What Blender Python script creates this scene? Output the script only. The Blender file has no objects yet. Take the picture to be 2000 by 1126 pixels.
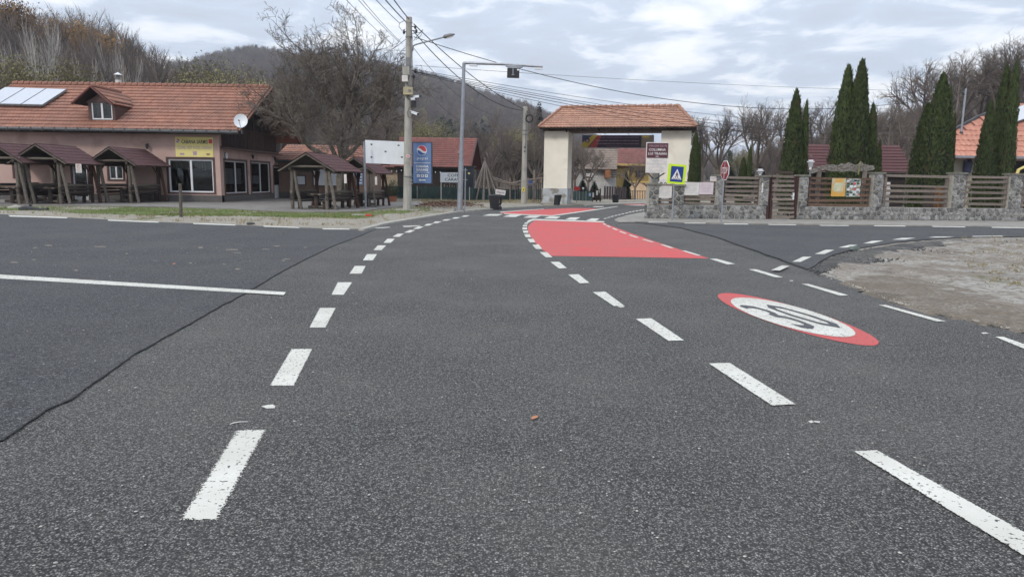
import bpy, bmesh, math, random
from math import sin, cos, pi, radians, sqrt, atan, atan2
from mathutils import Vector, Matrix, noise

random.seed(11)
SC = bpy.context.scene
COL = SC.collection

# ------------------------------------------------------------------ camera
CH, FOC = 1.5, 1380.0                       # eye height, focal length in photo pixels (photo 2000 px wide)
PITCH = math.atan((563 - 352) / FOC); ROLL = radians(0.8)
fwd = Vector((0, cos(PITCH), -sin(PITCH))); up0 = Vector((0, sin(PITCH), cos(PITCH))); rt0 = Vector((1, 0, 0))
RT = rt0 * cos(ROLL) + up0 * sin(ROLL); UP = up0 * cos(ROLL) - rt0 * sin(ROLL)
cam_d = bpy.data.cameras.new('camera'); cam = bpy.data.objects.new('camera', cam_d); COL.objects.link(cam)
cam_d.sensor_width = 36; cam_d.lens = FOC / 2000 * 36; cam_d.clip_start = 0.05; cam_d.clip_end = 6000
cam.matrix_world = Matrix(((RT.x, UP.x, -fwd.x, 0), (RT.y, UP.y, -fwd.y, 0), (RT.z, UP.z, -fwd.z, CH), (0, 0, 0, 1)))
SC.camera = cam

# ------------------------------------------------------------------ sky, sun, exposure
SUN_EL, SUN_AZ = radians(38), radians(215)   # high thin cloud; sun behind the camera to the left
world = bpy.data.worlds.new("World"); SC.world = world; world.use_nodes = True
def build_sky():
    nt = world.node_tree; N = nt.nodes; L = nt.links; N.clear()
    out = N.new('ShaderNodeOutputWorld'); bg = N.new('ShaderNodeBackground'); L.new(bg.outputs[0], out.inputs[0])
    sky = N.new('ShaderNodeTexSky'); sky.sky_type = 'NISHITA'; sky.sun_disc = False
    sky.sun_elevation = SUN_EL; sky.sun_rotation = SUN_AZ; sky.air_density = 1.2; sky.dust_density = 2.0
    tc = N.new('ShaderNodeTexCoord')
    sep = N.new('ShaderNodeSeparateXYZ'); L.new(tc.outputs['Generated'], sep.inputs[0])
    def m(op, a, b=None, c=None):
        n = N.new('ShaderNodeMath'); n.operation = op
        for i, v in enumerate((a, b, c)):
            if v is None: continue
            if isinstance(v, (int, float)): n.inputs[i].default_value = v
            else: L.new(v, n.inputs[i])
        return n.outputs[0]
    zc = m('MAXIMUM', sep.outputs[2], 0.0)
    den = m('ADD', zc, 0.13)
    cx = m('DIVIDE', sep.outputs[0], den); cy = m('DIVIDE', sep.outputs[1], den)
    cv = N.new('ShaderNodeCombineXYZ'); L.new(cx, cv.inputs[0]); L.new(cy, cv.inputs[1])
    n1 = N.new('ShaderNodeTexNoise'); n1.inputs['Scale'].default_value = 2.3; n1.inputs['Detail'].default_value = 8
    n1.inputs['Roughness'].default_value = .56; n1.inputs['Distortion'].default_value = .35; L.new(cv.outputs[0], n1.inputs['Vector'])
    n2 = N.new('ShaderNodeTexNoise'); n2.inputs['Scale'].default_value = .42; n2.inputs['Detail'].default_value = 3
    L.new(cv.outputs[0], n2.inputs['Vector'])
    s = m('ADD', m('MULTIPLY', n1.outputs[0], .84), m('MULTIPLY', n2.outputs[0], .24))
    cr = N.new('ShaderNodeValToRGB'); L.new(s, cr.inputs[0])
    e = cr.color_ramp.elements
    e[0].position = .43; e[0].color = (.80, .82, .855, 1)
    e[1].position = .68; e[1].color = (.46, .51, .595, 1)
    a = e.new(.505); a.color = (.66, .71, .79, 1)
    b = e.new(.56); b.color = (.50, .57, .68, 1)
    # overcast skies brighten towards the zenith
    g = m('ADD', 1.13, m('MULTIPLY', zc, .75))
    mx = N.new('ShaderNodeMix'); mx.data_type = 'RGBA'; mx.blend_type = 'MULTIPLY'; mx.inputs[0].default_value = 1
    L.new(cr.outputs[0], mx.inputs[6]); gc = N.new('ShaderNodeCombineColor')
    for i in range(3): L.new(g, gc.inputs[i])
    L.new(gc.outputs[0], mx.inputs[7])
    # clouds are 10x so that the Background strength of 0.1 serves both them and the clear sky behind
    m10 = N.new('ShaderNodeMix'); m10.data_type = 'RGBA'; m10.blend_type = 'MULTIPLY'; m10.inputs[0].default_value = 1
    L.new(mx.outputs[2], m10.inputs[6]); m10.inputs[7].default_value = (10, 10, 10, 1)
    fin = N.new('ShaderNodeMix'); fin.data_type = 'RGBA'; fin.inputs[0].default_value = .93
    L.new(sky.outputs[0], fin.inputs[6]); L.new(m10.outputs[2], fin.inputs[7])
    L.new(fin.outputs[2], bg.inputs[0]); bg.inputs[1].default_value = 0.1
build_sky()
sun_d = bpy.data.lights.new('sun', 'SUN'); sun_d.energy = 1.5; sun_d.angle = radians(12); sun_d.color = (1, .93, .84)
sun = bpy.data.objects.new('sun', sun_d); COL.objects.link(sun)
sdir = Vector((sin(SUN_AZ) * cos(SUN_EL), cos(SUN_AZ) * cos(SUN_EL), sin(SUN_EL)))
sun.rotation_euler = sdir.to_track_quat('Z', 'Y').to_euler()
sun.location = (0, 0, 60)
SC.view_settings.view_transform = 'Standard'; SC.view_settings.look = 'None'
SC.view_settings.exposure = 0.18; SC.view_settings.gamma = 1; SC.view_settings.use_curve_mapping = False
SC.render.engine = 'CYCLES'
SC.cycles.max_bounces = 6; SC.cycles.transparent_max_bounces = 16; SC.cycles.use_denoising = True

# ------------------------------------------------------------------ measuring: photo pixel -> place
def ray(x, y):
    return fwd + RT * ((x - 1000) / FOC) + UP * ((563 - y) / FOC)
def gp(x, y, z=0.0):                        # the point of the ground seen at a pixel
    d = ray(x, y); t = (z - CH) / d.z
    return Vector((d.x * t, d.y * t, z))
def at(x, y, D):                            # the point at distance D (along Y) seen at a pixel
    d = ray(x, y); t = D / d.y
    return Vector((d.x * t, D, CH + d.z * t))
class Plane:                                # a vertical facade plane: u along it, d towards the viewer
    def __init__(s, ax, ay, dx, dy, flip=1):
        s.A = Vector((ax, ay, 0)); s.U = Vector((dx, dy, 0)).normalized()
        s.N = Vector((s.U.y, -s.U.x, 0)) * flip; s.Z = Vector((0, 0, 1))
    def at(s, x, y, off=0):
        d = ray(x, y); o = Vector((0, 0, CH))
        t = (s.A + s.N * off - o).dot(s.N) / d.dot(s.N)
        P = o + d * t
        return (P - s.A).dot(s.U), P.z
    def P(s, u, z, d=0): return s.A + s.U * u + s.Z * z + s.N * d
    def rect(s, x0, y0, x1, y1, off=0):     # pixel box -> u0, z0, u1, z1
        a = s.at(x0, (y0 + y1) / 2, off)[0]; b = s.at(x1, (y0 + y1) / 2, off)[0]
        c = s.at((x0 + x1) / 2, y1, off)[1]; e = s.at((x0 + x1) / 2, y0, off)[1]
        return min(a, b), c, max(a, b), e

# ------------------------------------------------------------------ mesh builder
class MB:
    def __init__(s): s.v = []; s.f = []; s.uv = []; s.att = None
    def add(s, vs, fs, uvs=None):
        o = len(s.v); s.v.extend(Vector(v) for v in vs); s.f.extend(tuple(i + o for i in f) for f in fs)
        s.uv.extend(uvs if uvs else [None] * len(fs)); return s
    def hexa(s, p):                          # 8 corners: bottom 4 ccw, top 4 ccw
        return s.add(p, [(0, 3, 2, 1), (4, 5, 6, 7), (0, 1, 5, 4), (1, 2, 6, 5), (2, 3, 7, 6), (3, 0, 4, 7)])
    def box(s, c, sz, rz=0, M=None):
        hx, hy, hz = sz[0] / 2, sz[1] / 2, sz[2] / 2
        R = M if M is not None else Matrix.Rotation(rz, 3, 'Z'); c = Vector(c)
        return s.hexa([c + R @ Vector(q) for q in ((-hx, -hy, -hz), (hx, -hy, -hz), (hx, hy, -hz), (-hx, hy, -hz),
                                                    (-hx, -hy, hz), (hx, -hy, hz), (hx, hy, hz), (-hx, hy, hz))])
    def pbox(s, pl, u0, u1, z0, z1, d0, d1):
        P = pl.P
        return s.hexa([P(u0, z0, d1), P(u1, z0, d1), P(u1, z0, d0), P(u0, z0, d0),
                       P(u0, z1, d1), P(u1, z1, d1), P(u1, z1, d0), P(u0, z1, d0)])
    def bar(s, a, b, w, h, upv=(0, 0, 1)):
        a = Vector(a); b = Vector(b); t = (b - a).normalized(); x = t.cross(Vector(upv))
        if x.length < 1e-4: x = Vector((1, 0, 0))
        x.normalize(); y = x.cross(t).normalized(); x *= w / 2; y *= h / 2
        return s.hexa([a - x - y, a + x - y, b + x - y, b - x - y, a - x + y, a + x + y, b + x + y, b - x + y])
    def tube(s, pts, rad, n=8, cap=True):
        pts = [Vector(p) for p in pts]
        if not isinstance(rad, (list, tuple)): rad = [rad] * len(pts)
        ring = []; o = len(s.v); x = None
        for i, p in enumerate(pts):
            t = (pts[min(i + 1, len(pts) - 1)] - pts[max(i - 1, 0)])
            if t.length < 1e-7: t = Vector((0, 0, 1))
            t.normalize()
            if x is None: x = t.orthogonal().normalized()
            x = (x - t * x.dot(t)); x = x.normalized() if x.length > 1e-5 else t.orthogonal().normalized()
            y = t.cross(x)
            for k in range(n):
                a = 2 * pi * k / n; s.v.append(p + (x * cos(a) + y * sin(a)) * rad[i])
        for i in range(len(pts) - 1):
            for k in range(n):
                k2 = (k + 1) % n
                s.f.append((o + i * n + k, o + i * n + k2, o + (i + 1) * n + k2, o + (i + 1) * n + k)); s.uv.append(None)
        if cap and n > 2:
            s.f.append(tuple(o + k for k in reversed(range(n)))); s.uv.append(None)
            s.f.append(tuple(o + (len(pts) - 1) * n + k for k in range(n))); s.uv.append(None)
        return s
    def cyl(s, base, r0, r1, h, n=12): base = Vector(base); return s.tube([base, base + Vector((0, 0, h))], [r0, r1], n)
    def poly(s, pts, z0, z1):                # a flat polygon with thickness (xy outline)
        n = len(pts)
        ar = sum(pts[i][0] * pts[(i + 1) % n][1] - pts[(i + 1) % n][0] * pts[i][1] for i in range(n))
        if ar < 0: pts = pts[::-1]
        lo = [Vector((p[0], p[1], z0)) for p in pts]; hi = [Vector((p[0], p[1], z1)) for p in pts]
        return s.add(lo + hi, [tuple(range(n, 2 * n))] + [(i, (i + 1) % n, n + (i + 1) % n, n + i) for i in range(n)])
    def slab(s, P4, t):                      # quad given by 4 points, thickness t along its normal (downwards)
        P4 = [Vector(p) for p in P4]; nn = (P4[1] - P4[0]).cross(P4[2] - P4[0]).normalized()
        return s.hexa([p - nn * t for p in P4] + P4)
    def mesh(s, name, mats, off=Vector((0, 0, 0)), smooth=False):
        me = bpy.data.meshes.new(name)
        me.from_pydata([tuple(v - off) for v in s.v], [], s.f)
        if any(u for u in s.uv):
            l = me.uv_layers.new(name='UVMap'); k = 0; d = []
            for f, u in zip(s.f, s.uv):
                for j in range(len(f)): d.extend(u[j] if u else (0, 0))
            l.data.foreach_set('uv', d)
        if s.att is not None:
            a = me.attributes.new('edge', 'FLOAT', 'POINT'); a.data.foreach_set('value', s.att)
        for m_ in (mats if isinstance(mats, (list, tuple)) else [mats]): me.materials.append(m_)
        if smooth: me.polygons.foreach_set('use_smooth', [True] * len(me.polygons))
        me.update(); return me
    def build(s, name, mat, parent=None, off=None, smooth=False, **props):
        if off is None: off = parent_origin(parent)
        me = s.mesh(name, mat, Vector(off), smooth)
        o = bpy.data.objects.new(name, me); COL.objects.link(o)
        if parent: o.parent = parent
        else: o.location = off
        for k, v in props.items(): o[k] = v
        return o
def parent_origin(p):
    v = Vector((0, 0, 0))
    while p is not None:
        v += Vector(p.location); p = p.parent
    return v
def thing(name, label, cat, loc=(0, 0, 0), rz=0, group=None):
    o = bpy.data.objects.new(name, None); o.empty_display_size = .2; COL.objects.link(o)
    o.location = loc; o.rotation_euler = (0, 0, rz); o['label'] = label; o['category'] = cat
    if group: o['group'] = group
    return o
def tag(o, label, cat, group=None):
    o['label'] = label; o['category'] = cat
    if group: o['group'] = group
    return o
def centre(mb):
    n = len(mb.v); c = sum(mb.v, Vector()) / n; return Vector((c.x, c.y, min(v.z for v in mb.v)))
def single(name, mb, mat, label, cat, group=None, smooth=False):   # a thing of one mesh, origin at its base
    return tag(mb.build(name, mat, None, off=centre(mb), smooth=smooth), label, cat, group)
KIDS = {}
def dup(root, loc, rz=0, label=None, group=None, scale=None):
    def cp(o, par):
        c = o.copy(); COL.objects.link(c)
        if par: c.parent = par
        for ch in o.children: cp(ch, c)
        return c
    r = cp(root, None); r.location = loc; r.rotation_euler = (0, 0, rz)
    if scale: r.scale = scale
    if label: r['label'] = label
    if group: r['group'] = group
    return r

# ------------------------------------------------------------------ materials
MATS = {}
def mat(name, c1, c2=None, scale=4, rough=.8, bump=0, bscale=None, metal=0, detail=5, rnd=0, spec=.5, stretch=None, thr=(.35, .65), c3=None, s3=1.0, t3=(.5, .7)):
    if name in MATS: return MATS[name]
    m = bpy.data.materials.new(name); m.use_nodes = True; nt = m.node_tree; N = nt.nodes; L = nt.links
    b = N['Principled BSDF']; b.inputs['Roughness'].default_value = rough; b.inputs['Metallic'].default_value = metal
    b.inputs['Specular IOR Level'].default_value = spec
    tc = N.new('ShaderNodeTexCoord'); mp = N.new('ShaderNodeMapping'); L.new(tc.outputs['Object'], mp.inputs[0])
    if stretch: mp.inputs['Scale'].default_value = stretch
    col = None
    if c2 is None: c2 = tuple(min(1, c * .82) for c in c1)
    n = N.new('ShaderNodeTexNoise'); n.inputs['Scale'].default_value = scale; n.inputs['Detail'].default_value = detail
    L.new(mp.outputs[0], n.inputs['Vector'])
    r = N.new('ShaderNodeMapRange'); r.inputs[1].default_value = thr[0]; r.inputs[2].default_value = thr[1]
    L.new(n.outputs[0], r.inputs[0])
    mx = N.new('ShaderNodeMix'); mx.data_type = 'RGBA'; L.new(r.outputs[0], mx.inputs[0])
    mx.inputs[6].default_value = (*c1, 1); mx.inputs[7].default_value = (*c2, 1); col = mx.outputs[2]
    if c3 is not None:
        n3 = N.new('ShaderNodeTexNoise'); n3.inputs['Scale'].default_value = s3; n3.inputs['Detail'].default_value = 6
        L.new(tc.outputs['Object'], n3.inputs['Vector'])
        r3 = N.new('ShaderNodeMapRange'); r3.inputs[1].default_value = t3[0]; r3.inputs[2].default_value = t3[1]; L.new(n3.outputs[0], r3.inputs[0])
        m3 = N.new('ShaderNodeMix'); m3.data_type = 'RGBA'; L.new(r3.outputs[0], m3.inputs[0]); L.new(col, m3.inputs[6])
        m3.inputs[7].default_value = (*c3, 1); col = m3.outputs[2]
    if rnd:
        oi = N.new('ShaderNodeObjectInfo'); rr = N.new('ShaderNodeMapRange'); L.new(oi.outputs['Random'], rr.inputs[0])
        rr.inputs[3].default_value = 1 - rnd; rr.inputs[4].default_value = 1 + rnd
        hs = N.new('ShaderNodeHueSaturation'); L.new(rr.outputs[0], hs.inputs['Value']); L.new(col, hs.inputs['Color']); col = hs.outputs[0]
    L.new(col, b.inputs['Base Color'])
    if bump:
        bn = N.new('ShaderNodeTexNoise'); bn.inputs['Scale'].default_value = bscale or scale * 4; bn.inputs['Detail'].default_value = 4
        L.new(mp.outputs[0], bn.inputs['Vector'])
        bp = N.new('ShaderNodeBump'); bp.inputs['Strength'].default_value = bump; bp.inputs['Distance'].default_value = .02
        L.new(bn.outputs[0], bp.inputs['Height']); L.new(bp.outputs[0], b.inputs['Normal'])
    MATS[name] = m; return m

def nd(nt, t, **kw):
    n = nt.nodes.new(t)
    for k, v in kw.items():
        if k.startswith('i_'): n.inputs[k[2:].replace('_', ' ')].default_value = v
        else: setattr(n, k, v)
    return n
def mixc(nt, f, a, b, blend='MIX'):
    m = nt.nodes.new('ShaderNodeMix'); m.data_type = 'RGBA'; m.blend_type = blend
    for i, v in ((0, f), (6, a), (7, b)):
        if isinstance(v, (int, float)): m.inputs[i].default_value = v
        elif isinstance(v, tuple): m.inputs[i].default_value = (*v, 1) if len(v) == 3 else v
        else: nt.links.new(v, m.inputs[i])
    return m.outputs[2]
def ramp(nt, src, lo, hi, a=0, b=1):
    r = nt.nodes.new('ShaderNodeMapRange'); nt.links.new(src, r.inputs[0])
    for i, v in zip((1, 2, 3, 4), (lo, hi, a, b)): r.inputs[i].default_value = v
    return r.outputs[0]

def asphalt(name, dark, light, warm, dust):
    m = bpy.data.materials.new(name); m.use_nodes = True; nt = m.node_tree; L = nt.links; b = nt.nodes['Principled BSDF']
    g = nt.nodes.new('ShaderNodeNewGeometry'); P = g.outputs['Position']
    def tex(t, sc, **kw):
        n = nd(nt, t, i_Scale=sc, **kw); L.new(P, n.inputs['Vector']); return n
    v1 = tex('ShaderNodeTexVoronoi', 105.0); v2 = tex('ShaderNodeTexVoronoi', 48.0)
    sp = nt.nodes.new('ShaderNodeSeparateColor'); L.new(v1.outputs['Color'], sp.inputs[0])
    col = mixc(nt, ramp(nt, sp.outputs[0], 0, 1), dark, light)
    # gaps between the stones of the aggregate
    gap = ramp(nt, v1.outputs['Distance'], .25, .62)
    n1 = tex('ShaderNodeTexNoise', 42.0, i_Detail=5.0)
    pits = ramp(nt, n1.outputs[0], .50, .68)
    col = mixc(nt, gap, col, mixc(nt, .6, dark, (.012, .012, .014)))
    col = mixc(nt, pits, col, (.022, .022, .024))
    # pale chips
    sp2 = nt.nodes.new('ShaderNodeSeparateColor'); L.new(v2.outputs['Color'], sp2.inputs[0])
    chip = ramp(nt, sp2.outputs[1], .985, .99); c2 = nt.nodes.new('ShaderNodeMath'); c2.operation = 'MULTIPLY'
    L.new(chip, c2.inputs[0]); L.new(ramp(nt, v2.outputs['Distance'], .35, .3), c2.inputs[1])
    col = mixc(nt, c2.outputs[0], col, (.30, .29, .27))
    n6 = tex('ShaderNodeTexNoise', 34.0, i_Detail=6.0, i_Roughness=.75)
    clump = ramp(nt, n6.outputs[0], .34, .66, .5, 1.6)
    cc = nt.nodes.new('ShaderNodeCombineColor')
    for i in range(3): L.new(clump, cc.inputs[i])
    col = mixc(nt, 1.0, col, cc.outputs[0], 'MULTIPLY')
    # dusty, warmer patches metres across, and the streaks of the paver
    n2 = tex('ShaderNodeTexNoise', .55, i_Detail=6.0, i_Roughness=.62)
    n3 = tex('ShaderNodeTexNoise', 3.2, i_Detail=4.0)
    d = nt.nodes.new('ShaderNodeMath'); d.operation = 'MULTIPLY'; L.new(ramp(nt, n2.outputs[0], .40, .68), d.inputs[0]); d.inputs[1].default_value = dust
    col = mixc(nt, d.outputs[0], col, warm)
    col = mixc(nt, ramp(nt, n3.outputs[0], .3, .7, 0, .10), col, dark)
    L.new(col, b.inputs['Base Color']); b.inputs['Roughness'].default_value = .82; b.inputs['Specular IOR Level'].default_value = .4
    # relief
    a1 = nt.nodes.new('ShaderNodeMath'); a1.operation = 'SUBTRACT'; a1.inputs[0].default_value = 1; L.new(v1.outputs['Distance'], a1.inputs[1])
    a2 = nt.nodes.new('ShaderNodeMath'); a2.operation = 'SUBTRACT'; L.new(a1.outputs[0], a2.inputs[0]); L.new(pits, a2.inputs[1])
    bp = nd(nt, 'ShaderNodeBump', i_Strength=.9, i_Distance=.006); L.new(a2.outputs[0], bp.inputs['Height']); L.new(bp.outputs[0], b.inputs['Normal'])
    return m
M_road = asphalt('road asphalt', (.064, .062, .058), (.35, .338, .315), (.185, .173, .157), .30)
M_lot = asphalt('new asphalt', (.052, .053, .056), (.25, .25, .255), (.14, .135, .125), .28)

def paint(name, col, dirt, worn=.5):
    m = bpy.data.materials.new(name); m.use_nodes = True; nt = m.node_tree; L = nt.links; b = nt.nodes['Principled BSDF']
    g = nt.nodes.new('ShaderNodeNewGeometry'); P = g.outputs['Position']
    n1 = nd(nt, 'ShaderNodeTexNoise', i_Scale=60.0, i_Detail=4.0); L.new(P, n1.inputs['Vector'])
    n2 = nd(nt, 'ShaderNodeTexNoise', i_Scale=1.6, i_Detail=5.0); L.new(P, n2.inputs['Vector'])
    n4 = nd(nt, 'ShaderNodeTexNoise', i_Scale=150.0, i_Detail=2.0); L.new(P, n4.inputs['Vector'])
    c = mixc(nt, ramp(nt, n2.outputs[0], .38, .72, 0, .55), col, dirt)
    c = mixc(nt, ramp(nt, n4.outputs[0], .3, .7, 0, .30), c, dirt)
    n7 = nd(nt, 'ShaderNodeTexNoise', i_Scale=.5, i_Detail=7.0, i_Roughness=.7); L.new(P, n7.inputs['Vector'])
    c = mixc(nt, ramp(nt, n7.outputs[0], .42, .66, 0, .45), c, dirt)
    L.new(c, b.inputs['Base Color']); b.inputs['Roughness'].default_value = .7
    at_ = nd(nt, 'ShaderNodeAttribute', attribute_name='edge')
    # paint thins out to scattered specks at its rim and in the pits
    v = nd(nt, 'ShaderNodeTexVoronoi', i_Scale=120.0); L.new(P, v.inputs['Vector'])
    s = nt.nodes.new('ShaderNodeMath'); s.operation = 'MULTIPLY_ADD'; L.new(n1.outputs[0], s.inputs[0]); s.inputs[1].default_value = .9; L.new(at_.outputs['Fac'], s.inputs[2])
    s2 = nt.nodes.new('ShaderNodeMath'); s2.operation = 'MULTIPLY_ADD'; L.new(v.outputs['Distance'], s2.inputs[0]); s2.inputs[1].default_value = -.55; L.new(s.outputs[0], s2.inputs[2])
    al = ramp(nt, s2.outputs[0], .30 + .02 * worn, .42 + .04 * worn)
    n5 = nd(nt, 'ShaderNodeTexNoise', i_Scale=42.0, i_Detail=5.0); L.new(P, n5.inputs['Vector'])
    hole = ramp(nt, n5.outputs[0], .60 + (0 if worn > .3 else .04), .66 + (0 if worn > .3 else .04), 1, .12)
    am = nt.nodes.new('ShaderNodeMath'); am.operation = 'MULTIPLY'; L.new(al, am.inputs[0]); L.new(hole, am.inputs[1])
    L.new(am.outputs[0], b.inputs['Alpha'])
    bp = nd(nt, 'ShaderNodeBump', i_Strength=.5, i_Distance=.003); L.new(n4.outputs[0], bp.inputs['Height']); L.new(bp.outputs[0], b.inputs['Normal'])
    return m
M_white = paint('white road paint', (.72, .71, .65), (.46, .45, .39))
M_red = paint('red road paint', (.62, .058, .062), (.40, .115, .10), .2)
M_black = paint('dark road paint', (.05, .05, .06), (.09, .09, .1), .2)

def ground_mat(name, base, spots, grass, gmix, stones=(.5, .49, .46), stonemix=.5, dark=None):
    m = bpy.data.materials.new(name); m.use_nodes = True; nt = m.node_tree; L = nt.links; b = nt.nodes['Principled BSDF']
    g = nt.nodes.new('ShaderNodeNewGeometry'); P = g.outputs['Position']
    def tex(t, sc, **kw):
        n = nd(nt, t, i_Scale=sc, **kw); L.new(P, n.inputs['Vector']); return n
    n1 = tex('ShaderNodeTexNoise', .9, i_Detail=8.0, i_Roughness=.65); n2 = tex('ShaderNodeTexNoise', 14.0, i_Detail=5.0)
    v = tex('ShaderNodeTexVoronoi', 38.0); sp = nt.nodes.new('ShaderNodeSeparateColor'); L.new(v.outputs['Color'], sp.inputs[0])
    n3 = tex('ShaderNodeTexNoise', .42, i_Detail=7.0, i_Roughness=.6)
    c = mixc(nt, ramp(nt, n2.outputs[0], .35, .65), base, spots)
    st = nt.nodes.new('ShaderNodeMath'); st.operation = 'MULTIPLY'; L.new(ramp(nt, sp.outputs[0], .45, .6), st.inputs[0]); L.new(ramp(nt, n1.outputs[0], .45, .58, 0, stonemix), st.inputs[1])
    c = mixc(nt, st.outputs[0], c, mixc(nt, sp.outputs[1], stones, tuple(x * .45 for x in stones)))
    c = mixc(nt, ramp(nt, n3.outputs[0], .62 - gmix * .3, .70 - gmix * .25, 0, .9), c, mixc(nt, ramp(nt, n2.outputs[0], .3, .7), grass, tuple(x * .55 for x in grass)))
    if dark:
        n5 = tex('ShaderNodeTexNoise', .8, i_Detail=6.0); c = mixc(nt, ramp(nt, n5.outputs[0], .56, .62, 0, .8), c, dark)
    L.new(c, b.inputs['Base Color']); b.inputs['Roughness'].default_value = .95
    bp = nd(nt, 'ShaderNodeBump', i_Strength=.8, i_Distance=.02); L.new(v.outputs['Distance'], bp.inputs['Height']); L.new(bp.outputs[0], b.inputs['Normal'])
    return m
M_ground = ground_mat('dry leafy ground', (.13, .105, .075), (.22, .19, .15), (.10, .12, .04), .35)
M_verge = ground_mat('sandy verge', (.36, .33, .27), (.24, .21, .165), (.13, .16, .045), .20, stonemix=.35)
M_grass = ground_mat('thin lawn', (.15, .19, .05), (.10, .13, .035), (.14, .19, .045), .6, stonemix=.1)
M_gravel = ground_mat('crushed gravel', (.25, .21, .165), (.17, .14, .11), (.17, .18, .07), .06, stones=(.56, .55, .51), stonemix=.8, dark=(.15, .125, .10))
def _gravel():
    m = M_gravel; nt = m.node_tree; L = nt.links; b = nt.nodes['Principled BSDF']; src = b.inputs['Base Color'].links[0].from_socket
    g = nt.nodes.new('ShaderNodeNewGeometry'); P = g.outputs['Position']
    a = nd(nt, 'ShaderNodeTexNoise', i_Scale=.45, i_Detail=7.0, i_Roughness=.65); L.new(P, a.inputs['Vector'])
    c = nd(nt, 'ShaderNodeTexNoise', i_Scale=9.0, i_Detail=6.0, i_Roughness=.7); L.new(P, c.inputs['Vector'])
    k = nt.nodes.new('ShaderNodeMath'); k.operation = 'MULTIPLY'; L.new(ramp(nt, a.outputs[0], .44, .56, .12, 1), k.inputs[0]); L.new(ramp(nt, c.outputs[0], .42, .58), k.inputs[1])
    x = mixc(nt, k.outputs[0], src, (.37, .355, .32)); d = nd(nt, 'ShaderNodeTexNoise', i_Scale=5.0, i_Detail=6.0, i_Roughness=.7); L.new(P, d.inputs['Vector'])
    L.new(mixc(nt, ramp(nt, d.outputs[0], .52, .62, 0, .65), x, (.10, .085, .068)), b.inputs['Base Color'])
_gravel()
M_conc = mat('pale concrete', (.31, .295, .265), (.23, .215, .19), scale=3, rough=.85, bump=.25, bscale=40, c3=(.15, .145, .135), s3=1.3, t3=(.55, .75))
M_kerb = mat('kerb concrete', (.42, .40, .36), (.30, .285, .25), scale=6, rough=.9, bump=.3, bscale=30)
M_terr = mat('grey terrace slab', (.23, .215, .195), (.17, .158, .145), scale=1.5, rough=.8, bump=.2, bscale=30)

def tiles_mat(name, c1, c2, c3, dirt=.5):
    m = bpy.data.materials.new(name); m.use_nodes = True; nt = m.node_tree; L = nt.links; b = nt.nodes['Principled BSDF']
    uv = nt.nodes.new('ShaderNodeUVMap'); fl = nd(nt, 'ShaderNodeVectorMath', operation='FLOOR'); L.new(uv.outputs[0], fl.inputs[0])
    wn = nt.nodes.new('ShaderNodeTexWhiteNoise'); wn.noise_dimensions = '2D'; L.new(fl.outputs[0], wn.inputs['Vector'])
    tc = nt.nodes.new('ShaderNodeTexCoord')
    n = nd(nt, 'ShaderNodeTexNoise', i_Scale=.7, i_Detail=5.0); L.new(tc.outputs['Object'], n.inputs['Vector'])
    n2 = nd(nt, 'ShaderNodeTexNoise', i_Scale=9.0, i_Detail=5.0); L.new(tc.outputs['Object'], n2.inputs['Vector'])
    c = mixc(nt, wn.outputs['Value'], c1, c2)
    c = mixc(nt, ramp(nt, n.outputs[0], .4, .7, 0, dirt), c, c3); c = mixc(nt, ramp(nt, n2.outputs[0], .45, .75, 0, .4), c, c3)
    L.new(c, b.inputs['Base Color']); b.inputs['Roughness'].default_value = .75
    return m
M_tile = tiles_mat('orange clay tiles', (.385, .178, .115), (.275, .122, .082), (.18, .105, .08), .5)
M_tile_arch = tiles_mat('weathered pink clay tiles', (.50, .275, .19), (.37, .195, .135), (.26, .17, .13), .45)
M_tile_red = tiles_mat('dark red tiles', (.235, .085, .068), (.17, .06, .05), (.11, .05, .045), .5)
M_tile_pale = tiles_mat('salmon concrete tiles', (.56, .235, .16), (.47, .18, .12), (.33, .15, .11), .2)
M_tile_old = tiles_mat('old grey brown tiles', (.27, .21, .165), (.19, .145, .115), (.11, .09, .075), .5)
M_shingle = mat('dark red bitumen shingle', (.115, .050, .052), (.075, .036, .038), scale=14, rough=.95, bump=.4, bscale=60, c3=(.11, .065, .06), s3=3)
M_shedroof = mat('maroon sheet roof', (.10, .032, .032), (.075, .026, .027), scale=2, rough=.6, c3=(.16, .09, .08), s3=2.0, t3=(.62, .75))

def wood(name, c1, c2, sx=(1, 1, 1), rough=.85, rnd=.2):
    return mat(name, c1, c2, scale=9, rough=rough, bump=.5, bscale=30, stretch=sx, rnd=rnd, detail=6)
M_log = wood('dark stained logs', (.062, .046, .037), (.030, .022, .018), (3, 3, .8))
M_logg = wood('weathered grey logs', (.17, .145, .12), (.085, .07, .058), (3, 3, .8))
M_logr = wood('reddish stained logs', (.085, .038, .024), (.045, .022, .016), (3, 3, .8))
M_plank = wood('weathered fence plank', (.265, .22, .185), (.125, .10, .083), (1, 1, 8), rnd=.28)
M_plankr = wood('brown fence plank', (.16, .095, .062), (.075, .045, .032), (1, 1, 8), rnd=.25)
M_post = wood('dark fence frame', (.085, .06, .048), (.05, .035, .03), (6, 6, .7))
M_maroon = wood('maroon gate post', (.07, .028, .025), (.045, .022, .02), (6, 6, .7))
M_carved = wood('carved grey driftwood', (.27, .245, .215), (.09, .08, .07), (2, 2, 2))
M_wall = mat('dusty pink render', (.50, .35, .305), (.455, .315, .27), scale=1.2, rough=.92, bump=.15, bscale=60, c3=(.26, .17, .135), s3=.8, t3=(.55, .8))
M_walls = mat('brown render', (.22, .15, .115), (.19, .125, .095), scale=1.5, rough=.92, bump=.15, bscale=60)
M_plinth = mat('grey plinth', (.115, .105, .10), (.09, .085, .08), scale=3, rough=.9)
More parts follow.
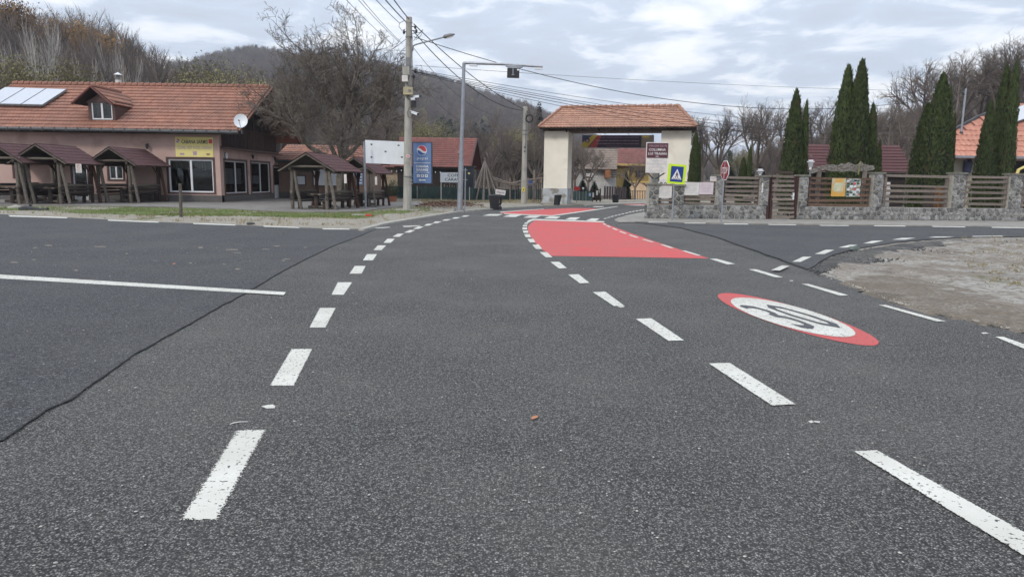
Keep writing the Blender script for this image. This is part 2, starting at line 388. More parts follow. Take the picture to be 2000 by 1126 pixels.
M_trim = mat('brown window trim', (.085, .04, .033), (.065, .032, .028), scale=5, rough=.6)
M_pvc = mat('white pvc', (.74, .75, .76), (.66, .67, .68), scale=2, rough=.35)
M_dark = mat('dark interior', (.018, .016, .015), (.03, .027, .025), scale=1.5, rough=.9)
M_curt = mat('beige curtain', (.22, .19, .15), (.13, .11, .09), scale=3, rough=.95, stretch=(9, 9, .4))
M_gutter = mat('lead grey gutter', (.085, .09, .095), (.06, .062, .065), scale=3, rough=.6)
M_eave = mat('dark timber eaves', (.035, .025, .021), (.022, .016, .014), scale=6, rough=.9)
M_steel = mat('galvanised steel', (.36, .38, .41), (.29, .31, .34), scale=5, rough=.45, metal=.6)
M_steeld = mat('dull grey metal', (.22, .225, .23), (.15, .155, .16), scale=6, rough=.6, metal=.3)
M_polec = mat('cast concrete pole', (.42, .405, .365), (.33, .315, .28), scale=2.5, rough=.9, bump=.3, bscale=45, c3=(.22, .21, .185), s3=1.6, t3=(.55, .75), stretch=(3, 3, .6))
M_cable = mat('black cable', (.012, .012, .013), (.02, .02, .02), rough=.6)
M_cableg = mat('weathered grey cable', (.13, .13, .135), (.10, .10, .105), rough=.7)
M_blackp = mat('black plastic', (.016, .017, .019), (.026, .027, .03), scale=4, rough=.5)
M_navy = mat('navy sheet', (.018, .022, .035), (.013, .016, .027), rough=.5)
M_signw = mat('white enamel', (.74, .77, .80), (.66, .69, .72), scale=2, rough=.4)
M_signw2 = mat('off white sheet', (.70, .66, .62), (.58, .55, .54), scale=5, rough=.7)
M_arch = mat('cream lime render', (.84, .79, .68), (.78, .73, .62), scale=1.4, rough=.92, bump=.12, bscale=40, c3=(.60, .52, .40), s3=1.1, t3=(.58, .85))
M_archb = mat('flaking blue grey render', (.50, .53, .56), (.36, .37, .37), scale=3, rough=.92, c3=(.24, .22, .19), s3=2.2, t3=(.52, .62))
M_yel = mat('ochre yellow render', (.55, .40, .14), (.46, .33, .12), scale=1.5, rough=.9)
M_wht = mat('whitewashed wall', (.52, .51, .49), (.38, .37, .35), scale=1.2, rough=.9)
M_beige = mat('beige render', (.46, .38, .27), (.38, .31, .22), scale=1.2, rough=.9)
M_net = mat('green shade net', (.028, .055, .052), (.018, .038, .036), scale=1.2, rough=.85, c3=(.05, .085, .08), s3=2.5, t3=(.5, .7), bump=.4, bscale=3)
M_stone = mat('grey rubble stone', (.27, .27, .265), (.12, .12, .125), scale=7, rough=.85, bump=.5, bscale=25, rnd=.5, c3=(.33, .29, .22), s3=9, t3=(.62, .72))
M_mortar = mat('pale mortar', (.45, .43, .37), (.31, .295, .25), scale=9, rough=.95, bump=.4, bscale=50, c3=(.13, .125, .11), s3=1.8, t3=(.60, .72))
M_cap = mat('mossy stone cap', (.25, .24, .20), (.14, .14, .11), scale=6, rough=.9, bump=.4)
M_bark = mat('grey brown bark', (.20, .17, .14), (.095, .08, .068), scale=6, rough=.95, bump=.6, bscale=20, c3=(.16, .15, .07), s3=2.5, t3=(.60, .75))
M_bark2 = mat('dull forest bark', (.165, .135, .112), (.095, .078, .066), scale=.6, rough=.95, rnd=.3)
M_bark3 = mat('purple grey bark', (.16, .128, .112), (.10, .08, .072), scale=.6, rough=.95, rnd=.25)
M_birch = mat('pale birch bark', (.42, .395, .36), (.28, .26, .235), scale=3, rough=.9)
def leafmat(name, c1, c2, rnd=.25, sc=1.5):
    m = mat(name, c1, c2, scale=sc, rough=.75, rnd=rnd, spec=.25, thr=(.3, .7)); return m
M_thuja = mat('thuja green', (.082, .108, .034), (.028, .045, .015), scale=4.5, rough=.75, rnd=.14, spec=.25, thr=(.3, .7), c3=(.085, .075, .032), s3=1.6, t3=(.58, .72))
M_core = mat('dark crown core', (.012, .016, .007), (.018, .02, .01), rough=.95)  # near-black colour of the solid cores added inside crowns, darkening their gaps
M_leafy = leafmat('yellow green leaves', (.30, .28, .12), (.19, .17, .075))
M_leafo = leafmat('rusty autumn leaves', (.22, .125, .04), (.16, .09, .03))
M_ever = leafmat('dark evergreen needles', (.022, .038, .022), (.03, .045, .026))
M_shrub = leafmat('olive shrub leaves', (.06, .085, .04), (.035, .05, .025))
def glass():
    m = bpy.data.materials.new('window glass'); m.use_nodes = True; nt = m.node_tree; nt.nodes.clear(); L = nt.links
    o = nt.nodes.new('ShaderNodeOutputMaterial'); t = nd(nt, 'ShaderNodeBsdfTransparent'); t.inputs[0].default_value = (.75, .8, .8, 1)
    g = nd(nt, 'ShaderNodeBsdfGlossy'); g.inputs['Roughness'].default_value = .03; f = nd(nt, 'ShaderNodeFresnel'); f.inputs[0].default_value = 1.5
    mx = nt.nodes.new('ShaderNodeMixShader'); L.new(f.outputs[0], mx.inputs[0]); L.new(t.outputs[0], mx.inputs[1]); L.new(g.outputs[0], mx.inputs[2]); L.new(mx.outputs[0], o.inputs[0])
    return m
M_glass = glass()
M_solar = mat('bright solar glass', (.52, .55, .60), (.48, .51, .56), rough=.12, spec=1)
def flat(name, c, rough=.5): return mat(name, c, tuple(x * .92 for x in c), scale=3, rough=rough)
M_txtb = flat('black lettering', (.02, .02, .022)); M_txtw = flat('white lettering', (.78, .78, .78)); M_txtr = flat('red lettering', (.42, .07, .05))
M_txtp = flat('faded violet print', (.42, .30, .36)); M_txtg = flat('faint grey lettering', (.48, .50, .52)); M_txtd = flat('faded brown print', (.30, .18, .10))

# ------------------------------------------------------------------ lettering
def text_part(parent, body, mt, c, xd, ud, w, h, bold=0.0, name='lettering', depth=.003, shear=0):
    cu = bpy.data.curves.new('t', 'FONT'); cu.body = body; cu.size = 1; cu.offset = bold; cu.resolution_u = 2; cu.shear = shear
    o = bpy.data.objects.new('t', cu); COL.objects.link(o)
    dg = bpy.context.evaluated_depsgraph_get(); dg.update()
    me = bpy.data.meshes.new_from_object(o.evaluated_get(dg)); COL.objects.unlink(o); bpy.data.objects.remove(o)
    V = [v.co.copy() for v in me.vertices]; Fs = [tuple(p.vertices) for p in me.polygons]; bpy.data.meshes.remove(me)
    x0 = min(v.x for v in V); x1 = max(v.x for v in V); y0 = min(v.y for v in V); y1 = max(v.y for v in V)
    xd = Vector(xd).normalized(); ud = Vector(ud).normalized(); n = xd.cross(ud); c = Vector(c)
    mb = MB(); mb.add([c + xd * ((v.x - (x0 + x1) / 2) / (x1 - x0) * w) + ud * ((v.y - (y0 + y1) / 2) / (y1 - y0) * h) + n * depth for v in V], Fs)
    return mb.build(name, mt, parent)

# ================================================================== THE GROUND AND THE HILLS
def lerp_tab(t, x):
    if x <= t[0][0]: return t[0][1]
    for (a, b), (c, d) in zip(t, t[1:]):
        if x <= c: return b + (d - b) * (x - a) / (c - a)
    return t[-1][1]
def sstep(x): x = max(0, min(1, x)); return x * x * (3 - 2 * x)
HILLS = [   # silhouette of the bare ground (pixel column, pixel row), distance of foot and crest
    ([(-3000, 40), (-900, 40), (0, 98), (100, 130), (200, 158), (330, 205), (440, 262), (560, 325), (640, 352)], 62, 140, 400),
    ([(-3000, 120), (300, 150), (380, 150), (440, 134), (500, 122), (560, 130), (650, 138), (750, 152), (820, 170), (900, 190), (980, 216), (1050, 240), (1120, 272), (1200, 306), (1350, 335), (1500, 345), (4000, 345)], 190, 600, 1500),
    ([(1380, 357), (1500, 340), (1600, 306), (1700, 280), (1780, 252), (1850, 215), (1920, 190), (2000, 172), (2300, 130), (4000, 90)], 66, 135, 400),
    ([(-4000, 345), (1000, 340), (1150, 328), (1350, 322), (1550, 325), (1800, 330), (4000, 330)], 300, 420, 1500)]
def terrain(x, y):
    if y < 40: return -0.05
    u = 1000 + x / y * FOC; best = 0
    hor = 352 + (u - 1000) * math.tan(ROLL)
    hor = max(min(hor, 400), 300)
    for tab, foot, crest, end in HILLS:
        zc = max(0, (hor - lerp_tab(tab, u)) / FOC * crest + 1.4)
        if y < crest: k = sstep((y - foot) / (crest - foot)) if y < foot + 1e9 else 0; k = max(0, (y - foot) / (crest - foot)) ** 1.15 if y > foot else 0
        else: k = 1 - .35 * sstep((y - crest) / (end - crest))
        best = max(best, zc * k)
    if best > 0: best += noise.noise(Vector((x / 23, y / 23, 0))) * min(best * .12, 3)
    return -0.05 + max(0, best)
def build_terrain():
    rs = [0, 3, 8, 16, 26, 36, 46, 54, 60, 64] + [66 + 5 * i for i in range(17)] + [155, 170, 190, 215, 240, 270, 300, 340, 380, 420, 460, 500, 540, 580, 600, 640, 700, 800, 1000, 1200, 1500]
    na = 480; mb = MB(); vs = []
    for r in rs:
        for k in range(na):
            a = 2 * pi * k / na; x, y = r * sin(a), r * cos(a)
            # the hills go on round the valley: behind the camera they mirror the ones in front
            vs.append((x, y, terrain(x, y) if y > 40 else max(-.05, (terrain(x, 41) if abs(x) > 150 else -.05) if y > 0 else -.05)))
    fs = []
    for i in range(len(rs) - 1):
        for k in range(na):
            k2 = (k + 1) % na
            if i == 0: fs.append((0, (i + 1) * na + k2, (i + 1) * na + k))
            else: fs.append((i * na + k, i * na + k2, (i + 1) * na + k2, (i + 1) * na + k))
    mb.add(vs, fs)
    m = bpy.data.materials.new('forest floor'); m.use_nodes = True; nt = m.node_tree; L = nt.links; b = nt.nodes['Principled BSDF']
    g = nt.nodes.new('ShaderNodeNewGeometry'); P = g.outputs['Position']
    n1 = nd(nt, 'ShaderNodeTexNoise', i_Scale=.09, i_Detail=8.0, i_Roughness=.7); L.new(P, n1.inputs['Vector'])
    n2 = nd(nt, 'ShaderNodeTexNoise', i_Scale=.012, i_Detail=4.0); L.new(P, n2.inputs['Vector'])
    n3 = nd(nt, 'ShaderNodeTexNoise', i_Scale=.9, i_Detail=8.0); L.new(P, n3.inputs['Vector'])
    c = mixc(nt, ramp(nt, n1.outputs[0], .35, .65), (.16, .128, .105), (.085, .07, .06))
    c = mixc(nt, ramp(nt, n3.outputs[0], .35, .65, 0, .6), c, (.12, .10, .075))
    c = mixc(nt, ramp(nt, n2.outputs[0], .55, .65, 0, .5), c, (.07, .08, .04))
    L.new(c, b.inputs['Base Color']); b.inputs['Roughness'].default_value = 1; b.inputs['Specular IOR Level'].default_value = .1
    global ZTOP; ZTOP = max(v.z for v in mb.v)
    o = mb.build('terrain', m, smooth=True, kind='structure')
build_terrain()

def px_poly(name, pts, mt, z0, z1, extra_world=None, z=None):
    P = [gp(*q, z1) if len(q) == 2 and not isinstance(q, Vector) else q for q in pts]
    P = [Vector(q) for q in P]
    mb = MB(); mb.poly([(q.x, q.y) for q in P], z0, z1)
    return mb.build(name, mt, kind='structure')
W = lambda x, y: Vector((x, y, 0))           # a point given in metres (beyond the frame)

# near ground under everything, then the sheets that lie on it
mb = MB(); mb.poly([(-80, -60), (80, -60), (80, 62), (-80, 62)], -.10, -.012); mb.build('ground', M_ground, kind='structure')
far_edge = [(730, 444), (760, 437), (830, 425), (880, 417.6), (910, 414), (950, 410.5), (1000, 405.6), (1060, 402.4), (1110, 401.2), (1145, 400.2), (1225, 397.3)]
px_poly('road', [W(-60, -40), W(60, -40), W(60, 7), (2000, 645), (1830, 610), (1740, 585), (1660, 555), (1575, 523), (1590, 462), (1700, 445), (1203, 432.5),
                 (1199, 430), (1203, 426), (1215, 422), (1240, 417), (1265, 411), W(12, 44), W(30, 46), W(30, 51), W(12, 50.5)] + far_edge[::-1] + [(690, 448.5), W(-12, 23.2), W(-60, 29)], M_road, -.011, 0)
# newer asphalt of the parking bay on the left, laid over the road with a ragged edge
seam = [(735, 447.5), (700, 462), (650, 481), (600, 505), (550, 531), (480, 573), (440, 594), (400, 616), (365, 637), (330, 655), (295, 676), (260, 695), (225, 720), (190, 744), (160, 766), (130, 786), (95, 800), (60, 823), (30, 845), (0, 863)]
def jag(pts, amp, n=16):
    out = []
    for a, b in zip(pts, pts[1:]):
        A = gp(*a); B = gp(*b)
        for k in range(n):
            P = A.lerp(B, k / n); s = max(.15, min(1, P.y / 10)); j = (noise.noise(Vector((P.x * 4, P.y * 4, 3))) + .45 * noise.noise(Vector((P.x * 21, P.y * 21, 3)))) * amp * s
            out.append(Vector((P.x + j, P.y, 0)))
    out.append(gp(*pts[-1])); return out
seamw = jag(seam, .022)
px_poly('new_asphalt', seamw + [W(-3.05, 2.6), W(-3.4, 0), W(-4, -40), W(-60, -40), W(-60, 29)] + [(0, 418), (130, 424.6), (310, 433.2), (460, 439), (560, 443.2), (690, 448)], M_lot, .001, .009)
mb = MB(); L_, R_ = [], []
for i, p in enumerate(seamw):               # the open joint between the two asphalts
    w = max(.0004, .003 + .011 * noise.noise(p * 9))
    L_.append(p + Vector((-w, 0, .0125))); R_.append(p + Vector((w + .006, 0, .0125)))
mb.add(L_ + R_, [(i, i + 1, len(L_) + i + 1, len(L_) + i) for i in range(len(L_) - 1)])
M_joint = mat('open dark joint', (.012, .012, .013), (.03, .03, .03), scale=30, rough=.9)
mb.build('asphalt_joint', M_joint, kind='structure')
# side road to the right: a fresh slab that ends above the gravel corner
jr = [(1203, 432.5), (1260, 437), (1330, 446), (1400, 464), (1480, 493), (1560, 522), (1577, 528)]
curve = [(1577, 528), (1590, 519), (1602, 509), (1625, 497.5), (1660, 487.5), (1700, 480), (1750, 472.5), (1800, 467.5), (1860, 464), (1930, 462), (2000, 461)]
px_poly('side_road', jag(jr, .05, 4) + curve[1:] + [W(60, 23.5), W(60, 33), (2000, 443.6), (1700, 440.5), (1400, 437.6)], M_lot, -.02, .03)
jw = jag(jr, .05, 4); mb = MB()
mb.add([p + Vector((-.005, 0, .0335)) for p in jw] + [p + Vector((.005, .008, .0335)) for p in jw], [(i, i + 1, len(jw) + i + 1, len(jw) + i) for i in range(len(jw) - 1)])
mb.build('side_road_joint', M_joint, kind='structure')
# gravel corner on the right, uneven
def relief_sheet(name, pts, mt, z, amp, sc, step, edge=.35, fine=0):
    P = [gp(*q, z) if not isinstance(q, Vector) else q for q in pts]; poly = [(p.x, p.y) for p in P]
    x0, x1 = min(p[0] for p in poly), max(p[0] for p in poly); y0, y1 = min(p[1] for p in poly), max(p[1] for p in poly)
    def inside(x, y):
        c = False; n = len(poly); dmin = 9e9
        for i in range(n):
            ax, ay = poly[i]; bx, by = poly[(i + 1) % n]
            if (ay > y) != (by > y) and x < (bx - ax) * (y - ay) / (by - ay) + ax: c = not c
            L2 = (bx - ax) ** 2 + (by - ay) ** 2; t = max(0, min(1, ((x - ax) * (bx - ax) + (y - ay) * (by - ay)) / (L2 + 1e-9)))
            dmin = min(dmin, sqrt((x - ax - t * (bx - ax)) ** 2 + (y - ay - t * (by - ay)) ** 2))
        return dmin if c else -dmin
    mb = MB(); idx = {}
    nx = int((x1 - x0) / step) + 2; ny = int((y1 - y0) / step) + 2
    for i in range(nx):
        for j in range(ny):
            x = x0 + i * step; y = y0 + j * step; d = inside(x, y)
            if d < -step * 1.2: continue
            k = max(0, min(1, d / edge)); h = (noise.noise(Vector((x * sc, y * sc, 1))) + .5 * noise.noise(Vector((x * sc * 3, y * sc * 3, 5))) + .6) * amp
            if fine: h += noise.noise(Vector((x * 9, y * 9, 2))) * fine
            idx[i, j] = len(mb.v); mb.v.append(Vector((x, y, (z + h * k) if d > 0 else z - .03)))
    for i in range(nx - 1):
        for j in range(ny - 1):
            q = [idx.get(c) for c in ((i, j), (i + 1, j), (i + 1, j + 1), (i, j + 1))]
            if None not in q: mb.f.append(tuple(q)); mb.uv.append(None)
    return mb.build(name, mt, kind='structure', smooth=True)
gravel_out = [(1572, 527)] + [(x, y + 2) for x, y in curve[1:]] + [W(30, 22.4), W(30, 3), W(12, 3.5), (2000, 645), (1900, 622), (1830, 610), (1740, 587), (1690, 567), (1660, 556), (1610, 538)]
relief_sheet('gravel_corner', gravel_out, M_gravel, .002, .05, .9, .14, .5, .012)
M_dirt = ground_mat('bare brown dirt', (.20, .165, .125), (.13, .105, .08), (.12, .11, .05), .0, stones=(.40, .37, .32), stonemix=.7, dark=(.11, .09, .07))
relief_sheet('dirt_track', [(1652, 549), (1680, 538), (1730, 536), (1800, 546), (1880, 560), (1960, 585), (2060, 606), W(30, 9), W(30, 3.5), W(12, 3.8), (2000, 644), (1900, 621), (1830, 609), (1740, 586), (1694, 566), (1668, 556)], M_dirt, .03, .045, .9, .12, .8, .012)
relief_sheet('tar_strewn_edge', [(1582, 527), (1603, 513), (1626, 501), (1661, 491), (1701, 483.5), (1750, 476), (1800, 471), (1860, 467), (1900, 468), (1860, 478), (1790, 484), (1740, 498), (1700, 512), (1650, 520), (1610, 530)], ground_mat('tar soiled grit', (.075, .07, .065), (.045, .044, .043), (.2, .18, .15), .1, stones=(.30, .28, .25), stonemix=.7), .028, .045, .9, .12, .5, .012)
# verge, lawn strip, terrace, gutter, shoulders on the left
verge = [(0, 417.4), (130, 424), (310, 432.6), (460, 438.4), (560, 442.6), (690, 447.4), (720, 441.5), (760, 434), (830, 423.5), (900, 412.8), (1000, 404.3), (1056, 401.2), (1056, 392), (930, 392.6), (830, 391), (745, 400), (560, 413), (433, 407), (0, 400), W(-60, 33), W(-60, 29)]
relief_sheet('verge', verge, M_verge, .0, .06, .35, .35, .6, .01)
relief_sheet('lawn_strip', [(0, 406), (150, 408), (300, 406), (433, 409), (560, 413.5), (650, 416.5), (740, 413.5), (800, 409), (830, 411), (790, 419), (700, 426), (600, 424), (500, 424), (380, 420), (250, 421), (120, 417), (0, 413), W(-60, 32), W(-60, 34)], M_grass, .02, .05, .5, .3, .5, .01)
px_poly('terrace', [W(-60, 33.6), (0, 399.5), (300, 402.5), (433, 406.5), (545, 412), (588, 413.6), (700, 412.6), (754, 405.8), (790, 402), (832, 398.6), (826, 396), (760, 394), W(-8.6, 50), W(-60, 50)], M_terr, -.012, .09)
px_poly('gutter_kerb', [(700, 446), (745, 434), (790, 427), (860, 416.5), (905, 410.2), (960, 406.4), (1000, 403.4), (1056, 400.4), (1056, 401.2), (1000, 404.2), (960, 407.3), (905, 411.3), (862, 418), (795, 428.8), (752, 436), (712, 446.5)], M_kerb, -.011, .07)
px_poly('gutter', [(712, 446.9), (752, 436.4), (795, 429.2), (862, 418.4), (905, 411.7), (960, 407.8), (1000, 404.7), (1060, 401.5), (1060, 402.4), (1000, 405.6), (950, 410.5), (910, 414), (880, 417.6), (830, 425), (760, 437), (730, 444), (716, 447.4)], M_conc, -.011, .006)
# pavements on the right
WP = Plane(5.44, 28.85, 16.82, 2.35)
px_poly('pavement', [(1203, 431.2), (1200, 428.6), (1206, 425), (1222, 420.6), (1250, 415), (1280, 409), (1300, 405), (1330, 404), (1330, 424), (1560, 424), (1800, 424), (2100, 426), W(60, 36), W(60, 34), (2000, 442), (1700, 438.4), (1400, 434.6)], M_conc, -.011, .05)
px_poly('far_pavement', [(1140, 399.6), (1190, 396.2), (1262, 393.6), (1300, 393), W(30, 56), W(30, 53), (1290, 396.6), (1222, 397.2), (1145, 400)], M_kerb, -.011, .06)
relief_sheet('far_verge', [(1056, 401), (1110, 399.6), (1150, 398), (1190, 395.5), (1230, 392), (1180, 389), (1056, 390)], M_verge, .0, .05, .5, .4, .5)
relief_sheet('yard_behind_arch', [(1225, 393), (1300, 392), (1300, 386), (1180, 387)], M_verge, .0, .05, .5, .6, .5)

# ------------------------------------------------------------------ painted markings
def mark(quads, name, mt, z, label=None, fuzz=.012, kind=True):
    for q in quads:
        P = [gp(*c, z) for c in q]
        c = sum(P, Vector()) / len(P)
        ring = []
        for i, p in enumerate(P):           # inner outline, fuzz metres in from every side
            a = (P[i - 1] - p).normalized(); b = (P[(i + 1) % len(P)] - p).normalized()
            sn = max(.25, abs(a.cross(b).z)); f = fuzz * (1 + .25 * p.y / 6)
            ring.append((p + (a + b) * f / sn, p - (a + b) * f * .35 / sn))
        mb = MB(); inner = [r[0] for r in ring]; outer = [r[1] for r in ring]; n = len(P)
        mb.add(inner + outer, [tuple(range(n))] + [(n + i, n + (i + 1) % n, (i + 1) % n, i) for i in range(n)])
        mb.att = [1.0] * n + [0.02] * n
        # normals up
        A = sum(inner[i].x * inner[(i + 1) % n].y - inner[(i + 1) % n].x * inner[i].y for i in range(n))
        if A < 0: mb.f = [tuple(reversed(f)) for f in mb.f]
        mb.build(name, mt, kind='structure')
Q = lambda *a: [(a[i], a[i + 1]) for i in range(0, len(a), 2)]
left = [Q(465, 840, 516, 839, 420, 1013, 357, 1012), Q(570, 681, 609, 681, 573, 752, 528, 752), Q(625, 601, 655, 601, 635, 639, 605, 639),
        Q(660, 551, 687, 551, 671, 575, 648, 575), Q(693, 519, 714, 519, 706, 534, 683, 534), Q(717, 496, 736, 496, 728, 508, 709, 508),
        Q(738, 479, 754, 479, 745, 488, 730, 488), Q(757, 466, 771, 466, 763, 474, 749, 474), Q(777, 456, 789, 456, 780, 462, 767, 462),
        Q(800, 449, 811, 449, 801, 454, 789, 454), Q(816, 442.4, 828, 442.2, 818, 446.5, 807, 446.8), Q(834, 437, 846, 436.8, 838, 440.3, 828, 440.6),
        Q(850, 432.4, 863, 432.2, 854, 435.6, 845, 435.8), Q(869, 428, 882, 427.8, 874, 430.6, 863, 430.9), Q(888, 424.3, 900, 424.1, 892, 426.6, 882, 426.9), Q(907, 420.7, 918, 420.5, 910, 423, 900, 423.2)]
centre_d = [Q(1668, 880, 1713, 878.5, 2064, 1074, 2044, 1110), Q(1385, 709, 1425, 708, 1553, 788, 1508, 791), Q(1242, 622, 1272, 621, 1336, 664, 1306, 665),
            Q(1158, 570, 1182, 569, 1220, 597, 1199, 597), Q(1110, 536, 1130, 535, 1151, 552, 1133, 553), Q(1075, 511, 1092, 511, 1107, 523, 1092, 524),
            Q(1054, 492, 1068, 492, 1079, 502, 1066, 502), Q(1040, 478, 1052, 477, 1059, 486, 1047, 486), Q(1030, 466, 1041, 466, 1046, 473, 1035, 473),
            Q(1024, 457, 1034, 457, 1037, 463, 1027, 463), Q(1021, 450, 1031, 450, 1032, 454.5, 1023, 454.5), Q(1020.5, 444, 1029.5, 444, 1029.5, 448, 1020.5, 448),
            Q(1022, 439, 1030, 439, 1029, 442, 1021, 442), Q(1025, 434.5, 1032, 434.5, 1031, 437, 1024, 437)]
right = [Q(1386, 505, 1400, 505, 1436, 515, 1420, 516), Q(1462, 525.5, 1477, 525.5, 1529, 541, 1514, 541), Q(1566, 554, 1579, 554, 1657, 576, 1641, 577),
         Q(1716, 595, 1730, 595, 1848, 627, 1829, 627), Q(1944, 657, 1960, 657, 2060, 693, 2036, 695),
         Q(1331, 489, 1338, 489, 1369.5, 498.6, 1362, 498.6), Q(1289, 477, 1294.6, 477, 1317, 484, 1309.6, 484), Q(1253, 467, 1259, 467, 1278, 472.4, 1272, 472.4),
         Q(1226.4, 458.3, 1232, 458.3, 1248, 463.8, 1242.4, 463.8), Q(1207.8, 451.3, 1212.6, 451.3, 1225.4, 456, 1220, 456), Q(1193.8, 445.2, 1198.6, 445.2, 1208.2, 449, 1203, 449),
         Q(1182.6, 440.4, 1188, 440.4, 1194.4, 443.3, 1189.6, 443.3), Q(1176.8, 436.2, 1180.6, 436.2, 1185, 438.8, 1180.6, 438.8)]
px = [(1182, 426.4), (1189, 424.3), (1196, 422.3), (1203, 420.5), (1210, 419), (1216.6, 417.4), (1224, 415.7), (1230, 414.1), (1237, 412.8), (1244, 411.5), (1251, 410.5), (1258, 409.6)]
right += [Q(x - .6, y - .7, x + 4, y - 1, x + .8, y + .7, x - 4, y + 1) for x, y in px]
mark(left[:1], 'lane_dash', M_white, .004, fuzz=.034); mark(left[1:], 'lane_dash', M_white, .004, fuzz=.016); mark(centre_d, 'lane_dash', M_white, .008); mark(right, 'lane_dash', M_white, .008)
cross = [Q(942.6, 420.9, 956, 418, 983, 417.7, 972, 421.2), Q(982, 422.8, 996.9, 418.9, 1019.4, 419.3, 1006.7, 423.6), Q(1021.9, 424.8, 1034, 420.9, 1056.5, 421.3, 1046.7, 425.2),
         Q(1062.3, 426.1, 1074, 422.2, 1095, 422.8, 1086.8, 427.1), Q(1104, 428.3, 1114.3, 424.3, 1133.5, 424.3, 1123.5, 429.4), Q(1144.8, 430.1, 1155.9, 426.2, 1171.3, 426.6, 1162.8, 431.3)]
mark(cross, 'crossing_stripe', M_white, .004)
mark([Q(1047, 430, 1038, 434, 1031, 442, 1031, 449, 1034, 458, 1042, 470, 1057, 486, 1078, 499.5, 1230, 501.6, 1385, 504.3, 1331, 488, 1280, 471.6, 1230, 454.4, 1184, 437, 1174, 433)], 'red_surface', M_red, .004)
mark([Q(977, 415, 1010, 411.6, 1068, 408.4, 1116, 406, 1164, 406.8, 1161, 408.4, 1078, 420.6, 985, 416.7)], 'red_surface', M_red, .004)
mark([Q(1213, 397.8, 1262, 397.4, 1300, 397.4, 1300, 400, 1262, 399.9, 1223, 399.7)], 'red_surface', M_red, .004)
line = M_white
mark([Q(1042, 427.2, 1180, 432, 1181, 434, 1047, 430), Q(1028, 433.4, 1033, 429.4, 1042, 427.2, 1047, 430, 1039, 431, 1034, 434.4), Q(984, 416.6, 1078, 420.4, 1079, 422, 986, 418),
      Q(1079, 422, 1078, 420.4, 1164, 408.3, 1205, 402.6, 1207, 403.3, 1166, 409.8), Q(976, 413.6, 1010, 410.9, 1062, 407.6, 1062, 408.3, 1012, 411.7, 978, 414.8),
      Q(1157, 403.2, 1166, 402.6, 1181, 402.8, 1176, 404.2, 1162, 404.4), Q(1220, 400.6, 1250, 399.9, 1300, 400.4, 1300, 401.6, 1240, 401.4)], 'edge_line', line, .008)
mark([Q(0, 536, 558, 570.5, 554, 576, 0, 545)] and [[(-160, 526), (558, 570), (554, 575.6), (-160, 534)]], 'bay_line', M_white, .013)
mark([Q(16, 420, 130, 424, 132, 426, 20, 422.6), Q(210, 428.8, 308, 432.8, 311, 434.6, 212, 430.8), Q(377, 435.2, 458, 438.4, 461, 440.2, 378, 437.2), Q(514, 440.4, 580, 443.2, 586, 445, 516, 442.6),
      Q(628, 445.6, 680, 446.4, 684, 448, 632, 447.6), Q(-150, 412.6, -70, 416.2, -69, 418.4, -150, 414.6)], 'edge_dash', M_white, .013)
mark([Q(718, 445.2, 760, 443, 762, 444, 721, 446.6), Q(786, 441, 820, 439.9, 822, 440.8, 797, 443, 789, 443)], 'edge_dash', M_white, .006)
mark([Q(1207, 431.6, 1240, 432, 1240, 433.2, 1208, 433), Q(1266, 433, 1303, 433.4, 1303, 434.6, 1267, 434.2), Q(1336, 434.8, 1378, 435.1, 1379, 436.4, 1338, 436.2), Q(1414, 436.5, 1461, 436.8, 1461, 438.2, 1414, 438),
      Q(1500, 437.4, 1554, 438.1, 1555, 439.5, 1502, 438.9), Q(1600, 439.2, 1657, 439.6, 1658, 441.1, 1602, 440.6), Q(1707, 439.9, 1768, 440.4, 1769, 442, 1708, 441.4), Q(1820, 441.2, 1884, 441.8, 1886, 443.6, 1822, 442.8), Q(1936, 442.8, 2005, 443.4, 2005, 445.2, 1938, 444.6)], 'edge_dash', M_white, .034)
mark([Q(1506.5, 527, 1527, 518, 1542, 519, 1522.6, 528), Q(1547.4, 510.7, 1568.5, 501, 1585, 501, 1563.5, 511), Q(1591.7, 495.5, 1613, 487.4, 1629.5, 487.4, 1610, 495.8), Q(1638, 483, 1659, 477.8, 1675, 478, 1654, 483),
      Q(1686, 475, 1704, 470, 1725, 469.7, 1704, 474.7), Q(1741.7, 467.9, 1761, 464.5, 1788, 464.2, 1767.5, 467.6), Q(1812.4, 463.5, 1826, 461.7, 1863.6, 461.7, 1845, 463.5), Q(1899, 460.8, 1958, 460.1, 1958, 461.4, 1901, 462)], 'lane_dash', M_white, .034)
# spilt drips of paint
mark([Q(510, 793, 522, 790, 532, 789, 538, 792, 536, 796, 522, 797), Q(1578, 822, 1586, 820, 1591, 823, 1584, 825), Q(1590, 821, 1602, 822, 1600, 825, 1592, 823.6), Q(1206, 598, 1216, 597, 1220, 599, 1210, 600),
      Q(1542, 547, 1549, 547, 1549, 548.4, 1543, 548.4), Q(1916, 649, 1926, 648.6, 1932, 650.6, 1920, 651.4)], 'paint_spill', M_white, .004, fuzz=.004)
mark([Q(1776, 601, 1800, 598, 1828, 602, 1820, 605, 1790, 604)], 'paint_spill', M_white, .005, fuzz=.02)
mark([Q(448, 827, 456, 824, 470, 822, 484, 822, 484, 823, 470, 823.4, 457, 825.6, 449, 828)], 'paint_spill', M_white, .004, fuzz=.002)

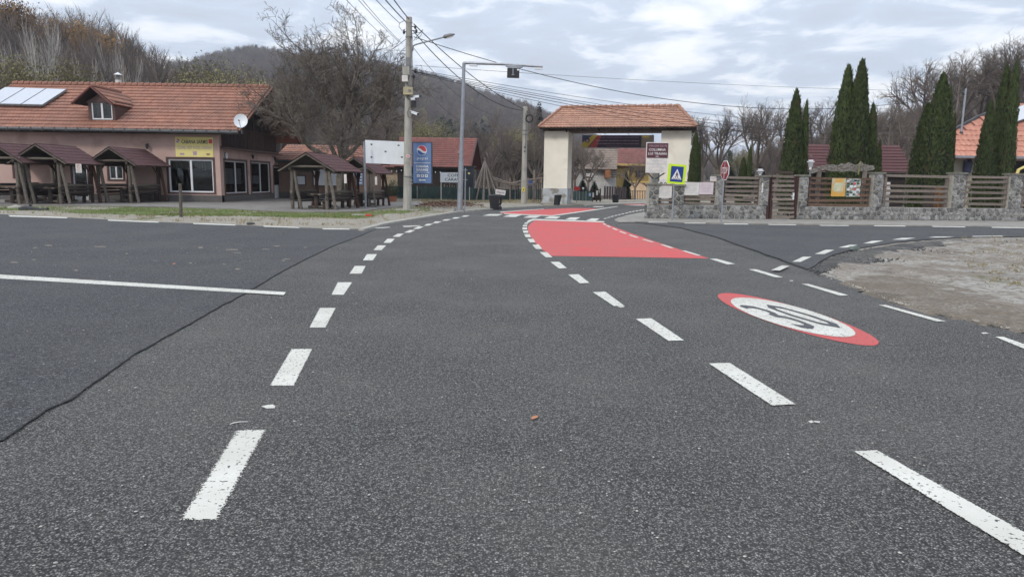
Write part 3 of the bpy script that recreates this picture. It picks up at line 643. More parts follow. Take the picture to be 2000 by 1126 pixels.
M_dust = paint('dried pale mud', (.30, .26, .20), (.22, .19, .15), .9)
rm = random.Random(3)
def blob(x, y, w, h): return [(x + w * cos(k * pi / 4) * rm.uniform(.6, 1.2), y + h * sin(k * pi / 4) * rm.uniform(.6, 1.2)) for k in range(8)]
mark([blob(x / 2.5, 390 + y / 2.5, w, h) for k, (x, y, w, h) in enumerate(((980, 233, 6, 1.3), (1130, 243, 14, .8), (1160, 258, 10, .6), (490, 228, 13, .7), (235, 222, 10, .8), (170, 234, 5, .7), (70, 305, 7, .9), (165, 292, 5, .6), (760, 296, 5, .5), (930, 308, 4, 1), (1095, 314, 4, .6), (1160, 338, 6, 1), (1350, 226, 7, .7), (1490, 232, 4, .6), (1300, 241, 9, .5), (1400, 288, 8, .7), (1385, 296, 5, .6), (370, 344, 5, .8), (620, 262, 4, .6)))], 'mud_smear', M_dust, .012, fuzz=.01)

# the painted speed limit disc
def ell(cx, cy, a, b, dl, n=56): return [(cx + a * cos(2 * pi * k / n), cy + b * cos(2 * pi * k / n - dl)) for k in range(n)]
outer = ell(1559, 623, 157, 51, radians(27)); inner = ell(1549, 619, 121.5, 38.3, radians(35))
root = thing('speed_limit_marking', 'long red and white 30 speed limit disc painted on the right lane', 'road marking', gp(1559, 623))
def disc(pts, name, mt, z):
    P = [gp(*c, z) for c in pts]; c = sum(P, Vector()) / len(P); n = len(P)
    mb = MB(); mb.add([c + (p - c) * .985 for p in P] + [c + (p - c) * 1.006 for p in P], [tuple(range(n))] + [(n + i, n + (i + 1) % n, (i + 1) % n, i) for i in range(n)]); mb.att = [1.0] * n + [.05] * n
    A = sum(P[i].x * P[(i + 1) % n].y - P[(i + 1) % n].x * P[i].y for i in range(n))
    if A < 0: mb.f = [tuple(reversed(f)) for f in mb.f]
    return mb.build(name, mt, root), P, c
disc(outer, 'red_ring', M_red, .004); _, IP, IC = disc(inner, 'white_field', M_white, .008)
maj = (gp(1501, 595) - gp(1626, 634)); e1 = maj.normalized(); e2 = Vector((e1.y, -e1.x, 0))
wd = max(p.dot(e2) for p in IP) - min(p.dot(e2) for p in IP); ln = max(p.dot(e1) for p in IP) - min(p.dot(e1) for p in IP)
tp = text_part(root, '30', M_black, IC + Vector((0, 0, .001)), e2, e1, wd * .62, ln * .60, bold=-.003, depth=.004)
a_ = tp.data.attributes.new('edge', 'FLOAT', 'POINT'); a_.data.foreach_set('value', [1.0] * len(tp.data.vertices))

# leaves and chips lying on the road
def leaf(px_, py_, s, mt, label, rz):
    P = gp(px_, py_, .01); mb = MB(); n = 7
    pts = [(0, -1), (.45, -.5), (.55, .1), (.2, .9), (-.15, .8), (-.5, .2), (-.4, -.6)]
    R = Matrix.Rotation(rz, 3, 'Z')
    mb.add([P + R @ Vector((x * s, y * s, .25 * s * abs(x) + .15 * s * (y > .5)))for x, y in pts] + [P + Vector((0, 0, .02 * s))], [(i, (i + 1) % 7, 7) for i in range(7)])
    return single('fallen_leaf', mb, mt, label, 'leaf')
M_leafdry = mat('dry orange leaf', (.50, .22, .11), (.38, .15, .07), scale=40, rough=.7)
leaf(1044, 815, .035, M_leafdry, 'curled orange leaf lying alone in the middle of the lane', -.5)
leaf(1578, 615, .03, M_leafdry, 'tiny orange leaf lying on the painted 30 disc', .8)
leaf(340, 515, .05, M_leafdry, 'small orange leaf lying on the left parking asphalt', .3)
rr = random.Random(5); mb = MB()
for k in range(340):                        # pale chips and crumbs
    x = rr.uniform(60, 1960); y = rr.uniform(560, 1110) if rr.random() < .75 else rr.uniform(460, 560); 
    if x > 1600 and y < 640: continue
    P = gp(x, y, .004 if x > 600 or y > 760 else .012); s = rr.uniform(.0025, .0065) * (1 + P.y / 14); a0 = rr.random() * 6
    pts = [P + Vector((cos(a0 + i * 1.257) * s * rr.uniform(.6, 1.4), sin(a0 + i * 1.257) * s * rr.uniform(.6, 1.4), s * .25)) for i in range(5)]
    mb.add(pts + [P + Vector((0, 0, s * .8))], [(i, (i + 1) % 5, 5) for i in range(5)])
M_chip = mat('pale stone chips', (.52, .50, .46), (.36, .34, .31), scale=30, rough=.8)
mb.build('stone_chips', M_chip, kind='stuff')
# loose stones of the gravel corner, scraps of tar
mb = MB(); mt_ = MB()
def tar_here(x, y, top): return y - top < 30 and noise.noise(Vector((x / 35, y / 7, 8))) > -.22
for k in range(15000):
    x = rr.uniform(1580, 2060); y = rr.uniform(464, 660)
    lim = lerp_tab([(1575, 530), (1660, 557), (1740, 589), (1830, 613), (2000, 648), (2100, 670)], x); top = lerp_tab([(1577, 530), (1602, 513), (1625, 501), (1660, 491), (1700, 484), (1800, 471), (2100, 465)], x)
    if y > lim - 2 or y < top: continue
    dn = noise.noise(Vector((x / 60, y / 22, 4)))
    if dn < 0 and not tar_here(x, y, top) and rr.random() < .85: continue
    tar = y - top < lerp_tab([(1577, 26), (1640, 40), (1750, 34), (1860, 20), (2000, 5)], x) and tar_here(x, y, top)
    P = gp(x, y, .025); s = rr.uniform(.006, .019) * (1.5 if tar_here(x, y, top) else 1); a0 = rr.random() * 6
    b_ = mt_ if tar else mb
    pts = [P + Vector((cos(a0 + i * 1.257) * s * rr.uniform(.6, 1.4), sin(a0 + i * 1.257) * s * rr.uniform(.6, 1.4), -.01)) for i in range(5)]
    b_.add(pts + [P + Vector((rr.uniform(-.3, .3) * s, rr.uniform(-.3, .3) * s, s * rr.uniform(.5, .9)))], [(i, (i + 1) % 5, 5) for i in range(5)])
mb.build('gravel_stones', mat('pale limestone gravel', (.40, .375, .33), (.17, .15, .125), scale=3, rough=.9, thr=(.4, .6)), kind='stuff')
mt_.build('tar_crumbs', mat('black tar crumbs', (.028, .028, .03), (.05, .05, .052), scale=6, rough=.85), kind='stuff')
# grass blades and dead leaves
def blades(name, box, n, mt, h, seed, dens=None):
    r = random.Random(seed); mb = MB(); x0, y0, x1, y1 = box
    for k in range(n):
        x = r.uniform(x0, x1); y = r.uniform(y0, y1)
        if dens and not dens(x, y): continue
        P = gp(x, y, .03); a = r.random() * pi; w = r.uniform(.008, .02); hh = h * r.uniform(.4, 1.3); dx = Vector((cos(a) * w, sin(a) * w, 0)); t = Vector((r.uniform(-.6, .6) * hh, r.uniform(-.6, .6) * hh, hh))
        mb.add([P - dx, P + dx, P + t], [(0, 1, 2)])
    mb.build(name, mt, kind='stuff')
M_blade = leafmat('fresh grass blades', (.17, .22, .06), (.12, .15, .05), 0, .8)
M_straw = leafmat('dry straw', (.34, .29, .17), (.22, .18, .10), 0, 1.2)
def on_lawn(x, y): return y < lerp_tab([(0, 413), (250, 421), (500, 424), (700, 426), (830, 412)], x) + 3 * noise.noise(Vector((x / 14, y / 4, 0))) and y > lerp_tab([(0, 403), (300, 405), (433, 408), (588, 415), (700, 414), (830, 402)], x)
blades('grass_blades', (-60, 402, 840, 426), 26000, M_blade, .07, 3, on_lawn)
blades('dry_grass_blades', (-60, 405, 900, 440), 9000, M_straw, .08, 4, lambda x, y: y < lerp_tab([(0, 416), (310, 431), (560, 441), (700, 440), (830, 420), (900, 412)], x) and noise.noise(Vector((x / 30, y / 6, 9))) > -.05 and y > lerp_tab([(0, 403), (588, 415), (830, 402)], x))
blades('fence_grass_blades', (820, 389.5, 1060, 399), 7000, M_straw, .12, 6, lambda x, y: y < lerp_tab([(820, 395), (1060, 397)], x))
blades('corner_grass_blades', (1820, 462, 2060, 560), 2600, M_straw, .045, 7, lambda x, y: noise.noise(Vector((x / 40, y / 9, 2))) > .12 and x > 1840 + (y - 462) * .8)
mb = MB(); r = random.Random(8)
for k in range(2600):                        # heap of raked leaves by the terrace
    x = r.gauss(875, 30); y = r.gauss(400.5, 2.2)
    if not (812 < x < 945 and 395 < y < 406): continue
    P = gp(x, y, .05); P.z = .04 + max(0, .14 * (1 - ((x - 870) / 55) ** 2) * (1 - ((y - 400) / 6) ** 2)) + r.uniform(0, .04); s = r.uniform(.03, .07)
    R = Matrix.Rotation(r.random() * 6, 3, 'Z') @ Matrix.Rotation(r.uniform(-.8, .8), 3, 'X')
    mb.add([P + R @ Vector(q) * s for q in ((-1, -.6, 0), (1, -.6, 0), (1, .6, 0), (-1, .6, 0))], [(0, 1, 2, 3)])
mb.build('raked_leaves', mat('dead brown leaves', (.17, .09, .06), (.09, .055, .04), scale=14, rough=.9), kind='stuff')

# ================================================================== BUILDINGS
def tiled_slope(name, parent, O, U, Vv, L, Rr, vlen, rows, wave, mt, lip=.035, amp=.022, seg=4, kind='stuff', skip=None):
    """rows of wavy tiles, each row overlapping the one below; L(v), Rr(v) bound the slope"""
    O = Vector(O); U = Vector(U).normalized(); Vv = Vector(Vv).normalized(); N = U.cross(Vv).normalized()
    if N.z < 0: N = -N
    mb = MB(); umin = min(L(0), L(vlen)); umax = max(Rr(0), Rr(vlen)); n = int((umax - umin) / wave * seg) + 1
    for j in range(rows):
        v0 = vlen * j / rows; v1 = vlen * (j + 1) / rows; l0, r0, l1, r1 = L(v0), Rr(v0), L(v1), Rr(v1)
        prev = None; jj = random.Random(j).uniform(-.006, .006)
        for k in range(n + 1):
            u = umin + k * wave / seg; h = amp * (abs(cos(pi * u / wave)) - .5) * 1.6
            ub = min(max(u, l0), r0); ut = min(max(u, l1), r1)
            a = O + U * ub + Vv * v0 + N * (h + lip + jj); b = O + U * ut + Vv * v1 + N * (h * .9 + .004)
            c = O + U * ub + Vv * (v0 + .004) + N * (h - .03)
            if prev is not None and (ub - prev[3] > 1e-4 or ut - prev[4] > 1e-4):
                if skip is None or not skip((ub + prev[3]) / 2, (v0 + v1) / 2):
                    uvc = (k / seg + .01, j + .5); i0 = len(mb.v)
                    mb.v += [prev[0], a, b, prev[1], prev[2], c]
                    uu = (math.floor((k - .5) / seg) + .5, j + .5)
                    mb.f += [(i0, i0 + 1, i0 + 2, i0 + 3), (i0 + 4, i0 + 5, i0 + 1, i0)]; mb.uv += [[uu] * 4, [uu] * 4]
            prev = (a, b, c, ub, ut)
    o = mb.build(name, mt, parent)
    if kind: o['kind'] = kind
    return o
def wall_holes(mb, pl, u0, u1, z0, z1, holes, d0, d1):
    us = sorted({u0, u1} | {min(max(h[i], u0), u1) for h in holes for i in (0, 2)}); zs = sorted({z0, z1} | {min(max(h[i], z0), z1) for h in holes for i in (1, 3)})
    for a, b in zip(us, us[1:]):
        run = None
        for c, d in zip(zs, zs[1:]):
            hole = any(h[0] < (a + b) / 2 < h[2] and h[1] < (c + d) / 2 < h[3] for h in holes)
            if hole:
                if run: mb.pbox(pl, a, b, run[0], run[1], d0, d1); run = None
            else: run = (run[0], d) if run else (c, d)
        if run: mb.pbox(pl, a, b, run[0], run[1], d0, d1)
def window_part(pl, r, parent, sashes=2, trim=.12, curtain=None, label=None, frame=M_pvc, trimm=M_trim, d=0.0, fr=.06, sill=False):
    """window set in a hole r=(u0,z0,u1,z1): frame > pane(s), curtain"""
    u0, z0, u1, z1 = r; mb = MB(); e = .01
    b0, b1 = d - .10, d - .04
    mb.pbox(pl, u0, u1, z0, z0 + fr, b0, b1); mb.pbox(pl, u0, u1, z1 - fr, z1, b0, b1)
    mb.pbox(pl, u0, u0 + fr, z0 + fr, z1 - fr, b0, b1); mb.pbox(pl, u1 - fr, u1, z0 + fr, z1 - fr, b0, b1)
    for k in range(1, sashes):
        uc = u0 + (u1 - u0) * k / sashes; mb.pbox(pl, uc - fr * .7, uc + fr * .7, z0 + fr, z1 - fr, b0, b1 + .01)
    w = mb.build('window', frame, parent)
    if label: w['label'] = label
    for k in range(sashes):
        a = u0 + (u1 - u0) * k / sashes + fr * .7; b = u0 + (u1 - u0) * (k + 1) / sashes - fr * .7
        g = MB(); g.pbox(pl, a, b, z0 + fr, z1 - fr, b0 + .02, b0 + .03); g.build('pane', M_glass, w)
    if curtain:
        g = MB(); n = int((u1 - u0) / .07); zt = z1 - fr; zb = z0 + (z1 - z0) * (1 - curtain)
        P = [(pl.P(u0 + (u1 - u0) * k / n, zb + .03 * sin(k * .9), b0 - .15 + .03 * (k % 2)), pl.P(u0 + (u1 - u0) * k / n, zt, b0 - .15 + .03 * (k % 2))) for k in range(n + 1)]
        g.add([q for p in P for q in p], [(2 * i, 2 * i + 2, 2 * i + 3, 2 * i + 1) for i in range(n)]); g.build('curtain', M_curt, w)
    if trim:
        g = MB(); t = trim; o = d + .025
        g.pbox(pl, u0 - t, u1 + t, z1, z1 + t, d - .02, o); g.pbox(pl, u0 - t, u1 + t, z0 - t * .7, z0, d - .02, o + .02)
        g.pbox(pl, u0 - t, u0, z0, z1, d - .02, o); g.pbox(pl, u1, u1 + t, z0, z1, d - .02, o); g.build('surround', trimm, w)
    return w

# ---------------------------------------------------------------- the long pink guest house on the left
cab = thing('guest_house', 'long pink guest house with orange tiled roof, dormer and yellow banner', 'guest house', (-16, 39.05, 0))
FR = Plane(-16, 39.05, 1, 0); SD = Plane(-16, 39.05, 0, 1)      # front (u<0 to the left), gable side (u backwards)
EZ = 4.0; BACK = 9.6
hB = FR.rect(330, 311, 417, 375.5); hS1 = FR.rect(28, 320, 55, 346); hS2 = FR.rect(213, 323.5, 240, 350); hD = FR.rect(143, 318, 172, 395)
hD = (hD[0], .1, hD[2], hD[3])
hA = SD.rect(439.5, 315, 482, 377); hC = SD.rect(491, 318, 527, 376); hE = SD.rect(535, 326, 551, 391); hE = (hE[0], .1, hE[2], hE[3])
mb = MB(); wall_holes(mb, FR, -30, 0, .45, EZ - .15, [hB, hS1, hS2, hD], -.3, 0); mb.build('wall', M_wall, cab)
mb = MB(); wall_holes(mb, SD, 0.3, BACK, .45, 3.05, [hA, hC, hE], -.3, 0); mb.build('wall', M_wall, cab)
mb = MB(); mb.box((-16.35 - 15, 39.05 + BACK, 1.9), (29.3, .3, 3.7)); mb.box((-46, 43.9, 1.9), (.3, 9.4, 3.7)); mb.build('wall', M_wall, cab)
mb = MB(); wall_holes(mb, FR, -30, .03, .05, .448, [hD], -.3, .03); wall_holes(mb, SD, 0, BACK, .05, .448, [hE], -.3, .03); mb.build('plinth', M_plinth, cab)
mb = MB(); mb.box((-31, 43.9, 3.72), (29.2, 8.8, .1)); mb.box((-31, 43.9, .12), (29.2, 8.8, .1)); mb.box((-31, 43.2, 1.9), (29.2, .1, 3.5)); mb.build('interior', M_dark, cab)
mb = MB()
for k in range(5): mb.box((-17.1 - k * .95, 41.2, .75), (.7, .7, .05)); mb.box((-17.1 - k * .95, 41.2, .45), (.1, .1, .6))
mb.build('dining_tables', M_logr, cab)
window_part(FR, hB, cab, 2, .11, .30, 'big sliding shop window under the yellow banner', fr=.075)
window_part(FR, hS1, cab, 2, .10, .9); window_part(FR, hS2, cab, 2, .10, .9)
window_part(SD, hA, cab, 2, .13, .22, fr=.05); window_part(SD, hC, cab, 2, .13, .2, fr=.05)
def door_part(pl, r, parent, mt, glassz, label=None):
    u0, z0, u1, z1 = r; mb = MB(); f = .07
    mb.pbox(pl, u0, u0 + f, z0, z1, -.12, -.03); mb.pbox(pl, u1 - f, u1, z0, z1, -.12, -.03); mb.pbox(pl, u0 + f, u1 - f, z1 - f, z1, -.12, -.03); mb.pbox(pl, u0 + f, u1 - f, z0, glassz, -.11, -.05)
    d = mb.build('door', mt, parent)
    if label: d['label'] = label
    g = MB(); g.pbox(pl, u0 + f, u1 - f, glassz, z1 - f, -.09, -.08); g.build('pane', M_glass, d)
    h = MB(); h.tube([pl.P(u1 - f * .5, 1.1, -.02), pl.P(u1 - f * .5, 1.1, .04), pl.P(u1 - f * 2, 1.1, .04)], .015, 6); h.build('handle', M_steel, d)
    t = MB(); t.pbox(pl, u0 - .1, u0, z0, z1 + .1, -.02, .025); t.pbox(pl, u1, u1 + .1, z0, z1 + .1, -.02, .025); t.pbox(pl, u0, u1, z1, z1 + .1, -.02, .025); t.build('surround', M_trim, d)
    return d
door_part(FR, hD, cab, M_pvc, .3, 'dark glazed door behind the picnic shelter'); door_part(SD, hE, cab, M_pvc, .95, 'narrow white half glazed side door')
# roof
RE = at(445, 255, 38.3); RR = at(530.5, 171, 43.85)
eaveY, ridgeY, eaveZ, ridgeZ = 38.3, 43.85, RE.z, RR.z
xr = RR.x; xl = at(25, 160, 43.85).x
Vs = Vector((0, ridgeY - eaveY, ridgeZ - eaveZ)); vl = Vs.length
solar = None
dorm = dict(x0=at(140, 202, 38.9).x, x1=at(219, 203, 38.9).x)
tiled_slope('roof_tiles', cab, (0, eaveY, eaveZ), (1, 0, 0), Vs, lambda v: xl, lambda v: xr, vl, 14, .19, M_tile, lip=.05)
VsB = Vector((0, -(ridgeY - eaveY), ridgeZ - eaveZ))
mb = MB(); mb.slab([(xl, 2 * ridgeY - eaveY, eaveZ), (xr, 2 * ridgeY - eaveY, eaveZ), (xr, ridgeY, ridgeZ), (xl, ridgeY, ridgeZ)][::-1], .12); mb.build('back_slope', M_tile, cab)
mb = MB(); n_ = Vector((0, -Vs.z, Vs.y)).normalized(); o1 = n_ * -.05
mb.slab([Vector((xl, eaveY + .05, eaveZ)) + o1, Vector((xr - .02, eaveY + .05, eaveZ)) + o1, Vector((xr - .02, ridgeY, ridgeZ)) + o1, Vector((xl, ridgeY, ridgeZ)) + o1], .1); mb.build('roof_boards', M_eave, cab)
mb = MB()
for k in range(int((xr - xl) / .36)):
    x = xl + .36 * k; mb.tube([(x, ridgeY, ridgeZ + .03), (x + .33, ridgeY, ridgeZ + .07)], [.12, .135], 7)
mb.build('ridge_tiles', M_tile, cab, kind='stuff')
mb = MB(); mb.tube([(xl, eaveY - .07, eaveZ - .03), (xr + .02, eaveY - .07, eaveZ - .09)], .085, 8)
for k in range(26): mb.box((xl + .3 + k * .62, eaveY - .07, eaveZ - .06), (.03, .2, .2))
mb.build('gutter', M_gutter, cab)
mb = MB(); mb.pbox(FR, xl + 16, xr + 16 - .1, EZ - .28, EZ - .18, 0, .7); mb.build('soffit', M_eave, cab)
mb = MB()  # barge boards and tile edge of the gable
for s in (1, -1):
    a = Vector((xr - .04, ridgeY - s * (ridgeY - eaveY), eaveZ - .08)); b = Vector((xr - .04, ridgeY, ridgeZ - .05)); mb.bar(a, b, .06, .24)
mb.build('barge_board', M_eave, cab)
mb = MB()
for s in (1, -1):
    for k in range(18):
        a = Vector((xr + .02, ridgeY - s * (ridgeY - eaveY) * (1 - k / 18), eaveZ + (ridgeZ - eaveZ) * k / 18 + .02)); b = Vector((xr + .02, ridgeY - s * (ridgeY - eaveY) * (1 - (k + 1.05) / 18), eaveZ + (ridgeZ - eaveZ) * (k + 1.05) / 18 - .01)); mb.bar(a, b, .14, .07)
mb.build('verge_tiles', M_tile, cab)
# dark timber gable with the balcony behind vertical boards
mb = MB(); gy0, gy1 = 39.2, 48.5; xg = -16.35
def gz(y): return eaveZ + (ridgeZ - eaveZ) * (1 - abs(y - ridgeY) / (ridgeY - eaveY)) - .15
mb.add([(xg, gy0, 3.1), (xg, gy1, 3.1), (xg, gy1, gz(gy1)), (xg, ridgeY, gz(ridgeY)), (xg, gy0, gz(gy0)), (xg - .1, gy0, 3.1), (xg - .1, gy1, 3.1), (xg - .1, gy1, gz(gy1)), (xg - .1, ridgeY, gz(ridgeY)), (xg - .1, gy0, gz(gy0))],
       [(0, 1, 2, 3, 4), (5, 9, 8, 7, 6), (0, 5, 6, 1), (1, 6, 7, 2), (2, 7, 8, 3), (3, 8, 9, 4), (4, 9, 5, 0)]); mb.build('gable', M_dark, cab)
bd = None
for k in range(44):
    y = gy0 + .12 + k * .21
    z1 = min(gz(y) - .1, 3.1 + 1.05)
    if k % 7 == 3: z1 = gz(y) - .1
    if z1 < 3.3: continue
    m_ = MB(); m_.box((-16.02, y, (3.1 + z1) / 2), (.03, .11 if k % 7 != 3 else .16, z1 - 3.1)); m_.build('balcony_board', M_logr if k % 3 else M_log, cab)
mb = MB(); mb.box((-16.0, (gy0 + gy1) / 2, 3.07), (.25, gy1 - gy0, .1)); mb.box((-16.0, (gy0 + gy1) / 2, 4.2), (.1, gy1 - gy0, .07)); mb.build('balcony_rail', M_logr, cab)
mb = MB(); mb.box((-15.9, 43.9, 3.02), (.5, 9.5, .06))
mb.build('band', M_trim, cab)
# dormer
dy = 39.15; dzb = eaveZ + (dy - eaveY) * Vs.z / Vs.y
dl, dr_ = at(177, 200, dy).x, at(218, 200, dy).x
ap = at(177.5, 168, dy - .35); el = at(140, 201, dy - .35); er = at(219, 203, dy - .35)
zt = at(198, 197, dy).z; zb = at(198, 233.5, dy).z
PD = Plane(dl, dy, 1, 0); dw = dr_ - dl
er = Vector((ap.x + (ap.x - el.x), er.y, er.z))
mb = MB(); wall_holes(mb, PD, -.15, dw + .15, zb - .35, el.z + .05, [(0, zb, dw, zt)], -.1, 0); mb.pbox(PD, -.15, -.05, zb - .35, zt, -2.0, -.101); mb.pbox(PD, dw + .05, dw + .15, zb - .35, zt, -2.0, -.101)
mb.add([(dl - .3, dy, el.z + .05), (dr_ + .3, dy, el.z + .05), ((dl + dr_) / 2, dy, ap.z - .3)], [(0, 1, 2)])
dm = mb.build('dormer', M_trim, cab)
mb = MB(); mb.pbox(PD, 0, dw, zb, zt, -1.5, -.5); mb.build('dormer_interior', M_curt, dm)
window_part(PD, (0, zb, dw, zt), cab, 2, 0, None, 'small white dormer window', fr=.07)
slopeN = Vs.z / Vs.y
def yroof(z): return eaveY + (z - eaveZ) / slopeN
for s, e in ((0, el), (1, er)):
    # each dormer slope runs back until it dies into the main roof
    back_top = Vector((ap.x, yroof(ap.z), ap.z)); back_e = Vector((e.x, yroof(e.z), e.z))
    Ud = Vector((0, 1, 0)); Vd = (ap - e); vlen = Vd.length; f_ = e.y
    Ltop = back_top.y - f_; Lbot = back_e.y - f_
    tiled_slope('dormer_tiles', cab, e, Ud, Vd, lambda v: 0, lambda v, a=Lbot, b=Ltop, q=vlen: a + (b - a) * v / q, vlen, 4, .19, M_tile)
    mb = MB(); mb.bar(e + Vector((0, -.03, -.05)), ap + Vector((0, -.03, -.03)), .06, .16, (0, 1, 0)); mb.build('dormer_fascia', M_tile_red, cab)
    mb = MB(); nn = (Ud.cross(Vd)).normalized(); nn = nn if nn.z > 0 else -nn
    mb.add([e - nn * .05, Vector((e.x, back_e.y, e.z)) - nn * .05, Vector((ap.x, back_top.y, ap.z)) - nn * .05, ap - nn * .05], [(0, 1, 2, 3)]); mb.build('dormer_boards', M_eave, cab)
mb = MB()
for k in range(8): mb.tube([(ap.x, ap.y + .36 * k, ap.z + .03), (ap.x, ap.y + .36 * k + .34, ap.z + .06)], [.09, .1], 6)
mb.build('dormer_ridge_tiles', M_tile, cab)
# solar collectors on the roof: three panels
def roofp(x, y, off):                        # point of the roof plane seen at a pixel
    d = ray(x, y); n = Vector((0, -Vs.z, Vs.y)).normalized(); o = Vector((0, 0, CH)); Pp = Vector((0, eaveY, eaveZ)) + n * off
    t = (Pp - o).dot(n) / d.dot(n); return o + d * t
cs = [roofp(x, y, .22) for x, y in ((-45, 202), (83, 205), (131, 174), (10, 170))]
lab = ['leftmost solar panel on the guest house roof, cut by the photo edge', 'middle solar panel of the three on the guest house roof', 'rightmost solar panel, nearest the dormer, on the guest house roof']
for k in range(3):
    a0, a1 = k / 3 + .004, (k + 1) / 3 - .004
    q = [cs[0].lerp(cs[1], a0), cs[0].lerp(cs[1], a1), cs[3].lerp(cs[2], a1), cs[3].lerp(cs[2], a0)]
    t = thing('solar_panel', lab[k], 'solar panel', q[0], 0, 'solar panels on the pink guest house')
    m_ = MB(); m_.slab(q, .1); m_.build('casing', M_steeld, t)
    ce = sum(q, Vector()) / 4; nn = (q[1] - q[0]).cross(q[2] - q[0]).normalized()
    m_ = MB(); m_.slab([ce + (p - ce) * .96 + nn * .012 for p in q], .01); m_.build('glass_cover', M_solar, t)
# chimney flue
c0 = at(231.5, 163, 44.6)
t = thing('chimney_flue', 'short white metal flue with conical cap on the guest house ridge', 'chimney', (c0.x, 44.6, ridgeZ - .3))
mb = MB(); mb.cyl((c0.x, 44.6, ridgeZ - .35), .17, .17, .75, 10); mb.build('pipe', M_signw2, t)
mb = MB(); mb.cyl((c0.x, 44.6, ridgeZ + .4), .11, .11, .3, 10); mb.build('neck', M_steeld, t)
mb = MB(); mb.cyl((c0.x, 44.6, ridgeZ + .7), .26, .02, .16, 12); mb.build('cap', M_pvc, t)
# satellite dish
P = at(471, 237, 38.6)
t = thing('satellite_dish', 'white satellite dish on the eaves corner of the pink guest house', 'satellite dish', P)
mb = MB(); dn = Vector((.12, -1, .25)).normalized(); dx = dn.cross(Vector((0, 0, 1))).normalized(); dzv = dx.cross(dn).normalized(); R0 = .36
vs = [P]; fs = []
for j in range(1, 5):
    for k in range(20):
        a = 2 * pi * k / 20; r_ = R0 * j / 4; vs.append(P + dx * cos(a) * r_ + dzv * sin(a) * r_ * 1.06 + dn * .10 * (j / 4) ** 2)
for k in range(20): fs.append((0, 1 + k, 1 + (k + 1) % 20))
for j in range(3):
    for k in range(20): a = 1 + j * 20; fs.append((a + k, a + 20 + k, a + 20 + (k + 1) % 20, a + (k + 1) % 20))
mb.add(vs, fs); mb.build('reflector', M_signw, t, smooth=True)
mb = MB(); f_ = P + dn * .38 - dzv * .1; mb.tube([P - dzv * .36 + dn * .05, f_ - dzv * .05], .012, 6); mb.tube([f_, f_ + dn * .1], .035, 8); mb.build('feed_arm', M_blackp, t)
mb = MB(); mb.tube([P - dn * .02, P - dn * .25, Vector((-16.0, 39.2, P.z - .3))], .02, 6); mb.build('bracket', M_steeld, t)
# yellow banner
def board(name, pl, px_rect, d0, d1, mt, label, cat, group=None, name_part='board', frame=None):
    r = pl.rect(*px_rect); t = thing(name, label, cat, pl.P((r[0] + r[2]) / 2, r[1], d1), 0, group)
    mb = MB(); mb.pbox(pl, r[0], r[2], r[1], r[3], d0, d1); mb.build(name_part, mt, t)
    if frame:
        mb = MB(); f = frame[0]; u0, z0, u1, z1 = r
        mb.pbox(pl, u0 - f, u1 + f, z1, z1 + f, d0, d1 + .01); mb.pbox(pl, u0 - f, u1 + f, z0 - f, z0, d0, d1 + .01); mb.pbox(pl, u0 - f, u0, z0, z1, d0, d1 + .01); mb.pbox(pl, u1, u1 + f, z0, z1, d0, d1 + .01); mb.build('frame', frame[1], t)
    return t, r
def txt(t, pl, r, body, mt, cx, cy, w, h, d, **k):   # cx, cy, w, h as fractions of the board, y from the top
    u0, z0, u1, z1 = r; W_ = u1 - u0; H_ = z1 - z0
    return text_part(t, body, mt, pl.P(u0 + cx * W_, z1 - cy * H_, d), pl.U, (0, 0, 1), w * W_, h * H_, **k)
def discpart(t, pl, r, cx, cy, rad, mt, d, name='emblem', a0=0, a1=2 * pi, n=24, sq=1):
    u0, z0, u1, z1 = r; W_ = u1 - u0; H_ = z1 - z0; c = (u0 + cx * W_, z1 - cy * H_); R_ = rad * H_
    mb = MB(); pts = [pl.P(c[0] + cos(a0 + (a1 - a0) * k / n) * R_, c[1] + sin(a0 + (a1 - a0) * k / n) * R_ * sq, d) for k in range(n + (0 if a1 - a0 > 6.2 else 1))]
    mb.add(pts, [tuple(range(len(pts)))]); return mb.build(name, mt, t)
def globe(t, pl, r, cx, cy, rad, d):         # the round red, white and blue soft drink mark
    discpart(t, pl, r, cx, cy, rad, M_txtw, d)
    def seg(f0, f1, mt, dd):
        u0, z0, u1, z1 = r; W_ = u1 - u0; H_ = z1 - z0; c0 = u0 + cx * W_; c1 = z1 - cy * H_; R_ = rad * H_ * .93; mb = MB(); n = 14; A, B = [], []
        for k in range(n + 1):
            x = -1 + 2 * k / n; m = sqrt(max(0, 1 - x * x)); A.append(pl.P(c0 + x * R_, c1 + max(-m, min(m, f0(x))) * R_, d + dd)); B.append(pl.P(c0 + x * R_, c1 + max(-m, min(m, f1(x))) * R_, d + dd))
        mb.add(A + B, [(i, i + 1, n + 2 + i, n + 1 + i) for i in range(n)]); mb.build('emblem', mt, t)
    seg(lambda x: .12 + .38 * sin(-x * 2.2), lambda x: 9, M_logo_r, .002); seg(lambda x: -9, lambda x: -.30 + .30 * sin(-x * 2.4 - .4), M_logo_b, .002)
M_logo_r = flat('logo red', (.60, .06, .07)); M_logo_b = flat('logo blue', (.03, .10, .33))
M_yban = mat('yellow vinyl', (.76, .66, .26), (.70, .60, .22), scale=1.5, rough=.55)
t, r = board('banner', FR, (343, 267.5, 416.5, 306.5), .0, .03, M_yban, 'yellow banner reading CABANA SARMIS above the big window', 'banner')
txt(t, FR, r, 'CABANA SARMIS', M_txtb, .52, .24, .70, .20, .032, bold=.02); txt(t, FR, r, 'CAZARE, FAST FOOD, CAFENEA', M_txtp, .50, .55, .94, .19, .032, bold=.01)
globe(t, FR, r, .075, .20, .10, .033)
u0, z0, u1, z1 = r
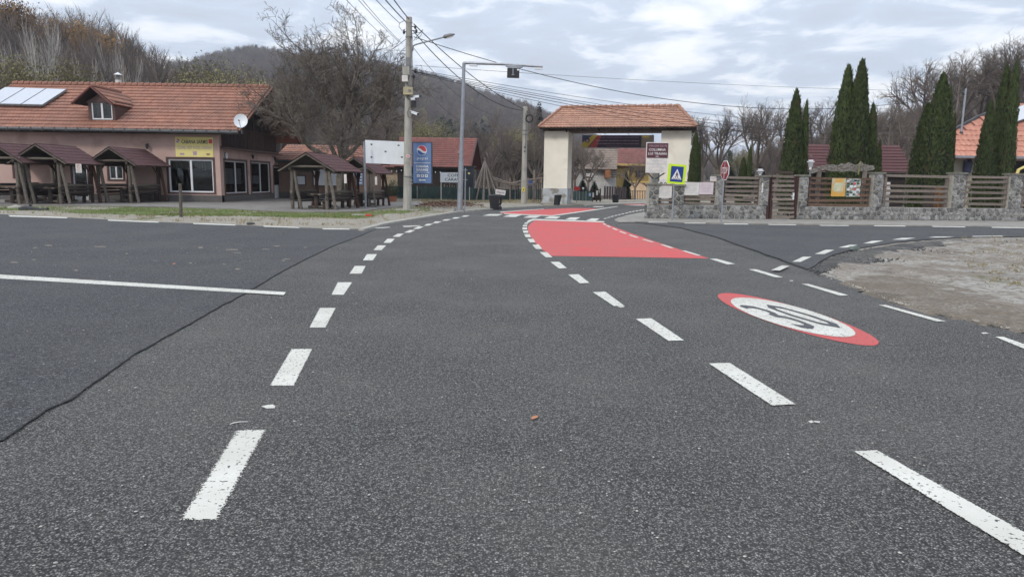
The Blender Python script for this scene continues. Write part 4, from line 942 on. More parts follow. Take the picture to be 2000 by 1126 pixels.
mb = MB(); mb.pbox(FR, u1 - .22 * (u1 - u0) * .5, u1 - .03, z1 - .34, z1 - .12, .03, .036); mb.build('emblem', M_logo_r, t)
for cx, w_ in ((.17, .12), (.51, .10), (.86, .09)):
    mb = MB(); a = u0 + (u1 - u0) * (cx - w_ / 2); mb.pbox(FR, a, a + w_ * (u1 - u0), z0 + .10, z0 + (.30 if cx == .51 else .2), .03, .036); mb.build('emblem', M_txtp if cx < .8 else M_txtd, t)
# wall lanterns, clock
def lantern(pl, x, y, label, s=1):
    u, z = pl.at(x, y); t = thing('wall_lantern', label, 'wall lamp', pl.P(u, z, .05), 0, 'black wall lanterns on the pink guest house')
    mb = MB(); mb.tube([pl.P(u, z + .12, 0), pl.P(u, z + .16, .1), pl.P(u, z + .12, .16)], .015, 6); mb.build('arm', M_blackp, t)
    mb = MB(); mb.tube([pl.P(u, z - .14, .16), pl.P(u, z - .1, .16), pl.P(u, z + .06, .16), pl.P(u, z + .07, .16), pl.P(u, z + .13, .16)], [.04, .06, .09, .11, .02], 6); mb.build('lamp_body', M_blackp, t)
lantern(FR, 290, 286, 'black wall lantern alone on the pink front wall'); lantern(SD, 489, 306, 'black wall lantern between the two side windows'); lantern(SD, 532.5, 310, 'black wall lantern above the white side door')
u, z = SD.at(440.5, 304); t = thing('wall_clock', 'round white clock on the gable wall by the corner', 'clock', SD.P(u, z, .03))
mb = MB(); mb.tube([SD.P(u, z, 0), SD.P(u, z, .06)], .19, 20); mb.build('case', M_steeld, t); mb = MB(); mb.tube([SD.P(u, z, .061), SD.P(u, z, .068)], .165, 20); mb.build('face', M_signw, t)
mb = MB(); mb.tube([SD.P(u, z, .075), SD.P(u, z + .11, .075)], .008, 4); mb.tube([SD.P(u, z, .075), SD.P(u + .07, z, .075)], .008, 4); mb.build('hands', M_txtb, t)

# annex with lower orange roof
AN = Plane(-15.7, 48.7, 1, 0)
an = thing('annex', 'low brown annex with orange tiled roof behind the walnut tree', 'annex', (-12.5, 48.7, 0))
w1 = AN.rect(576, 344, 596, 360); w2 = AN.rect(613, 331, 662, 362)
ux = AN.at(718, 350)[0]
mb = MB(); mb.pbox(AN, -.3, ux, .09, AN.at(640, 318)[1], -5, 0); mb.build('wall', M_walls, an)
mb = MB(); mb.pbox(AN, -.3, ux + .01, .09, .5, 0, .03); mb.build('plinth', M_plinth, an)
ez = AN.at(600, 315)[1] + .05; rz_ = at(600, 283, 51.5).z; x0, x1 = AN.P(-.5, 0).x, AN.P(ux + .5, 0).x
Va = Vector((0, 51.5 - 48.1, rz_ - ez))
tiled_slope('roof_tiles', an, (0, 48.1, ez), (1, 0, 0), Va, lambda v: x0, lambda v: x1, Va.length, 8, .2, M_tile)
mb = MB(); mb.slab([(x0, 54.9, ez), (x0, 51.5, rz_), (x1, 51.5, rz_), (x1, 54.9, ez)], .12); mb.build('back_slope', M_tile, an)
mb = MB(); mb.box(((x0 + x1) / 2, 48.05, ez - .07), (x1 - x0, .12, .12)); mb.build('gutter', M_gutter, an)
mb = MB(); mb.slab([(x0, 48.12, ez - .06), (x1, 48.12, ez - .06), (x1, 51.5, rz_ - .06), (x0, 51.5, rz_ - .06)], .1); mb.build('roof_boards', M_eave, an)
for r_, lb in ((w1, 'small square white notice board on the brown annex wall'), (w2, 'large white double notice board on the annex wall')):
    t = thing('notice_board', lb, 'notice board', AN.P((r_[0] + r_[2]) / 2, r_[1], .05)); mb = MB(); mb.pbox(AN, r_[0], r_[2], r_[1], r_[3], .031, .06); mb.build('sheet', M_signw, t)
    mb = MB(); f = .07; mb.pbox(AN, r_[0] - f, r_[2] + f, r_[3], r_[3] + f, 0, .07); mb.pbox(AN, r_[0] - f, r_[2] + f, r_[1] - f, r_[1], 0, .07); mb.pbox(AN, r_[0] - f, r_[0], r_[1], r_[3], 0, .07); mb.pbox(AN, r_[2], r_[2] + f, r_[1], r_[3], 0, .07); mb.build('frame', M_trim, t)
t, r = board('poster', AN, (696, 335, 709, 361), .03, .05, flat('pale blue poster', (.18, .27, .50)), 'narrow blue poster on the annex wall behind the shelter', 'poster')
for k in range(4):
    mb = MB(); zz = r[3] - (r[3] - r[1]) * (.15 + .22 * k); mb.pbox(AN, r[0] + .06, r[2] - .06, zz - .08, zz, .05, .055); mb.build('emblem', M_txtw, t)
mb = MB(); u_ = AN.at(691, 350)[0]; mb.tube([AN.P(u_, .1, .08), AN.P(u_, ez - .2, .08)], .05, 8); mb.build('downpipe', M_pvc, an)

# beige hall behind the shade net
BH = Plane(-12.5, 60, 1, 0); t = thing('beige_building', 'low beige building with maroon roof behind the green fence', 'building', (-10.5, 60, 0))
r = BH.rect(735, 326, 846, 389); mb = MB(); mb.pbox(BH, r[0], r[2], 0, r[3], -5, 0); mb.build('wall', M_beige, t)
q = BH.rect(728, 305, 850, 327); Vb = Vector((0, 3, q[3] - q[1]))
tiled_slope('roof_tiles', t, BH.P(q[0], q[1], .5), (1, 0, 0), Vb, lambda v: 0, lambda v: q[2] - q[0], Vb.length, 6, .24, M_tile_red)
mb = MB(); mb.slab([BH.P(q[0], q[1] - .05, .5), BH.P(q[2], q[1] - .05, .5), BH.P(q[2], q[3] - .05, -2.5), BH.P(q[0], q[3] - .05, -2.5)], .1); mb.build('roof_boards', M_eave, t)
# barn with the steep dark red roof
D0 = 58; BB = Plane(-9, D0, 1, 0)
bn = thing('barn', 'dark timber barn with steep dark red tiled roof behind the blue sign', 'barn', (-6, D0, 0))
el_ = at(770, 324, D0 - .5); er_ = at(919, 327, D0 - .5); rl_ = at(785, 268, D0 + 2.6); rr_ = at(932, 270, D0 + 2.6)
Vb = Vector((0, 3.1, rr_.z - er_.z)); xr1 = er_.x; 
tiled_slope('roof_tiles', bn, (0, D0 - .5, er_.z), (1, 0, 0), Vb, lambda v: rl_.x - .2, lambda v: xr1 + (rr_.x - xr1) * v / Vb.length, Vb.length, 15, .24, M_tile_red)
mb = MB(); mb.slab([(rl_.x - .2, D0 + 5.7, er_.z), (rl_.x - .2, D0 + 2.6, rr_.z), (rr_.x, D0 + 2.6, rr_.z), (rr_.x + .3, D0 + 5.7, er_.z)], .12); mb.build('back_slope', M_tile_red, bn)
mb = MB(); mb.slab([(rl_.x - .2, D0 - .45, er_.z - .08), (xr1, D0 - .45, er_.z - .08), (rr_.x, D0 + 2.6, rr_.z - .08), (rl_.x - .2, D0 + 2.6, rr_.z - .08)], .1); mb.build('roof_boards', M_eave, bn)
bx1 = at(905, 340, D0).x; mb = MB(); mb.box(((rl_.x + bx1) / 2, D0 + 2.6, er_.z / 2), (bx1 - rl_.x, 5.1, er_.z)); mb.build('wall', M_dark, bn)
mb = MB(); mb.add([(bx1 + .05, D0 + .1, er_.z - .1), (bx1 + .05, D0 + 5.1, er_.z - .1), (bx1 + .05, D0 + 2.6, rr_.z - .25)], [(0, 1, 2)]); mb.build('gable', M_eave, bn)
mb = MB(); mb.box((rr_.x - .02, D0 + 1.05, (er_.z + rr_.z) / 2 - .12), (.08, .3, .2)); 
mb = MB(); mb.bar((xr1, D0 - .5, er_.z - .1), (rr_.x, D0 + 2.6, rr_.z - .06), .08, .22); mb.bar((rr_.x + .3, D0 + 5.7, er_.z - .1), (rr_.x, D0 + 2.6, rr_.z - .06), .08, .22); mb.build('barge_board', M_trim, bn)
mb = MB()
for k in range(22):
    x = rl_.x + (bx1 - rl_.x) * (k + .5) / 22; mb.box((x, D0 + .03, er_.z / 2), ((bx1 - rl_.x) / 22 - .03, .05, er_.z - .2))
mb.build('wall_boards', M_eave, bn)
# navy kiosk beside it
r = Plane(0, 52, 1, 0); q = r.rect(900, 326, 924, 392)
t = thing('kiosk', 'plain navy blue kiosk wall right of the street lamp mast', 'kiosk', r.P((q[0] + q[2]) / 2, 0, 0)); mb = MB(); mb.pbox(r, q[0], q[2], 0, q[3], -2.2, 0); mb.build('body', M_navy, t)
mb = MB(); e = r.rect(914, 337, 918, 340); mb.pbox(r, e[0], e[2], e[1], e[3], 0, .02); mb.build('lamp', M_yban, t)
mb = MB(); mb.pbox(r, q[0] - .1, q[2] + .1, q[3], q[3] + .08, -2.3, .1); mb.build('roof', M_blackp, t)

# ---------------------------------------------------------------- the gateway over the road
PA = Plane(2.55, 46.3, cos(radians(14)), -sin(radians(14)))
aL = PA.rect(1062, 256, 1108.5, 398); aR = PA.rect(1289, 258, 1347, 398)
DEP = 1.6; pz = aL[3]
ar = thing('village_gateway', 'cream gateway of two square pillars under an orange tiled hip roof', 'gateway', PA.P((aL[0] + aR[2]) / 2, 0, -DEP / 2))
for q, lb in ((aL, 'left pillar, right face chipped at the foot'), (aR, 'right pillar, partly hidden by the brown sign')):
    mb = MB(); mb.pbox(PA, q[0], q[2], 1.02, pz, -DEP, 0); mb.pbox(PA, q[0] - .02, q[2] + .02, pz - .28, pz - .22, -DEP - .02, .02); o = mb.build('pillar', M_arch, ar); o['label'] = lb
    mb = MB(); mb.pbox(PA, q[0] - .04, q[2] + .04, 0, 1.02, -DEP - .04, .04); mb.build('pillar_base', M_archb, ar)
bz0, bz1 = PA.at(1200, 257.5)[1], PA.at(1200, 247)[1]
mb = MB(); mb.pbox(PA, aL[0] - .1, aR[2] + .1, bz0, bz1, -DEP + .1, -.15); mb.pbox(PA, aL[0] - .3, aR[2] + .35, pz + .001, bz0 + .02, -.5, -.2); mb.pbox(PA, aL[0] - .3, aR[2] + .35, pz + .001, bz0 + .02, -DEP + .2, -DEP + .5); mb.build('beam', mat('brown boarding', (.17, .13, .11), (.12, .09, .08), scale=4), ar)
OH = .75; e0 = PA.at(1051, 246, OH); e1_ = PA.at(1361, 250, OH); ezz = (e0[1] + e1_[1]) / 2; r0 = PA.at(1098, 208.5, -DEP / 2); r1 = PA.at(1325, 210, -DEP / 2); rzz = (r0[1] + r1[1]) / 2
uL, uR, rL, rR = e0[0], e1_[0], r0[0], r1[0]
half = OH + DEP / 2
def slope(A, B, C, D, rows, mt=M_tile_arch):  # A->B eave (left to right seen from outside), C right ridge end, D left ridge end
    Ud = (B - A).normalized(); w = (B - A).length; vd = (D - A) - Ud * (D - A).dot(Ud); vL = vd.length
    l1 = (D - A).dot(Ud); r1_ = (C - A).dot(Ud)
    tiled_slope('roof_tiles', ar, A, Ud, vd, lambda v: l1 * v / vL, lambda v: w + (r1_ - w) * v / vL, vL, rows, .21, mt)
E1, E2 = PA.P(uL, ezz, OH), PA.P(uR, ezz, OH); E3, E4 = PA.P(uR, ezz, -DEP - OH), PA.P(uL, ezz, -DEP - OH); R1_, R2_ = PA.P(rL, rzz, -DEP / 2), PA.P(rR, rzz, -DEP / 2)
slope(E1, E2, R2_, R1_, 9); slope(E3, E4, R1_, R2_, 9); slope(E2, E3, R2_, R2_, 9); slope(E4, E1, R1_, R1_, 9)
mb = MB(); dz = Vector((0, 0, .06)); mb.add([E1 - dz, E2 - dz, E3 - dz, E4 - dz, R1_ - dz, R2_ - dz], [(0, 1, 5, 4), (1, 2, 5), (2, 3, 4, 5), (3, 0, 4), (0, 3, 2, 1)]); mb.build('roof_boards', M_eave, ar)
mb = MB()
def ridge_line(a, b):
    n = int((b - a).length / .36)
    for k in range(n): mb.tube([a.lerp(b, k / n) + Vector((0, 0, .03)), a.lerp(b, (k + .95) / n) + Vector((0, 0, .07))], [.09, .115], 6)
ridge_line(R1_, R2_); ridge_line(E1, R1_); ridge_line(E2, R2_); ridge_line(E3, R2_); ridge_line(E4, R1_); mb.build('ridge_tiles', M_tile_arch, ar, kind='stuff')
for k in range(9):
    mb = MB(); u = aL[0] + .3 + (aR[2] - aL[0] - .6) * k / 8; mb.pbox(PA, u - .05, u + .05, ezz - .18, ezz - .07, -.1, OH - .1); mb.build('rafter', M_eave, ar)
mb = MB(); u, z = PA.at(1107, 257); mb.tube([PA.P(u, z, 0), PA.P(u, z, .12)], .05, 8); mb.build('camera', M_blackp, ar)
# banner hung in the opening
PB = Plane(PA.P(0, 0, -DEP - 1.2).x, PA.P(0, 0, -DEP - 1.2).y, cos(radians(14)), -sin(radians(14)))
M_bann = flat('dark plum vinyl', (.045, .028, .055), .6)
t, r = board('slogan_banner', PB, (1137, 264, 1277, 288), -.02, .02, M_bann, 'dark purple banner with white script hung under the gateway roof', 'banner')
u0, z0, u1, z1 = r; Hh = z1 - z0
def poly_on(t, pl, pts, mt, d, name='emblem'):
    mb = MB(); mb.add([pl.P(u0 + x * (u1 - u0), z1 - y * Hh, d) for x, y in pts], [tuple(range(len(pts)))[::-1]]); return mb.build(name, mt, t)
poly_on(t, PB, [(0, 0), (.16, 0), (0, .62)], flat('banner navy', (.03, .04, .10)), .023)
poly_on(t, PB, [(.15, 0), (.22, 0), (.08, 1), (0, 1), (0, .62)], flat('banner yellow', (.50, .38, .06)), .0235)
poly_on(t, PB, [(.22, 0), (.27, 0), (.21, 1), (.10, 1)], flat('banner red', (.42, .06, .06)), .024)
discpart(t, PB, r, .075, .42, .20, M_bann, .026); discpart(t, PB, r, .075, .46, .11, M_txtp, .028)
poly_on(t, PB, [(.83, .04), (.995, .04), (.995, .95), (.83, .95)], flat('banner picture', (.27, .22, .17)), .024); poly_on(t, PB, [(.85, .04), (.93, .04), (.93, .22), (.85, .22)], flat('banner yellow'  , (.5, .38, .06)), .026)
txt(t, PB, r, 'Nu uita, ca pentru neamul tau si cetatea stramosilor', M_txtp, .52, .20, .55, .12, .026, shear=.3)
txt(t, PB, r, 'Neamul celor de demult si a celor de mai apoi,', M_txtp, .50, .45, .60, .14, .026, shear=.3, bold=.01); txt(t, PB, r, 'nostri disparuti si a celor ce nu au mai stiut.', M_txtp, .50, .70, .60, .14, .026, shear=.3, bold=.01)
txt(t, PB, r, 'Sarmizegetusa', M_txtp, .45, .90, .22, .08, .026, shear=.3)
mb = MB()
for a in (.02, .34, .66, .98): mb.tube([PB.P(u0 + (u1 - u0) * a, z1, 0), PA.P(u0 + (u1 - u0) * a, bz0 + .02, -DEP + .4)], .012, 4)
mb.build('cord', M_cable, t)

# ---------------------------------------------------------------- houses seen through and beyond the gateway
def house(name, label, pl, wall_px, roof_px, depth, wm, rm, rows, ridge_back, wave=.3, trimz=None):
    r = pl.rect(*wall_px); t = thing(name, label, 'house', pl.P((r[0] + r[2]) / 2, 0, 0))
    (ax, ay), (bx, by), (cx, cy), (dx, dy) = roof_px         # eave left, eave right, ridge right, ridge left
    a = pl.at(ax, ay, .6); b = pl.at(bx, by, .6); c = pl.at(cx, cy, -ridge_back); d = pl.at(dx, dy, -ridge_back)
    ez = (a[1] + b[1]) / 2; rz = (c[1] + d[1]) / 2
    A, B, C, D = pl.P(a[0], ez, .6), pl.P(b[0], ez, .6), pl.P(c[0], rz, -ridge_back), pl.P(d[0], rz, -ridge_back)
    vd = Vector((0, 0, 0)) + (D - A) - pl.U * (D - A).dot(pl.U); w = b[0] - a[0]; l1 = d[0] - a[0]; r1 = c[0] - a[0]; vL = vd.length
    tiled_slope('roof_tiles', t, A, pl.U, vd, lambda v: l1 * v / vL, lambda v: w + (r1 - w) * v / vL, vL, rows, wave, rm)
    E_, F_ = pl.P(b[0], ez, -2 * ridge_back - .6), pl.P(a[0], ez, -2 * ridge_back - .6)
    dz = Vector((0, 0, .07)); mb = MB(); mb.add([A - dz, B - dz, E_ - dz, F_ - dz, D - dz, C - dz], [(0, 1, 5, 4), (1, 2, 5), (2, 3, 4, 5), (3, 0, 4)]); mb.build('roof_boards', M_eave, t)
    mb = MB(); mb.add([E_, F_, D, C], [(0, 1, 2, 3)]); mb.build('back_slope', rm, t)
    mb = MB(); mb.pbox(pl, r[0], r[2], 0, r[3], -2 * ridge_back, 0); mb.build('wall', wm, t)
    for s in (r[0] + .02, r[2] - .02):
        mb = MB(); mb.add([pl.P(s, r[3] - .05, 0), pl.P(s, r[3] - .05, -2 * ridge_back), pl.P(s, rz - .35, -ridge_back)], [(0, 1, 2), (2, 1, 0)]); mb.build('gable', M_eave, t)
    return t, r
H1 = Plane(8, 72, 1, 0)
t, r = house('white_house', 'whitewashed house with old grey brown tiles seen through the gateway', H1, (1130, 329, 1203, 400), ((1128, 330), (1205, 331), (1207, 290), (1142, 291)), 8, M_wht, M_tile_old, 9, 3.2)
for q in ((1146, 338, 1150, 349), (1153, 338, 1157, 349), (1138, 338, 1142, 349)):
    window_part(H1, H1.rect(*q), t, 1, 0, None, d=.13, frame=M_blackp)
mb = MB(); q = H1.rect(1180, 332, 1190, 347); mb.pbox(H1, q[0], q[2], q[1], q[3], 0, 1.0); mb.build('balcony', mat('orange varnished wood', (.30, .13, .05), (.22, .09, .04)), t)
for k in range(4):
    mb = MB(); q = H1.rect(1190, 333 + k * 4, 1202, 335 + k * 4); mb.pbox(H1, q[0], q[2], q[1], q[3], .9, 1.0); mb.build('balcony_slat', M_log, t)
H2 = Plane(12, 78, 1, 0)
t, r = house('yellow_house', 'ochre yellow house with red tiled roof seen through the gateway', H2, (1204, 322, 1274, 400), ((1205, 325), (1277, 326), (1277, 290), (1206, 290)), 8, M_yel, M_tile_red, 9, 3.4)
mb = MB(); q = H2.rect(1225, 334, 1266, 353.5); mb.pbox(H2, q[0], q[2], q[1], q[3], 0, .03); mb.build('loggia', mat('shaded ochre boards', (.30, .215, .075), (.25, .18, .06), scale=6, stretch=(.3, .3, 9)), t)
for q in ((1242, 335, 1254, 345),): window_part(H2, H2.rect(*q), t, 2, .1, None, d=.2, frame=M_blackp)
for q in ((1222, 334, 1226, 372), (1203, 320, 1267, 324), (1225, 353.5, 1266, 357)):
    mb = MB(); q = H2.rect(*q); mb.pbox(H2, q[0], q[2], q[1], q[3], 0, .6); mb.build('pillar' if q[3] - q[1] > 1 else 'ledge', M_yel, t)
mb = MB(); q = H2.rect(1246, 357.5, 1272, 362); mb.slab([H2.P(q[0], q[1], 2.2), H2.P(q[2], q[1], 2.2), H2.P(q[2], q[3], .6), H2.P(q[0], q[3], .6)], .08); mb.build('awning', M_shedroof, t)
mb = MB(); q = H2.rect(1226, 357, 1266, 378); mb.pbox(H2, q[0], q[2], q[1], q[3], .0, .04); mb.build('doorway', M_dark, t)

# right hand house with salmon tiles
H3 = Plane(26, 43, 1, 0)
hs = thing('tiled_house', 'house with salmon tiled roof and light solar panel behind the thuja trees', 'house', (30, 43, 0))
RA = H3.at(1837, 305, .8); GZ = RA[1]; RT1 = H3.at(2000, 203, -4.6)
def roof3(x, y):                              # slope plane through the eave
    n = Vector((0, -(RT1[1] - GZ), 5.4)).normalized(); d = ray(x, y); o = Vector((0, 0, CH)); P0 = Vector((0, 43 - .8, GZ)); t = (P0 - o).dot(n) / d.dot(n); return o + d * t
V3 = Vector((0, 5.4, RT1[1] - GZ)); V3l = V3.length; xl3 = H3.P(RA[0], 0).x
k1, k2 = roof3(1840, 266), roof3(1912, 228)
def vof(P): return (P - Vector((0, 42.2, GZ))).dot(V3.normalized())
k3 = roof3(1970, 205)
tabL = [(0, xl3), (vof(k1), k1.x), (vof(k2), k2.x), (vof(k3), k3.x), (99, k3.x)]
rows3 = 11; tw = .30; Ud = Vector((1, 0, 0)); Vd = V3.normalized(); Nn = Ud.cross(Vd).normalized()
tilem = None; nt_ = 0; rest = MB()
def tile_geo(mb, o, w, h):
    A, B = [], []
    for k in range(5):
        hh = .03 * abs(cos(pi * k / 4)); A.append(o + Ud * (w * k / 4) + Nn * (hh + .045)); B.append(o + Ud * (w * k / 4) + Vd * h + Nn * (hh * .9 + .012))
    C = [a - Nn * .04 for a in A]
    return mb.add(A + B + C, [(k, k + 1, 6 + k, 5 + k) for k in range(4)] + [(10 + k, 11 + k, k + 1, k) for k in range(4)])
hh_ = V3l / rows3
tmb = MB(); tile_geo(tmb, Vector((0, 0, 0)), tw, hh_ + .02)
M_tile1 = mat('salmon roof tile', (.52, .24, .165), (.45, .19, .13), scale=3, rough=.75, rnd=.12, c3=(.36, .16, .12), s3=5, t3=(.6, .75))
tme = tmb.mesh('roof_tile', M_tile1)
for j in range(rows3):
    v = V3l * j / rows3; xl = max(lerp_tab(tabL, v), lerp_tab(tabL, v + hh_)); n = int((42 - xl) / tw)
    for k in range(n):
        p = Vector((xl + k * tw, 42.2, GZ)) + Vd * v; pxx = 1000 + p.x / p.y * FOC
        jt = random.uniform(-.008, .008)
        if nt_ < 270 and pxx < 2010 and not (1908 < pxx < 1968):
            o = bpy.data.objects.new('roof_tile', tme); COL.objects.link(o); o.parent = hs; o.location = p + Nn * jt - Vector(hs.location); nt_ += 1
        else: tile_geo(rest, p + Nn * jt, tw, hh_ + .02)
rest.build('roof_tiles', M_tile1, hs, kind='stuff')
poly3 = [Vector((xl3, 42.2, GZ)), Vector((42, 42.2, GZ)), Vector((42, 42.2 + 5.4, RT1[1])), Vector((k3.x, 42.2 + V3.normalized().y * vof(k3), GZ + V3.normalized().z * vof(k3))), k2, k1]
mb = MB(); mb.add([p - Nn * .03 for p in poly3] + [p - Nn * .15 for p in poly3], [tuple(range(6)), tuple(range(11, 5, -1))] + [(i, 6 + i, 6 + (i + 1) % 6, (i + 1) % 6) for i in range(6)]); mb.build('roof_boards', M_tile1, hs)
mb = MB(); mb.bar(k1 + Nn * .05, k2 + Nn * .05, .1, .16); mb.bar(poly3[0] + Nn * .05, k1 + Nn * .05, .08, .16); mb.bar(k2 + Nn * .05, k3 + Nn * .05, .1, .16); mb.build('flashing', M_gutter, hs)
mb = MB(); mb.box(((xl3 + 42) / 2, 42.12, GZ - .02), (42 - xl3, .12, .13)); mb.build('gutter', M_steel, hs)
mb = MB(); wl = H3.rect(1858, 312, 2060, 440); mb.pbox(H3, wl[0], wl[2], 0, GZ - .15, -4.2, 0); mb.build('wall', mat('pale grey cream render', (.36, .34, .27), (.30, .28, .22), scale=1.5), hs)
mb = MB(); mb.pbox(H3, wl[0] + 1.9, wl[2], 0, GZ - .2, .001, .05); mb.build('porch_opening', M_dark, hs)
mb = MB(); mb.pbox(H3, wl[0] + .55, wl[0] + .62, .9, GZ - .3, 0, .1); mb.build('downpipe', M_trim, hs)
q = [roof3(1966, 250), roof3(2040, 225), roof3(2040, 192), roof3(1966, 224)]
q = [p + Nn * .25 for p in q]
t = thing('solar_panel', 'tilted pale solar panel on the salmon roof at the right edge', 'solar panel', q[0], 0, 'solar panel on the salmon roof')
mb = MB(); mb.slab(q, .09); mb.build('casing', M_steeld, t); mb = MB(); ce = sum(q, Vector()) / 4; nn = (q[1] - q[0]).cross(q[2] - q[0]).normalized(); mb.slab([ce + (p - ce) * .95 + nn * .012 for p in q], .01); mb.build('glass_cover', M_solar, t)
# metal riser post on the roof
P = roof3(1877, 262); t = thing('service_mast', 'thin galvanised service mast rising from the salmon roof', 'mast', P)
mb = MB(); top = at(1881, 173, P.y); mb.tube([P, (P.x, P.y, top.z)], .06, 8); mb.build('pipe', M_steel, t); mb = MB(); mb.cyl((P.x, P.y, P.z - .1), .16, .08, .25, 8); mb.build('collar', M_blackp, t)
mb = MB(); mb.box((P.x - .05, P.y, top.z - .35), (.3, .06, .05)); mb.tube([(P.x - .15, P.y, top.z - .34), (P.x - .15, P.y, top.z - .24)], .04, 6); mb.build('insulator', M_blackp, t)
SERV = Vector((P.x - .15, P.y, top.z - .26))
# blue ball and yellow slide hint under the porch: coloured toy
u, z = H3.at(1985, 325, .4); t = thing('play_slide', 'yellow and red plastic slide under the porch at the right edge', 'toy', H3.P(u, 0, .8))
mb = MB(); mb.tube([H3.P(u - .7, .4, .9), H3.P(u - .2, z - .2, .9), H3.P(u + .3, z + .05, .9)], [.09, .09, .09], 8); mb.build('chute', M_yban, t); mb = MB(); mb.tube([H3.P(u - .3, .1, .7), H3.P(u - .1, z - .4, .7)], .2, 8); mb.build('support', M_logo_r, t)
u, z = H3.at(1888, 325, .1); t = thing('wall_umbrella', 'folded navy parasol hanging on the pale wall by the thuja', 'parasol', H3.P(u, z - .6, .2))
mb = MB(); mb.tube([H3.P(u - .15, z - .75, .15), H3.P(u, z - .3, .15), H3.P(u + .05, z + .2, .15), H3.P(u + .02, z + .6, .15)], [.05, .22, .25, .08], 8); mb.build('canopy', flat('navy fabric', (.015, .018, .06)), t)

# long maroon shed behind the fence
H4 = Plane(18, 52, 1, 0)
t = thing('maroon_shed', 'low shed with faded maroon sheet roof behind the stone wall', 'shed', (21, 52, 0))
a = H4.at(1566, 333); b = H4.at(1775, 335); c = H4.at(1775, 284, -1.6); 
mb = MB(); A, B, C, D_ = H4.P(a[0], a[1], .6), H4.P(b[0], a[1], .6), H4.P(b[0], c[1], -1.6), H4.P(a[0], c[1], -1.6)
mb.slab([A, B, C, D_], .08); mb.build('roof_sheet', M_shedroof, t)
for k in range(1, 9):
    m_ = MB(); m_.bar(A.lerp(D_, k / 9) + Vector((0, 0, .015)), B.lerp(C, k / 9) + Vector((0, 0, .015)), .05, .03); m_.build('roof_lap', M_shedroof, t)
mb = MB(); mb.pbox(H4, a[0] + .2, b[0] - .2, 0, a[1] - .1, -1.8, 0); mb.build('wall', M_eave, t)
mb = MB(); mb.add([H4.P(a[0], a[1], -3), H4.P(b[0], a[1], -3), H4.P(b[0], c[1], -1.6), H4.P(a[0], c[1], -1.6)], [(0, 1, 2, 3)]); mb.build('back_slope', M_shedroof, t)

# ================================================================== STONE WALL, FENCE AND GATE ON THE RIGHT
def clip(poly, a, b, c):                      # keep a*x+b*y<=c
    out = []
    for i in range(len(poly)):
        P, Q_ = poly[i - 1], poly[i]; dp = a * P[0] + b * P[1] - c; dq = a * Q_[0] + b * Q_[1] - c
        if (dp <= 0) != (dq <= 0): t = dp / (dp - dq); out.append((P[0] + (Q_[0] - P[0]) * t, P[1] + (Q_[1] - P[1]) * t))
        if dq <= 0: out.append(Q_)
    return out
def rubble(parent, pl, u0, z0, u1, z1, d, size, rnd_, gap=.013, maxparts=10 ** 6):
    """irregular stones with recessed joints on a face of the wall; each its own part"""
    pts = []; nx = max(1, int((u1 - u0) / size)); nz = max(1, int((z1 - z0) / size * 1.1))
    for i in range(nx):
        for j in range(nz):
            pts.append((u0 + (i + .5 + rnd_.uniform(-.42, .42) + .5 * (j % 2) - .25) * (u1 - u0) / nx, z0 + (j + .5 + rnd_.uniform(-.38, .38)) * (z1 - z0) / nz))
    for p in pts:
        poly = [(u0, z0), (u1, z0), (u1, z1), (u0, z1)]
        for q in pts:
            if q is p or abs(q[0] - p[0]) > size * 3 or abs(q[1] - p[1]) > size * 3: continue
            a, b = q[0] - p[0], q[1] - p[1]; l = sqrt(a * a + b * b)
            if l < 1e-6: continue
            poly = clip(poly, a / l, b / l, ((q[0] ** 2 + q[1] ** 2 - p[0] ** 2 - p[1] ** 2) / 2) / l - gap)
            if len(poly) < 3: break
        if len(poly) < 3: continue
        cx = sum(x for x, _ in poly) / len(poly); cz = sum(z for _, z in poly) / len(poly)
        if max(abs(x - cx) + abs(z - cz) for x, z in poly) < .03: continue
        n = len(poly); hgt = rnd_.uniform(.018, .045); mb = MB()
        def ring(k, h): return [pl.P(cx + (x - cx) * k, cz + (z - cz) * k, d + h) for x, z in poly]
        tz = rnd_.uniform(-.01, .01)
        mb.add(ring(1, -.01) + ring(.93, hgt * .7) + ring(.70, hgt) + [pl.P(cx, cz, d + hgt + tz)],
               [(i, (i + 1) % n, n + (i + 1) % n, n + i) for i in range(n)] + [(n + i, n + (i + 1) % n, 2 * n + (i + 1) % n, 2 * n + i) for i in range(n)] + [(2 * n + i, 2 * n + (i + 1) % n, 3 * n) for i in range(n)])
        A = sum(poly[i][0] * poly[(i + 1) % n][1] - poly[(i + 1) % n][0] * poly[i][1] for i in range(n))
        flipit = (A > 0) != (pl.U.cross(Vector((0, 0, 1))).dot(pl.N) > 0)
        if flipit: mb.f = [tuple(reversed(f)) for f in mb.f]
        mb.build('stone', M_stone, parent)
rs_ = random.Random(21)
uE = 30.0; gx0, gx1 = WP.at(1497, 400)[0], WP.at(1558, 400)[0]
wallz = lambda x: WP.at(x, lerp_tab([(1265, 400.5), (1500, 401.5), (1560, 403.5), (2000, 407)], x))[1]
ZW = wallz(1400); ZW2 = wallz(1700)
W0 = WP.at(1264, 415)[0]; WEND = WP.at(2002, 420)[0]
